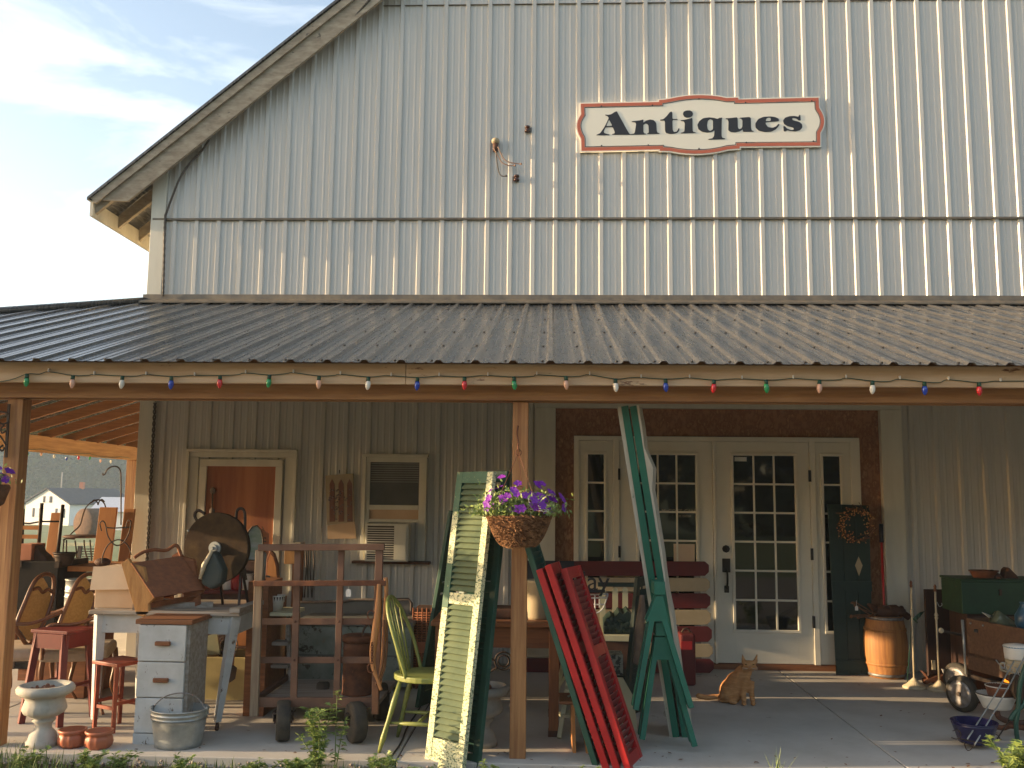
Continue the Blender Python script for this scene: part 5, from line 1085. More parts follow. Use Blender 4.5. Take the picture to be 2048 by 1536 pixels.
# ---- picket back bench with dark blanket
Yk = 7.75; t = thing('picket_bench', 'small garden bench with cream picket slats in its back', 'bench', tuple(V((W(1240, 1300, Yk).x, Yk, 0))))
for x in (1205, 1230, 1250, 1272): mb = MB(); mb.prism([W(x + dx, y, Yk + .3) for dx, y in ((-5, 1178), (0, 1172), (6, 1178), (6, 1262), (-5, 1262))], (0, .018, 0)); build('picket', mb, 'creampaint', t)
a = W(1196, 1168, Yk + .3); b = W(1285, 1168, Yk + .3); mb = MB(); mb.span((a.x, Yk + .28, a.z - .02), (b.x, Yk + .34, a.z + .012)); build('top_rail', mb, 'greenblack', t)
a = W(1205, 1275, Yk); b = W(1268, 1275, Yk); mb = MB(); mb.span((a.x, Yk, a.z - .03), (b.x, Yk + .33, a.z + .02)); build('seat', mb, 'creampaint', t, bevel=.004)
mb = MB(); mb.span((a.x + .02, Yk + .02, 0), (b.x - .01, Yk + .31, a.z - .03)); build('base', mb, 'rustdark', t)
mb = MB()
P_ = [(1208, 1270), (1208, 1246), (1214, 1238), (1222, 1232), (1229, 1236), (1238, 1224), (1246, 1229), (1255, 1222), (1263, 1230), (1270, 1240), (1270, 1270)]
mb.prism([W(x, y, Yk + .06) for x, y in P_], (0, .18, .02))
for i in range(26): p = W(random.uniform(1212, 1266), random.uniform(1238, 1264), Yk + .06); mb.ball(p, (random.uniform(.015, .04), .012, random.uniform(.012, .03)), 5, Matrix.Rotation(random.uniform(-1, 1), 3, 'Y'))
tag(build('blanket', mb, 'greenblack', bevel=.01), 'dark crumpled cloth heaped on the picket bench', 'cloth')
# black sign, white wire rack
t = thing('black_sign', 'small black cut-out word sign on the white wire rack', 'sign', tuple(W(1182, 1180, 7.1)))
text('day', W(1183, 1180, 7.1), .2, 'signblack', t, 'lettering', .008)
mb = MB(); a = W(1160, 1182, 7.1); b = W(1210, 1182, 7.1); mb.span((a.x, 7.09, a.z - .01), (b.x, 7.11, a.z + .012)); build('base_bar', mb, 'signblack', t)
t = thing('wire_rack', 'white wire half-round rack hanging above the cream ladder', 'wire rack', tuple(W(1188, 1230, 7.15)))
for q in ([(1160, 1190), (1216, 1188)], [(1162, 1197), (1214, 1195)], [(1160, 1190), (1164, 1210), (1176, 1223), (1192, 1226), (1206, 1216), (1216, 1188)], [(1174, 1190), (1173, 1222)], [(1190, 1188), (1190, 1226)], [(1199, 1188), (1199, 1215)], [(1164, 1209), (1208, 1209)]): mb = MB(); mb.tube(crom([W(x, y, 7.15) for x, y in q], 4), .006, 6); build('wire', mb, 'white', t)
mb = MB(); p = W(1188, 1226, 7.2); mb.cyl((p.x, 7.2, 0), (p.x, 7.2, p.z), .012); mb.cyl((p.x, 7.2, 0), (p.x, 7.2, .02), .1, n=20); build('stand', mb, 'rustdark', t)
a = W(1217, 1350, 7.3); b = W(1246, 1310, 7.3); mb = MB(); mb.span((a.x, 7.3, a.z), (b.x, 7.5, b.z)); tag(build('patterned_tin', mb, mat('tin', (.4, .44, .38), (.08, .1, .09), scale=30, pos=(.48, .52), rough=.5)), 'pale tin with dark leafy pattern behind the red shutters', 'tin')
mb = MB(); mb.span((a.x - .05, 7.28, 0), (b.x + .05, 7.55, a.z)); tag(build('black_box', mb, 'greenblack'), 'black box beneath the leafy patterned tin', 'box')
# bark pole
mb = MB(); pp = [W(x, y, 6.75) for x, y in ((1284, 1190), (1283, 1225), (1278, 1260), (1277, 1300), (1274, 1328))]; mb.tube(crom(pp, 4), [.016 + .016 * min(1, i / 5) for i in range(17)], 9); tag(build('bark_stick', mb, 'bark'), 'rough grey bark-covered stick hanging by the sawhorses', 'stick')
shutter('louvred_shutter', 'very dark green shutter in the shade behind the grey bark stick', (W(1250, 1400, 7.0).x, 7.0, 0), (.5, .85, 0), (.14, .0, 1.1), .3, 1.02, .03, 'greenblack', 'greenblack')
# ---- sawhorses
def sawhorse(lab, px, top, legs, Y, yl):
    t = thing('sawhorse', lab, 'sawhorse', tuple(V((W(px, 1400, Y).x, Y, 0 if yl[0] else .25))), 'green sawhorses')
    (ta, tb, tc, td) = [W(x, y, Y) for x, y in top]
    L_ = V((0, .10, 0))
    for off in (V((0, 0, 0)), L_): mb = MB(); mb.prism([p + off for p in (ta, tb, tc, td)], (0, .018, 0)); build('gusset', mb, 'greenteal', t, bevel=.002)
    mb = MB(); m_ = (ta + tb) / 2 + V((0, .02, .02)); mb.bar(m_ + V((0, -.03, .03)), m_ + L_ + V((0, .05, .03)), .07, .085); build('beam', mb, 'greenteal', t, bevel=.003)
    for (x0, y0, x1, y1) in legs:
        a = W(x0, y0, Y + .03); b = W(x1, y1, yl[1])
        for off, k in ((V((0, 0, 0)), -1), (L_, 1)):
            mb = MB(); e = b + off * 1.15; mb.bar(a + off, e, .034, .06); build('leg', mb, 'greenteal', t, bevel=.002)
    return t
g = G(1390, 1492)
sawhorse('green sawhorse stacked higher, its legs hanging over the lower one', 1325, [(1312, 1192), (1326, 1192), (1338, 1243), (1292, 1243)], [(1303, 1240, 1271, 1419), (1328, 1240, 1382, 1415)], 6.12, (0, 6.1))
sawhorse('green sawhorse standing lower on the slab, legs spread wide', 1330, [(1310, 1274), (1334, 1274), (1347, 1320), (1303, 1320)], [(1308, 1315, 1284, 1478), (1340, 1315, 1389, 1492)], 6.16, (1, 6.14))
# ---- tall narrow panels leaning on the header
for i, (xt, xb, lab) in enumerate(((1249, 1352, 'tall narrow panel with green edge and peeling white face, left of the pair'), (1266, 1371, 'tall narrow panel with green edge and torn white strip, right of the pair'))):
    Y = 6.5; a = W(xb, 1462, Y); a.z = 0; b = W(xt, 812, 6.06); d = (b - a)
    t = thing('tall_panel', lab, 'panel', a, 'tall panels leaning on the header')
    wv_ = V((.22, .975, 0)); ux = V((1, 0, 0)); ux = (ux - d.normalized() * ux.dot(d.normalized())).normalized()
    mb = MB(); sgn = 1
    e = .022; mb.prism([a - ux * e, a + ux * e, b + ux * e, b - ux * e], wv_ * .03); build('edge_board', mb, 'greenteal', t)
    if i == 0: mb = MB(); mb.prism([a - ux * (e + .022) + wv_ * .01, a - ux * (e + .001) + wv_ * .01, b - ux * (e + .001) + wv_ * .01, b - ux * (e + .028) + wv_ * .01], wv_ * .25); build('white_face', mb, 'peelwhite', t)
    else:
        mb = MB(); n_ = 16; L0 = [a.lerp(b, k / n_) + ux * (e + .001) for k in range(n_ + 1)]; R0 = [a.lerp(b, k / n_) + ux * (e + .012 + random.uniform(-.004, .006) + (.03 if k == 13 else 0)) for k in range(n_ + 1)]
        mb.prism(L0 + R0[::-1], wv_ * .2); build('torn_strip', mb, 'peelwhite', t)
t = thing('torn_plastic', 'torn white plastic sheet hanging between the sawhorse legs', 'plastic sheet', tuple(W(1340, 1440, 6.6)))
mb = MB(); P_ = [(1318, 1320), (1335, 1320), (1338, 1360), (1342, 1400), (1350, 1430), (1338, 1444), (1326, 1428), (1332, 1405), (1328, 1370)]; mb.prism([W(x, y, 6.62 + .03 * math.sin(i * 1.7)) for i, (x, y) in enumerate(P_)], (0, .003, 0)); build('sheet', mb, 'white', t)
mb = MB(); mb.bar(W(1330, 1300, 6.7), V((W(1362, 1465, 6.7).x, 6.6, 0)), .05, .03); tag(build('weathered_board', mb, 'oldgrey'), 'weathered narrow board standing behind the green sawhorses', 'board')
# red tin by the flag
a = G(1358, 1372); c = W(1360, 1268, a.y); b = W(1391, 1268, a.y)
t = thing('red_case', 'tall dark red case with lettered orange top corner by the double doors', 'case', ((a.x + b.x) / 2, a.y, 0))
mb = MB(); mb.span((c.x, a.y, 0), (b.x, a.y + .2, c.z)); build('body', mb, 'flagred', t, bevel=.02)
mb = MB(); mb.span((c.x + .01, a.y - .004, c.z - .13), (b.x - .03, a.y + .001, c.z - .06)); build('label', mb, 'redbright', t)
mb = MB(); mb.tube(crom([V((c.x + .03, a.y + .1, c.z)), V((c.x + .05, a.y + .1, c.z + .03)), V((b.x - .05, a.y + .1, c.z + .03)), V((b.x - .03, a.y + .1, c.z))]), .008, 6); build('handle', mb, 'iron', t)
# ---- hanging flower basket at the centre post
def flower_cluster(t, ctr, r, n, nf, sp=(1, .8, .55)):
    mb = MB()
    for i in range(n):
        d = V((random.gauss(0, .4), random.gauss(0, .4), abs(random.gauss(0, .32)))); p = V(ctr) + V((d.x * r * sp[0], d.y * r * sp[1], d.z * r * sp[2] - random.random() * .02))
        u = jit(1).normalized(); v = u.cross(jit(1)).normalized(); l = random.uniform(.01, .022); w_ = l * .35
        mb.raw([p - u * l, p + v * w_, p + u * l, p - v * w_], [(0, 1, 2, 3)])
    build('foliage', mb, 'leaf', t, stuff=True)
    for i in range(nf):
        a = random.uniform(0, 6.3); q = random.uniform(.35, 1.15); p = V(ctr) + V((math.cos(a) * q * r * sp[0] * 1.0, math.sin(a) * q * r * sp[1], random.uniform(.1, 1.0) * r * (1.25 - q * .75) * sp[2] * 1.3))
        mb = MB(); n_ = (p - V(ctr) + V((0, -.12, .06))).normalized(); u = n_.orthogonal().normalized(); v = n_.cross(u)
        for k in range(5):
            th = k * 1.2566 + a; d = u * math.cos(th) + v * math.sin(th); e = u * -math.sin(th) + v * math.cos(th); s = random.uniform(.021, .029)
            mb.raw([p, p + d * s * .7 + e * s * .5 + n_ * .004, p + d * s * 1.15 + n_ * .002, p + d * s * .7 - e * s * .5 + n_ * .004], [(0, 1, 2, 3)])
        build('flower', mb, 'petal', t)
bc = W(1038, 1032, 5.62); t = thing('hanging_basket', 'hanging coir basket of purple petunias in front of the centre post', 'hanging basket', bc)
mb = MB(); mb.lathe(bc - V((0, 0, .185)), [(.0001, 0), (.06, .003), (.11, .04), (.15, .1), (.175, .165), (.182, .185), (.17, .19), (.0001, .17)], 40, fn=lambda a, z: 1 + .03 * math.sin(a * 23 + z * 160) + .02 * math.sin(a * 9 - z * 90)); build('liner', mb, 'coir', t)
mb = MB()
for i in range(1500):
    a = random.uniform(0, 6.3); k = random.random(); r = .07 + .116 * math.sqrt(k); z = -.18 + .185 * k; p = bc + V((r * math.cos(a), r * math.sin(a), z)); d = V((-math.sin(a), math.cos(a), random.uniform(-.9, .9))).normalized() * random.uniform(.012, .034); o_ = V((math.cos(a), math.sin(a), -.3)) * .017
    mb.raw([p - d, p + o_ + V((0, 0, .004)), p + d, p + o_ * .7 - V((0, 0, .004))], [(0, 1, 2, 3)])
build('fibres', mb, mat('fibre', (.34, .18, .08), (.13, .055, .022), scale=30, rough=.9), t, stuff=True)
hk = W(1037, 905, 5.66)
for a in (R(200), R(320), R(80)): mb = MB(); mb.tube([bc + V((.175 * math.cos(a), .175 * math.sin(a), 0)), hk], .0022, 5); build('chain', mb, 'rust', t)
mb = MB(); mb.tube([hk + V((math.cos(q) * .018, 0, math.sin(q) * .018)) for q in [i * math.pi / 8 for i in range(16)]], .003, 6, closed=True); build('ring', mb, 'rust', t)
flower_cluster(t, bc + V((-.015, 0, .015)), .235, 3600, 78, (1.1, .8, .75))
mb = MB(); mb.tube(crom([W(1036, 852, 5.89), W(1034, 868, 5.86), W(1037, 884, 5.82), W(1036, 893, 5.66), W(1038, 903, 5.66)]), .005, 6); tag(build('basket_hook', mb, 'rust'), 'rusty iron hook on the centre post holding the flower basket', 'hook')
t = thing('small_flag', 'little red and white striped cloth flag stuck in the flower basket', 'flag', tuple(W(1060, 1030, 5.48)))
for k in range(7):
    mb = MB(); f = lambda u, v: W(1058 + u * 40, 1000 + u * 18 + v * (22 - u * 14), 5.46 + .012 * math.sin(u * 7)); v0, v1 = k / 7, (k + 1) / 7; P_ = []
    vs_ = []; 
    for j in range(9): vs_ += [f(j / 8, v0), f(j / 8, v1)]
    mb.raw(vs_, [(2 * j, 2 * j + 2, 2 * j + 3, 2 * j + 1) for j in range(8)]); build('stripe', mb, 'flagred' if k % 2 == 0 else 'white', t)
mb = MB(); mb.tube([W(1057, 995, 5.465), W(1063, 1038, 5.475)], .002, 5); build('stick', mb, 'tag', t)
# bracket and flowers at the left post
t = thing('scroll_bracket', 'black iron scroll bracket fixed to the left porch post', 'bracket', tuple(W(14, 870, 5.88)))
mb = MB(); mb.bar(W(18, 808, 5.885), W(12, 915, 5.885), .016, .01); build('back_bar', mb, 'iron', t)
for q in ([(16, 845), (4, 848), (-10, 840)], [(16, 826), (4, 824), (-8, 822), (-30, 828), (-60, 835)], [(12, 890), (0, 872), (-14, 862), (-34, 850)], [(8, 850), (2, 858), (4, 866), (12, 862)], [(10, 895), (4, 902), (0, 896), (6, 890)]): mb = MB(); mb.tube(crom([W(x, y, 5.86) for x, y in q], 5), .006, 6); build('scroll', mb, 'iron', t)
lb = W(-35, 962, 5.7); t = thing('hanging_basket', 'edge of a second purple flower basket cut off at the left border', 'hanging basket', lb)
mb = MB(); mb.lathe(lb - V((0, 0, .2)), [(.0001, 0), (.06, .003), (.13, .06), (.16, .16), (.15, .18), (.0001, .17)], 30); build('liner', mb, 'coir', t)
mb = MB(); mb.tube([lb, W(-40, 838, 5.8)], .003, 5); build('chain', mb, 'rust', t); flower_cluster(t, lb, .17, 700, 26, (.95, .8, .62))
# ================================================================ RIGHT SIDE
# ---- ginger cat sitting on the slab
g = G(1488, 1409); cx, cy = g.x + .0, g.y + .06
t = thing('cat', 'ginger tabby cat sitting upright on the slab in front of the double doors', 'cat', (cx, cy, 0))
def cp(px, py, dy): p = W(px, py, cy + dy); return p
mb = MB()
def blob(px, py, dy, rx, ry, rz, rot=0): mb.ball(cp(px, py, dy), (rx, ry, rz), 14, Matrix.Rotation(rot, 3, 'Y'))
blob(1462, 1382, .05, .088, .12, .098)          # haunch
blob(1452, 1390, -.01, .05, .075, .058)         # near thigh
blob(1470, 1368, .03, .078, .095, .10, .35)     # back
blob(1482, 1352, .01, .062, .07, .085, .25)     # shoulders
blob(1491, 1366, -.035, .043, .045, .075)       # chest
blob(1494, 1344, -.03, .038, .04, .042)         # neck
blob(1499, 1331, -.05, .049, .045, .041)        # skull
blob(1500, 1335, -.088, .023, .02, .016)        # muzzle
blob(1489, 1337, -.065, .022, .02, .018); blob(1510, 1336, -.065, .022, .02, .018)
def limb(pts, rs): mb.tube([V(p) for p in pts], rs, 12)
fz = lambda px, dy: V((W(px, 1400, cy + dy).x, cy + dy, .012))
limb([cp(1487, 1362, -.045), cp(1486, 1385, -.06), V((fz(1488, -.07).x, cy - .07, .02)), V((fz(1488, -.1).x, cy - .10, .012))], [.030, .024, .020, .013])
limb([cp(1502, 1362, -.035), cp(1503, 1385, -.055), V((fz(1505, -.06).x, cy - .065, .02)), V((fz(1506, -.1).x, cy - .095, .012))], [.028, .022, .019, .013])
for px, dy in ((1488, -.105), (1506, -.1)): p = fz(px, dy); mb.ball((p.x, p.y, .016), (.022, .030, .016), 10)
p = fz(1466, -.06); mb.ball((p.x, p.y, .018), (.036, .045, .018), 10)      # hind paw
p = fz(1448, .0); mb.ball((p.x, p.y, .024), (.05, .05, .024), 10)
for px, tx in ((1488, 1484), (1510, 1515)):                                  # ears
    b_ = cp(px, 1325, -.045); t_ = cp(tx, 1306, -.04); mb.cyl(b_, t_, .021, .003, 10)
tl = [cp(1440, 1394, .05), V((W(1430, 1398, cy + .06).x, cy + .06, .03)), V((W(1416, 1396, cy + .05).x, cy + .05, .025)), V((W(1404, 1390, cy + .03).x, cy + .03, .035)), V((W(1394, 1384, cy + .0).x, cy + .0, .05))]
pp = crom(tl, 4); mb.tube(pp, [.026] + [.022] * (len(pp) - 2) + [.016], 10)
fur = mat('fur', (.56, .30, .13), (.42, .20, .08), scale=7, st=(1, 1, 4.5), rough=.9, bump=.7, c3=(.56, .29, .11), pos=(.42, .56), spec=.2)
body = build('body', mb, fur, t)
md = body.modifiers.new('r', 'REMESH'); md.mode = 'VOXEL'; md.voxel_size = .0075; md.use_smooth_shade = True
md = body.modifiers.new('s', 'SMOOTH'); md.factor = .6; md.iterations = 5
bpy.context.view_layer.update()
ev = body.evaluated_get(bpy.context.evaluated_depsgraph_get()); em = ev.to_mesh(); ob_ = wloc(body); rn = random.Random(3); mb = MB()
for p_ in em.polygons:
    if rn.random() > .34: continue
    c_ = V(p_.center) + ob_; n_ = V(p_.normal)
    if c_.z < .03: continue
    d_ = (n_ * .55 + V((rn.uniform(-.25, .25), rn.uniform(-.2, .2), -.75))).normalized(); s_ = d_.cross(n_)
    if s_.length < .05: continue
    s_ = s_.normalized() * .0016; l_ = rn.uniform(.008, .016)
    mb.raw([c_ - n_ * .001 - s_, c_ - n_ * .001 + s_, c_ + d_ * l_ + n_ * .002], [(0, 1, 2)])
ev.to_mesh_clear()
build('fur', mb, fur, t, stuff=True)
mb = MB()
for px in (1492, 1507): mb.ball(cp(px, 1329, -.093), (.0085, .004, .0035), 8)
build('eyes', mb, mat('cateye', (.12, .09, .02), rough=.2), body)
mb = MB(); mb.ball(cp(1500, 1333, -.108), (.0055, .004, .004), 6); build('nose', mb, mat('catnose', (.5, .2, .15)), body)
mb = MB()
for s in (-1, 1):
    for k in (-1, 0, 1): a = cp(1500 + s * 4, 1337, -.102); mb.tube([a, a + V((s * .045, -.005, .008 * k))], .0006, 4)
build('whiskers', mb, 'tag', body)
# ---- green board shutter with diamond, wreath
Yd = 8.86; a = W(1662, 1350, Yd); q = [(1655, 1008), (1738, 1011), (1748, 1349), (1673, 1352)]
t = thing('board_shutter', 'dark green board door with a pale diamond cut-out leaning beside the doorway', 'shutter', (a.x, Yd, 0))
def onb(x, y): # point on the leaning board
    return W(x, y, Yd + .10 * (1350 - y) / 340)
qq = [onb(x, y) for x, y in q]
for k in range(3):
    u0, u1 = k / 3 + .004, (k + 1) / 3 - .004
    mb = MB(); mb.prism([qq[3].lerp(qq[2], u0), qq[3].lerp(qq[2], u1), qq[0].lerp(qq[1], u1), qq[0].lerp(qq[1], u0)], (0, .02, 0)); build('board', mb, 'greenblack', t, bevel=.002)
for y0_, y1_ in ((1020, 1040), (1165, 1185), (1320, 1340)): 
    mb = MB(); f = lambda y: [qq[3].lerp(qq[0], (1350 - y) / 340), qq[2].lerp(qq[1], (1350 - y) / 340)]
    l0, r0 = f(y1_); l1, r1 = f(y0_); mb.prism([l0, r0, r1, l1], (0, -.015, 0)); build('cross_batten', mb, 'greenblack', t)
mb = MB(); c = onb(1717, 1131); mb.prism([onb(1717, 1113) - V((0, .003, 0)), onb(1725, 1131) - V((0, .003, 0)), onb(1718, 1152) - V((0, .003, 0)), onb(1710, 1131) - V((0, .003, 0))], (0, .002, 0)); build('diamond', mb, 'flagcream', t)
wc = onb(1709, 1050) - V((0, .04, 0)); t = thing('berry_wreath', 'round wreath of twigs and orange berries on the dark green board', 'wreath', wc)
mb = MB()
for i in range(70): a = random.uniform(0, 6.28); r = random.uniform(.105, .16); p = wc + V((math.cos(a) * r, random.uniform(-.02, .02), math.sin(a) * r)); d = V((-math.sin(a), random.uniform(-.3, .1), math.cos(a))) + V((math.cos(a), 0, math.sin(a))) * random.uniform(-.4, .7); mb.tube([p, p + d.normalized() * random.uniform(.05, .1)], .0025, 4)
build('twigs', mb, 'twig', t)
mb = MB()
for i in range(150): a = random.uniform(0, 6.28); r = random.gauss(.14, .028); p = wc + V((math.cos(a) * r, random.uniform(-.045, .0), math.sin(a) * r)); mb.ball(p, .0062, 4)
build('berries', mb, 'berry', t, stuff=True)
# red handled tool
t = thing('garden_tool', 'long red handled tool with black grip standing in the doorway corner', 'tool', tuple(V((W(1768, 1250, 8.95).x, 8.95, 0))))
a = W(1763, 1085, 8.95); b = W(1771, 1260, 8.85); mb = MB(); mb.cyl(a, (b.x, 8.85, .02), .012, n=10); build('handle', mb, 'redbright', t)
mb = MB(); mb.cyl(W(1762, 1048, 8.97), a, .02, n=10); build('grip', mb, 'signblack', t)
# barrel
g = G(1783, 1358); bc_ = V((g.x, g.y + .12, 0)); t = thing('wooden_barrel', 'small wooden barrel with grey iron hoops half lit by the sun', 'barrel', bc_)
BH = .545; pr = [(.155 + .037 * math.sin(math.pi * i / 12), BH * i / 12) for i in range(13)]
mb = MB(); mb.lathe(bc_, [(.0001, 0)] + pr + [(.14, BH), (.135, BH - .04), (.0001, BH - .04)], 56, fn=lambda a, z: 1 - .008 * (abs(math.sin(a * 11)) < .12)); build('staves', mb, 'barrel', t)
for z in (.015, .11, BH - .13, BH - .03): r = .156 + .037 * math.sin(math.pi * z / BH); mb = MB(); mb.lathe(bc_ + V((0, 0, z)), [(r, -.0), (r + .005, .0), (r + .005 + (.004 if z < .2 else -.004), .025), (r + .0, .025)], 48); build('hoop', mb, 'hoop' if z != .11 and z != BH - .13 else 'barrel', t)
# rusty bird figure on the barrel
p0 = bc_ + V((0, 0, BH - .035)); t = thing('iron_bird', 'dark rusty iron bird figure perched on the barrel', 'figure', p0)
Yi = bc_.y - .02
mb = MB(); mb.ball(W(1772, 1225, Yi), (.12, .06, .065), 12, Matrix.Rotation(.12, 3, 'Y')); mb.tube(crom([W(1778, 1222, Yi), W(1795, 1222, Yi), W(1808, 1228, Yi), W(1820, 1236, Yi)]), [.055] * 6 + [.045] * 6 + [.03] * 6 + [.012], 10); mb.ball(W(1803, 1216, Yi), .022, 8)
mb.tube([W(1755, 1222, Yi), W(1742, 1212, Yi), W(1735, 1208, Yi)], [.04, .025, .01], 8); build('body', mb, 'rustdark', t)
for x in (1768, 1784): mb = MB(); a = W(x, 1235, Yi); mb.cyl(a, (a.x, Yi, BH - .035), .009, n=8); build('leg', mb, 'rust', t)
t = thing('dry_twigs', 'bundle of dry twigs with buds sticking left from the barrel', 'twigs', tuple(W(1740, 1230, Yi - .05)))
for i in range(7): a = W(1752, 1232, Yi - .05) + jit(.02); b = W(random.uniform(1702, 1722), random.uniform(1205, 1236), Yi - .08); mb = MB(); mb.tube(crom([a, a.lerp(b, .5) + jit(.01), b], 3), .005, 5); mb.ball(b, (.014, .008, .01), 5); build('twig', mb, 'twig', t)
tagon(W(1713, 1212, Yi - .12), 'tiny white price tag on the twigs beside the barrel', .028, .04)
t = thing('plant_sprig', 'small green leaf sprig behind the left lamp pole', 'sprig', tuple(W(1838, 1232, 8.5)))
for x0, y0, x1, y1 in ((1826, 1236, 1850, 1222), (1826, 1238, 1836, 1246), (1822, 1240, 1842, 1232)):
    a = W(x0, y0, 8.5); b = W(x1, y1, 8.5); m_ = (a + b) / 2; mb = MB(); mb.raw([a, m_ + V((0, -.02, .022)), b, m_ - V((0, .02, .018))], [(0, 1, 2, 3)]); build('leaf', mb, 'greendark', t)
mb = MB(); mb.tube([W(1824, 1238, 8.5), V((W(1812, 1300, 8.6).x, 8.6, 0))], .004, 5); build('stem', mb, 'greendark', t)
# lamp stands
for px, pt, py, yt, lab in ((1829, 1822, 1376, 1168, 'cream iron lamp stand nearer the barrel, fluted round foot'), (1879, 1870, 1381, 1176, 'cream iron lamp stand on the right, near the dark cabinet')):
    g = G(px, py); c = V((g.x, g.y, 0)); tp = W(pt, yt, g.y); t = thing('lamp_stand', lab, 'lamp stand', c, 'cream iron lamp stands')
    mb = MB(); mb.lathe(c, [(.095, 0), (.097, .012), (.085, .022), (.06, .035), (.035, .06), (.02, .075), (.012, .085), (.0001, .085)], 48, fn=lambda a, z: 1 + .04 * math.sin(a * 18) * (1 if z > .01 else .3)); build('foot', mb, 'lampiron', t)
    mb = MB(); mb.cyl(c + V((0, 0, .08)), tp, .0085, n=10); build('pole', mb, 'lampiron', t)
    mb = MB(); mb.lathe(tp, [(.009, -.03), (.014, -.015), (.009, 0), (.013, .01), (.005, .03), (.0001, .03)], 12); build('finial', mb, 'rust', t)
    mb = MB(); q = tp.lerp(c, .28); mb.lathe(q, [(.009, -.03), (.016, -.01), (.010, 0), (.018, .01), (.009, .03)], 14); build('collar', mb, 'lampiron', t)
mb = MB(); mb.tube(crom([W(1874, 1204, 8.1), W(1879, 1213, 8.1), W(1884, 1210, 8.1), W(1883, 1206, 8.1)]), .003, 5); tag(build('wire_loop', mb, 'galv'), 'small wire loop hooked on the right lamp pole', 'wire')
# dark cabinet door
a = W(1857, 1345, 8.6); b = W(1923, 1180, 8.6); mb = MB(); mb.span((a.x, 8.6, 0), (b.x, 8.64, b.z)); t = tag(build('cabinet_door', mb, 'darkpanel', bevel=.004), 'dark brown wooden cabinet door standing against the siding', 'door panel')
mb = MB(); mb.box(W(1867, 1330, 8.58), (.03, .012, .08)); build('latch', mb, 'lampiron', t)
# wagon on the right
Yw = 7.45
t = thing('wooden_wagon', 'old wooden wagon box on an iron frame with spoked black wheels, full of wares', 'wagon', tuple(V((3.7, 7.8, 0))))
P0 = W(1932, 1236, 7.75); P1 = W(2060, 1258, 7.15); dz = V((0, 0, -.40)); dirv = (P1 - P0).normalized()
inn = V((dirv.y, -dirv.x, 0)).normalized(); inn = -inn if inn.y < 0 else inn
P1 = P0 + dirv * 1.15; P1.z = P0.z - .02
mb = MB(); mb.prism([P0, P1, P1 + dz, P0 + dz], inn * .025); build('side_board', mb, 'cartwood', t, bevel=.003)
mb = MB(); mb.prism([P0 + inn * .62, P1 + inn * .62, P1 + inn * .62 + dz, P0 + inn * .62 + dz], inn * .025); build('side_board', mb, 'cartwood', t)
mb = MB(); mb.prism([P0 + inn * .026, P0 + inn * .62, P0 + inn * .62 + dz, P0 + inn * .026 + dz], dirv * .02); build('end_board', mb, 'cartwood', t)
mb = MB(); mb.prism([P0 + dz * .72, P1 + dz * .72, P1 + dz * .72 + inn * .62, P0 + dz * .72 + inn * .62], (0, 0, .02)); build('floor_board', mb, 'cartwood', t)
for k in (.04, .36): mb = MB(); p = P0 + dirv * (.05 if k < .1 else .18) - inn * .004 + V((0, 0, -.035)); mb.ball(p, .008, 6); build('bolt', mb, 'galv', t)
mb = MB(); p = P0 + dirv * .115 + V((0, 0, -.085)) - inn * .003; mb.box(p, (.05, .012, .025)); build('hand_hole', mb, 'groove', t)
mb = MB(); a = P0 - dirv * .04; mb.cyl(a + V((0, 0, -.02)), (a.x + .01, a.y, .22), .012, n=8); mb.cyl(a + inn * .62 + V((0, 0, -.02)), a + inn * .62 + V((0, 0, -.5)), .012, n=8); build('corner_rod', mb, 'galv', t)
mb = MB(); a = W(1882, 1261, 7.7); b = W(1922, 1270, 7.72); mb.tube([a, b], .01, 8); build('handle', mb, 'iron', t); mb = MB(); mb.ball(a, .022, 8); build('knob', mb, 'lampiron', t)
mb = MB(); zc = P0.z - .45; mb.bar(V((P0.x, P0.y, zc)), V((P1.x, P1.y, zc)), .03, .03, side=(0, 0, 1)); q = V((P0.x, P0.y, 0)) + dirv * .03; mb.bar(q + V((0, 0, zc)), q + V((0, 0, .1)), .05, .03); mb.bar(q + inn * .6 + V((0, 0, zc)), q + inn * .6 + V((0, 0, .1)), .05, .03); build('undercarriage', mb, 'iron', t)
for k, c in enumerate((V((G(1926, 1424).x, G(1926, 1424).y, .135)), V((G(1926, 1424).x + .22, G(1926, 1424).y + .58, .135)), V((G(1926, 1424).x + .85, G(1926, 1424).y - .15, .135)))):
    rz = R(28); m_ = Matrix.Rotation(rz, 3, 'Z') @ Matrix.Rotation(R(90), 3, 'Y'); mb = MB(); mb.lathe(c, [(.095, -.028), (.125, -.028), (.135, -.015), (.135, .015), (.125, .028), (.095, .028), (.095, -.028)], 36, m=m_); wh = build('wheel', mb, 'rubber', t)
    mb = MB(); mb.lathe(c, [(.02, -.034), (.07, -.028), (.1, -.033), (.1, .024), (.07, .012), (.02, .02)], 30, m=m_); build('rim', mb, 'hoop', wh)
    ax = V((math.cos(rz), math.sin(rz), 0)); mb = MB(); mb.cyl(c - ax * .04, c + ax * .08, .018, n=10); build('hub', mb, 'iron', wh)
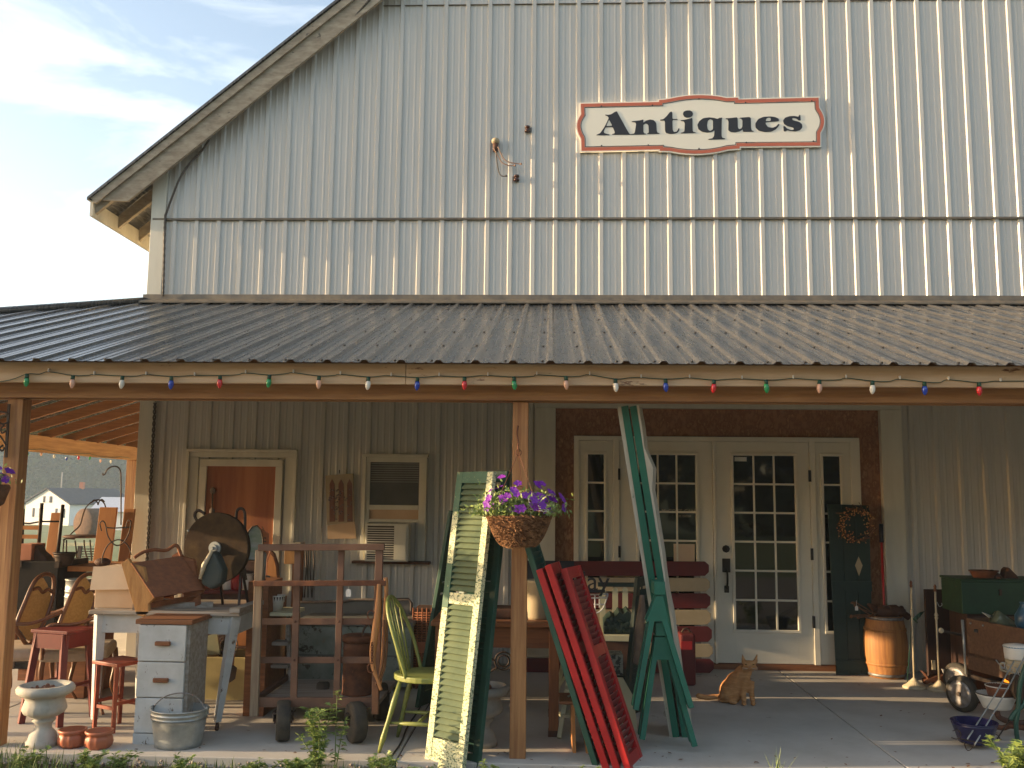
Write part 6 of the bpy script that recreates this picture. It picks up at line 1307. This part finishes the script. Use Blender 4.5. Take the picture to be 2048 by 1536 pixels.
# green chest on the wagon
a = W(1925, 1228, 8.0); b = W(2070, 1165, 8.0); t = thing('green_chest', 'long dark green wooden tool chest behind and above the wagon', 'chest', ((a.x + b.x) / 2, 8.2, a.z))
mb = MB(); mb.span((a.x, 8.0, a.z), (b.x + .1, 8.4, b.z)); build('body', mb, 'chestgreen', t, bevel=.006)
mb = MB(); mb.span((a.x - .01, 7.99, b.z), (b.x + .11, 8.41, b.z + .02)); build('lid', mb, 'chestgreen', t, bevel=.006)
mb = MB(); mb.box(W(2001, 1185, 7.99), (.02, .012, .05)); build('hasp', mb, 'iron', t)
mb = MB(); mb.span((a.x + .05, 8.03, 0), (b.x + .1, 8.38, a.z)); tag(build('support_table', mb, 'darkpanel'), 'dark support cabinet beneath the green chest', 'cabinet')
tz = b.z + .021
c = W(1968, 1162, 8.15); t = thing('clay_dish', 'orange clay dish on the green chest', 'dish', (c.x, 8.15, tz)); mb = MB(); tubv(mb, (c.x, 8.15, tz), .07, .095, .055, sx=1.2, n=24); build('dish', mb, 'potbrown', t)
c = W(1985, 1158, 8.1); mb = MB(); mb.lathe((c.x, 8.12, tz + .035), [(.0001, -.0), (.035, .0), (.035, .02), (.0001, .02)], 18, m=Matrix.Rotation(R(80), 3, 'X')); tag(build('iron_disc', mb, 'iron'), 'small iron wheel disc between the clay dish and the iron grinder', 'wheel')
t = thing('rusty_grinder', 'jagged heap of rusty iron machine parts on the green chest', 'machine part', tuple(W(2015, 1165, 8.15)))
for q in (((1988, 1165), (1992, 1150), (2000, 1146), (2008, 1155), (2010, 1166)), ((2006, 1166), (2012, 1140), (2018, 1134), (2026, 1142), (2036, 1152), (2044, 1166)), ((2030, 1166), (2036, 1156), (2046, 1160), (2056, 1168))): mb = MB(); mb.prism([W(x, y, 8.13) for x, y in q], (0, .1, 0)); build('casting', mb, 'rustdark', t, bevel=.012)
mb = MB(); mb.cyl(W(1997, 1158, 8.12), W(1997, 1158, 8.08), .018, n=12); mb.cyl(W(2015, 1140, 8.12), W(2015, 1140, 8.09), .012, n=10); build('knob', mb, 'rust', t)
# bottles and jug in the wagon
wz = P0.z
t = thing('glass_jar', 'cloudy glass jar lying tilted on the wagon edge', 'jar', tuple(W(1995, 1240, 7.75)))
mb = MB(); mb.lathe(W(2006, 1245, 7.72), [(.0001, -.12), (.03, -.12), (.035, -.09), (.06, -.06), (.065, .07), (.06, .08), (.0001, .08)], 22, m=Matrix.Rotation(R(-58), 3, 'Y')); build('body', mb, 'bottle', t)
mb = MB(); c = W(1978, 1236, 7.8); mb.prism([c, c + V((.08, 0, -.03)), c + V((.07, .1, .0)), c + V((-.01, .1, .03))], (0, 0, .006)); tag(build('white_plate', mb, 'enamel'), 'white enamel lid lying in the wagon box left of the glass jar', 'lid')
c = W(2052, 1262, 7.55); t = thing('blue_jug', 'blue jug at the right edge of the picture in the wagon', 'jug', c); mb = MB(); mb.lathe(c, [(.0001, 0), (.05, 0), (.075, .05), (.075, .12), (.045, .17), (.03, .2), (.036, .22), (.0001, .22)], 24); build('body', mb, 'jug', t)
# boxes under the wagon
a = W(2008, 1370, 7.9); b = W(2046, 1336, 7.9)
t = thing('detergent_box', 'bright orange and yellow printed box under the wagon', 'box', ((a.x + b.x) / 2, 7.95, a.z - .1))
mb = MB(); mb.span((a.x, 7.8, a.z - .08), (b.x, 7.9, b.z + .02)); build('carton', mb, mat('orangebox', (.7, .2, .02), (.8, .45, .03), scale=6, rough=.4), t)
mb = MB()
for k in range(3): mb.prism([W(2012, 1368 - k * 8, 7.78), W(2044, 1378 - k * 8, 7.78), W(2044, 1374 - k * 8, 7.78), W(2012, 1365 - k * 8, 7.78)], (0, .004, 0))
build('red_bands', mb, 'redbright', t)
mb = MB(); mb.span((a.x - .3, 7.75, 0), (b.x + .2, 8.0, a.z - .08)); tag(build('lower_shelf', mb, 'rust'), 'rust red board shelf under the wagon', 'shelf')
# white angular boat-like dish and iron shoe by the lamp feet
t = thing('white_trough', 'small white angular metal trough by the right lamp foot', 'trough', tuple(G(1905, 1372)))
mb = MB(); 
for q in (((1884, 1338), (1905, 1342), (1903, 1356), (1890, 1353)), ((1905, 1342), (1920, 1336), (1918, 1365), (1908, 1375), (1903, 1356))): mb.prism([W(x, y, 8.2) for x, y in q], (0, .012, 0))
build('shell', mb, 'enamel', t)
t = thing('iron_shoe', 'rusty upturned iron shoe last lying between the lamp stands', 'shoe last', tuple(G(1858, 1368)))
mb = MB(); mb.prism([W(x, y, 8.35) for x, y in ((1845, 1342), (1852, 1346), (1858, 1356), (1872, 1352), (1890, 1350), (1898, 1362), (1890, 1370), (1862, 1366), (1852, 1370), (1848, 1360), (1856, 1357))], (0, .07, 0)); build('casting', mb, 'rust', t, bevel=.008)
# enamel bowls on wire stand
def bowl(name, lab, px, py, Y, r0, r1, h, m_, sup=None, rim='bluerim', cat='bowl'):
    c = W(px, py, Y); t = thing(name, lab, cat, c); mb = MB(); tubv(mb, c, r0, r1, h, n=34, t=.003, rim=.0); build('bowl', mb, m_, t)
    if rim: mb = MB(); z = h + .006; mb.tube([c + V((math.cos(q) * (r1 + .0), math.sin(q) * (r1 + .0), z)) for q in [i * math.pi / 16 for i in range(32)]], .004, 6, closed=True); build('rim', mb, rim, t)
    return c, t
c1, _ = bowl('enamel_basin', 'chipped white enamel basin with black rim on the iron stand', 1994, 1416, 6.95, .09, .135, .095, 'enamel', rim='iron', cat='basin')
bowl('brown_bowl', 'brown enamel bowl with white inside nested in the chipped basin', 2002, 1402, 6.98, .075, .098, .10, 'potbrown', rim='enamel')
c2, _ = bowl('dishpan', 'dark blue enamel dishpan on the slab at the front', 1950, 1484, 6.42, .10, .142, .125, 'enamelblue', rim='enamelblue', cat='dishpan')
c3, _ = bowl('enamel_pot', 'white lidded enamel pot with blue rim at the right edge', 2035, 1318, 6.9, .082, .088, .08, 'enamel', cat='pot')
mb = MB(); mb.lathe(c3 + V((0, 0, .085)), [(.092, 0), (.088, .01), (.04, .02), (.0001, .022)], 28); build('lid', mb, 'enamel', _)
c, _ = bowl('enamel_pot', 'grey speckled enamel pot under the white lidded one', 2036, 1350, 6.88, .07, .078, .10, 'crock', rim=None, cat='pot')
mb = MB(); a = c + V((-.075, 0, .08)); mb.tube(crom([a, a + V((-.04, 0, -.005)), a + V((-.04, 0, -.045)), a + V((.002, 0, -.06))]), .008, 7); build('handle', mb, 'crock', _)
# wire stand: slanting rods and scroll edge
t = thing('wire_pot_stand', 'leaning wire plant stand of slanted rods and scrolled edge holding pots', 'wire stand', tuple(G(1950, 1500)))
def rodl(q, Y0, Y1, r=.0045, nm='rod', mm='galv'):
    n_ = len(q); mb = MB(); mb.tube(crom([W(x, y, Y0 + (Y1 - Y0) * i / max(1, n_ - 1)) for i, (x, y) in enumerate(q)], 5), r, 6); build(nm, mb, mm, t)
rodl([(1935, 1478), (1985, 1398), (2028, 1322)], 6.25, 6.75); rodl([(1949, 1490), (2005, 1395), (2050, 1312)], 6.25, 6.75); rodl([(1994, 1478), (2025, 1430), (2060, 1370)], 6.6, 6.8, mm='iron')
rodl([(1905, 1462), (1916, 1460), (1922, 1470), (1914, 1478), (1903, 1475)], 6.3, 6.3, .003, 'scroll', 'iron'); rodl([(1916, 1476), (1940, 1482), (1965, 1486), (1990, 1492)], 6.28, 6.3, .004, 'shelf_wire', 'iron'); rodl([(1928, 1484), (1932, 1497), (1938, 1501), (1945, 1494), (1949, 1484)], 6.24, 6.24, .003, 'scroll', 'iron')
rodl([(1916, 1472), (1940, 1462), (1990, 1468), (2000, 1478)], 6.4, 6.45, .003, 'shelf_wire', 'iron')
rodl([(1992, 1320), (2000, 1330), (2010, 1338), (2025, 1345), (2048, 1352)], 6.72, 6.8, .004, 'shelf_wire')
for k in range(5): x = 2000 + k * 12; y = 1328 + k * 5; rodl([(x, y), (x + 3, y + 8), (x + 9, y + 7), (x + 8, y - 2), (x + 3, y - 3)], 6.74, 6.76, .003, 'scroll')
# green iron leg stand and dark iron piece
t = thing('green_iron_table', 'dark green iron pedestal with curved legs at the right edge', 'iron stand', tuple(G(2045, 1480)))
for q in (((2052, 1330), (2040, 1370), (2036, 1420), (2032, 1450), (2036, 1488)), ((2060, 1340), (2052, 1400), (2030, 1425), (2020, 1440))): mb = MB(); mb.tube(crom([W(x, y, 6.6) for x, y in q], 5), [.016] * (len(q) * 5 - 4), 8); build('leg', mb, 'greendark', t)
mb = MB(); mb.prism([W(x, y, 6.75) for x, y in ((2034, 1352), (2070, 1345), (2070, 1400), (2040, 1405), (2032, 1385))], (0, .12, 0)); build('urn_body', mb, 'iron', t, bevel=.02)
t = thing('plough_point', 'rusty curved iron plough part on the slab behind the blue dishpan', 'iron piece', tuple(G(2005, 1470)))
mb = MB(); mb.tube(crom([W(x, y, 6.75) for x, y in ((1994, 1424), (1998, 1434), (2008, 1440), (2022, 1444), (2045, 1446), (2070, 1440))], 4), .02, 7); build('beam', mb, 'rustdark', t)
mb = MB(); mb.tube(crom([W(x, y, 6.7) for x, y in ((1988, 1452), (2005, 1456), (2020, 1452), (2045, 1456), (2070, 1462))], 4), .018, 7); build('share', mb, 'rust', t)
# faint vertical wire in doorway top and bench at the side porch
# ================================================================ FAR AND LOOSE
def hz(x, y): return ground_h(x, y)
def far(px, Y): p = W(px, 1000, Y); return V((p.x, p.y, hz(p.x, p.y)))
# farmhouse
c0 = far(140, 112)
u = V((.93, -.36, 0)); v = V((.50, .866, 0)); Wd, Ln, He = 7.6, 9.0, 2.7
hs = thing('farmhouse', 'white single storey farmhouse with dark grey roof across the lawn', 'house', c0)
A = c0; B_ = c0 - u * Wd; up_ = V((0, 0, He)); pk = (A + B_) / 2 + V((0, 0, He + 1.75))
mb = MB(); mb.prism([A - V((0, 0, 1)), B_ - V((0, 0, 1)), B_ + up_, pk, A + up_], v * Ln); build('wall', mb, 'housewhite', hs)
e = u * .35; dn_ = V((0, 0, -.17)); mb = MB()
mb.prism([A + up_ + e + dn_ - v * .3, pk - v * .3 + V((0, 0, .02)), pk - v * .3 + V((0, 0, .14)), A + up_ + e * 1.05 - v * .3 + V((0, 0, -.02))], v * (Ln + .6))
mb.prism([B_ + up_ - e + dn_ - v * .3, pk - v * .3 + V((0, 0, .02)), pk - v * .3 + V((0, 0, .14)), B_ + up_ - e * 1.05 - v * .3 + V((0, 0, -.02))], v * (Ln + .6)); rf = build('roof', mb, 'shingle', hs)
mb = MB(); p = pk + v * 4.5 + V((0, 0, .3)); mb.box(p, (.5, .5, 1.2)); build('chimney', mb, 'terra', rf)
def hw(p, d, n_, w_, h):
    mb = MB(); mb.prism([p - d * w_ / 2, p + d * w_ / 2, p + d * w_ / 2 + V((0, 0, h)), p - d * w_ / 2 + V((0, 0, h))], n_ * .05); o = build('window', mb, 'tinroof', hs)
    for s in (-1, 1): mb = MB(); q = p + d * s * (w_ / 2 + .2); mb.prism([q - d * .17, q + d * .17, q + d * .17 + V((0, 0, h)), q - d * .17 + V((0, 0, h))], n_ * .08); build('shutter', mb, 'shingle', o)
hw((A + B_) / 2 + V((0, 0, He + .05)), u, -v, .7, .8)
for k in (.2, .72): hw(A.lerp(B_, k) + V((0, 0, .95)), u, -v, .8, 1.1)
for k in (.3, .75): hw(A + v * Ln * k + V((0, 0, .95)), v, u, .8, 1.1)
# hay bale
b0 = far(186, 52); mb = MB(); m_ = Matrix.Rotation(R(-25), 3, 'Z') @ Matrix.Rotation(R(90), 3, 'X'); mb.lathe(b0 + V((0, 0, .82)), [(.0001, -.6), (.75, -.6), (.84, -.52), (.84, .52), (.75, .6), (.0001, .6)], 30, m=m_); tag(build('hay_bale', mb, 'hay'), 'round brown hay bale on the lawn beyond the iron chair', 'hay bale')
# metal shed
s0 = far(235, 95); t = thing('metal_shed', 'low white shed with pale blue metal roof behind the orange boards', 'shed', s0)
mb = MB(); mb.span((s0.x - 2.6, s0.y, s0.z - .5), (s0.x + 3, s0.y + 5, s0.z + 2.1)); build('wall', mb, 'housewhite', t)
mb = MB(); mb.prism([(s0.x - 2.9, s0.y - .4, s0.z + 2.0), (s0.x - 2.9, s0.y + 2.5, s0.z + 3.5), (s0.x - 2.9, s0.y + 5.4, s0.z + 2.0)], (6.3, 0, 0)); build('roof', mb, 'tinroof', t)
# utility pole
p = far(121, 150); mb = MB(); mb.cyl(p, p + V((0, 0, 7)), .12, .1, 8); tag(build('utility_pole', mb, 'oldgrey'), 'thin pale utility pole behind the farmhouse roof', 'pole')
# fence panel on the lawn
t = thing('lawn_trellis', 'pale rail with horizontal wires on the lawn beyond the iron chair', 'fence', tuple(far(160, 22)))
mb = MB(); 
a = W(128, 1089, 20); b = W(188, 1088, 20); mb.bar(a, b, .07, .03, side=(0, 0, 1)); build('rail', mb, 'creampaint', t)
a = W(161, 1092, 20); mb = MB(); mb.bar(a, V((a.x - .05, 20, hz(a.x, 20))), .08, .06); build('post', mb, 'iron', t)
for k in range(7): mb = MB(); mb.tube([W(164, 1098 + k * 5, 20), W(190, 1098 + k * 5, 20)], .012, 5); build('wire', mb, 'iron', t)
# woods
def woods(name, lab, arcs, seed, qs=1.0):
    rnd = random.Random(seed); mb = MB()
    for (ang0, ang1, dist, n_, hmin, hmax) in arcs:
        for i in range(n_):
            a = R(ang0 + (ang1 - ang0) * (i + rnd.random() * .8) / n_); d = dist * rnd.uniform(.93, 1.1); x = d * math.sin(a); y = d * math.cos(a); z = hz(x, y); h = rnd.uniform(hmin, hmax); rw = h * rnd.uniform(.26, .4)
            cl = [(V((x + rnd.gauss(0, rw * .45), y + rnd.gauss(0, rw * .45), z + h * rnd.uniform(.08, .92))), rw * rnd.uniform(.3, .55)) for _ in range(16)]
            for c, r in cl:
                for _ in range(40):
                    dr = V((rnd.gauss(0, 1), rnd.gauss(0, 1), rnd.gauss(0, 1))).normalized(); p = c + dr * r * rnd.uniform(.65, 1.05); uu = dr.orthogonal().normalized(); vv = dr.cross(uu); th = rnd.uniform(0, 6.3); tilt = dr * rnd.uniform(-.5, .5)
                    s = r * rnd.uniform(.12, .25) * qs; e1 = (uu * math.cos(th) + vv * math.sin(th) + tilt).normalized() * s; e2 = (vv * math.cos(th) - uu * math.sin(th)) * s * .7
                    mb.raw([p - e1, p + e2, p + e1 * 1.1, p - e2], [(0, 1, 2, 3)])
            b = V((x, y, z)); mb.cyl(b, b + V((0, 0, h * .5)), h * .015, h * .008, 5)
    o = build(name, mb, 'crown', stuff=True); tag(o, lab, 'woods'); return o
woods('woods', 'hazy dark wooded ridge beyond the farmhouse', [(-36, -20, 250, 30, 12, 17), (-36, -20, 270, 30, 15, 20), (-36, -20, 290, 30, 17, 22)], 3, 1.25)
woods('woods', 'line of trees across the lawn facing the barn', [(85, 235, 48, 32, 12, 17)], 5, 1.8)
# ---- weeds
def weed(lab, x, y, h, n_stems, spread, leafl, seed, name='weed'):
    rnd = random.Random(seed); t = thing(name, lab, 'weed', (x, y, -.07), 'weeds at the porch edge'); ms = MB(); ml = MB()
    for s in range(n_stems):
        a = rnd.uniform(0, 6.3); rad = rnd.uniform(.1, 1) * spread; hh = h * rnd.uniform(.6, 1)
        b = V((x + rnd.uniform(-.03, .03), y + rnd.uniform(-.03, .03), -.07)); tp = b + V((math.cos(a) * rad, math.sin(a) * rad * .6, hh)); m1 = b.lerp(tp, .5) + V((0, 0, hh * .12))
        pp = crom([b, m1, tp], 8); ms.tube(pp, [.0035 * (1 - .6 * i / len(pp)) for i in range(len(pp))], 5)
        for i in range(3, len(pp)):
            for k in range(1 if i % 2 else 2):
                d = V((math.cos(rnd.uniform(0, 6.3)), math.sin(rnd.uniform(0, 6.3)), rnd.uniform(-.2, .9))).normalized(); l = leafl * rnd.uniform(.8, 1.5) * (1.1 - .4 * i / len(pp)); sd_ = d.cross(V((0, 0, 1))).normalized() * l * .19; p = pp[i]; q = p + d * l * .5; e_ = p + d * l - V((0, 0, l * .2))
                ml.raw([p, q + sd_, e_, q - sd_], [(0, 1, 2, 3)])
                for f in (.35, .6): w2 = p.lerp(e_, f); ml.raw([w2, w2 + sd_ * 2.6 + d * l * .12, w2 + d * l * .18], [(0, 1, 2)]); ml.raw([w2, w2 - sd_ * 2.6 + d * l * .12, w2 + d * l * .18], [(0, 2, 1)])
    build('stems', ms, 'blade', t); build('leaves', ml, 'leaf', t, stuff=True)
def at(px, Y=5.68): return W(px, 1400, Y).x
weed('bushy leafy weed in front of the left cart wheel', at(640), 5.66, .40, 11, .14, .055, 1)
weed('tall thin weed stalk rising in front of the right cart wheel', at(680), 5.7, .52, 2, .06, .05, 2)
weed('low leafy weed between the cart and the green chair', at(765, 5.6), 5.6, 0.18, 8, .10, .045, 3)
weed('low spreading weed left of the wash tub front', at(250), 5.6, 0.14, 7, .16, .04, 4)
weed('leafy weed in front of the terracotta pots', at(205), 5.58, 0.16, 8, .12, .045, 5)
weed('feathery weed at the foot of the white urn', at(60), 5.62, 0.15, 8, .15, .04, 6)
weed('weed standing before the wash tub', at(372, 5.58), 5.58, 0.13, 8, .12, .04, 7)
weed('weed patch between wash tub and cart wheel', at(520, 5.6), 5.6, 0.10, 8, .16, .04, 8)
weed('bushy weed in front of the cart centre', at(600, 5.6), 5.6, 0.13, 9, .12, .05, 9)
weed('low weed at the foot of the peeling shutter', at(850, 5.5), 5.5, 0.13, 9, .12, .05, 10)
weed('small weed by the base of the dark green shutter', at(985, 5.55), 5.55, .15, 5, .08, .04, 11)
weed('tiny weed at the foot of the red shutters', at(1190, 5.55), 5.55, .16, 5, .08, .035, 12)
weed('small weed just right of the red shutters', at(1335, 5.6), 5.6, 0.09, 5, .08, .035, 13)
t = thing('grass_clump', 'spiky grass clump in front of the cat', 'grass clump', (at(1548, 5.6), 5.6, -.07)); mb = MB()
for i in range(34): blade(mb, (at(1548, 5.6) + random.gauss(0, .02), 5.6 + random.gauss(0, .02), -.07), random.uniform(.1, .25), random.uniform(0, 6.3), random.uniform(.002, .004))
build('blades', mb, 'leaf', t, stuff=True)
weed('low leaf clump right of the spiky clump', at(1660, 5.55), 5.55, .14, 5, .08, .04, 15)
weed('low green weed below the blue dishpan', at(1915, 5.6), 5.6, 0.12, 6, .08, .045, 16)
weed('large pale green weed at the bottom right corner', at(2040, 5.55), 5.55, .33, 12, .2, .07, 17)

# ---- dead leaves on the slab
mb = MB()
for i in range(260):
    x = random.uniform(-3.5, 4.2); y = random.choice((random.uniform(5.85, 8.9), random.uniform(8.5, 8.95), random.uniform(5.82, 6.1))); a = random.uniform(0, 6.3); s = random.uniform(.006, .02); u = V((math.cos(a), math.sin(a), random.uniform(-.2, .2))) * s; v = V((-math.sin(a), math.cos(a), random.uniform(-.3, .3))) * s * .5; p = V((x, y, .005 + s * .3))
    mb.raw([p - u, p + v, p + u, p - v], [(0, 1, 2, 3)])
tag(build('dead_leaves', mb, 'twig', stuff=True), 'bits of dry leaf litter scattered over the concrete slab', 'leaf litter')
# ---- haze
mb = MB(); mb.span((-420, -120, -5), (260, 420, 34)); hz_ = build('haze', mb, 'tag', stuff=True); tag(hz_, 'thin morning haze lying over the lawn and woods', 'haze')
hm = bpy.data.materials.new('haze'); hm.use_nodes = True; hm.node_tree.nodes.clear(); o_ = hm.node_tree.nodes.new('ShaderNodeOutputMaterial'); pv = hm.node_tree.nodes.new('ShaderNodeVolumePrincipled')
pv.inputs['Density'].default_value = .0010; pv.inputs['Color'].default_value = (.66, .82, .95, 1); pv.inputs['Anisotropy'].default_value = .2
hm.node_tree.links.new(pv.outputs[0], o_.inputs['Volume']); hz_.data.materials.clear(); hz_.data.materials.append(hm)
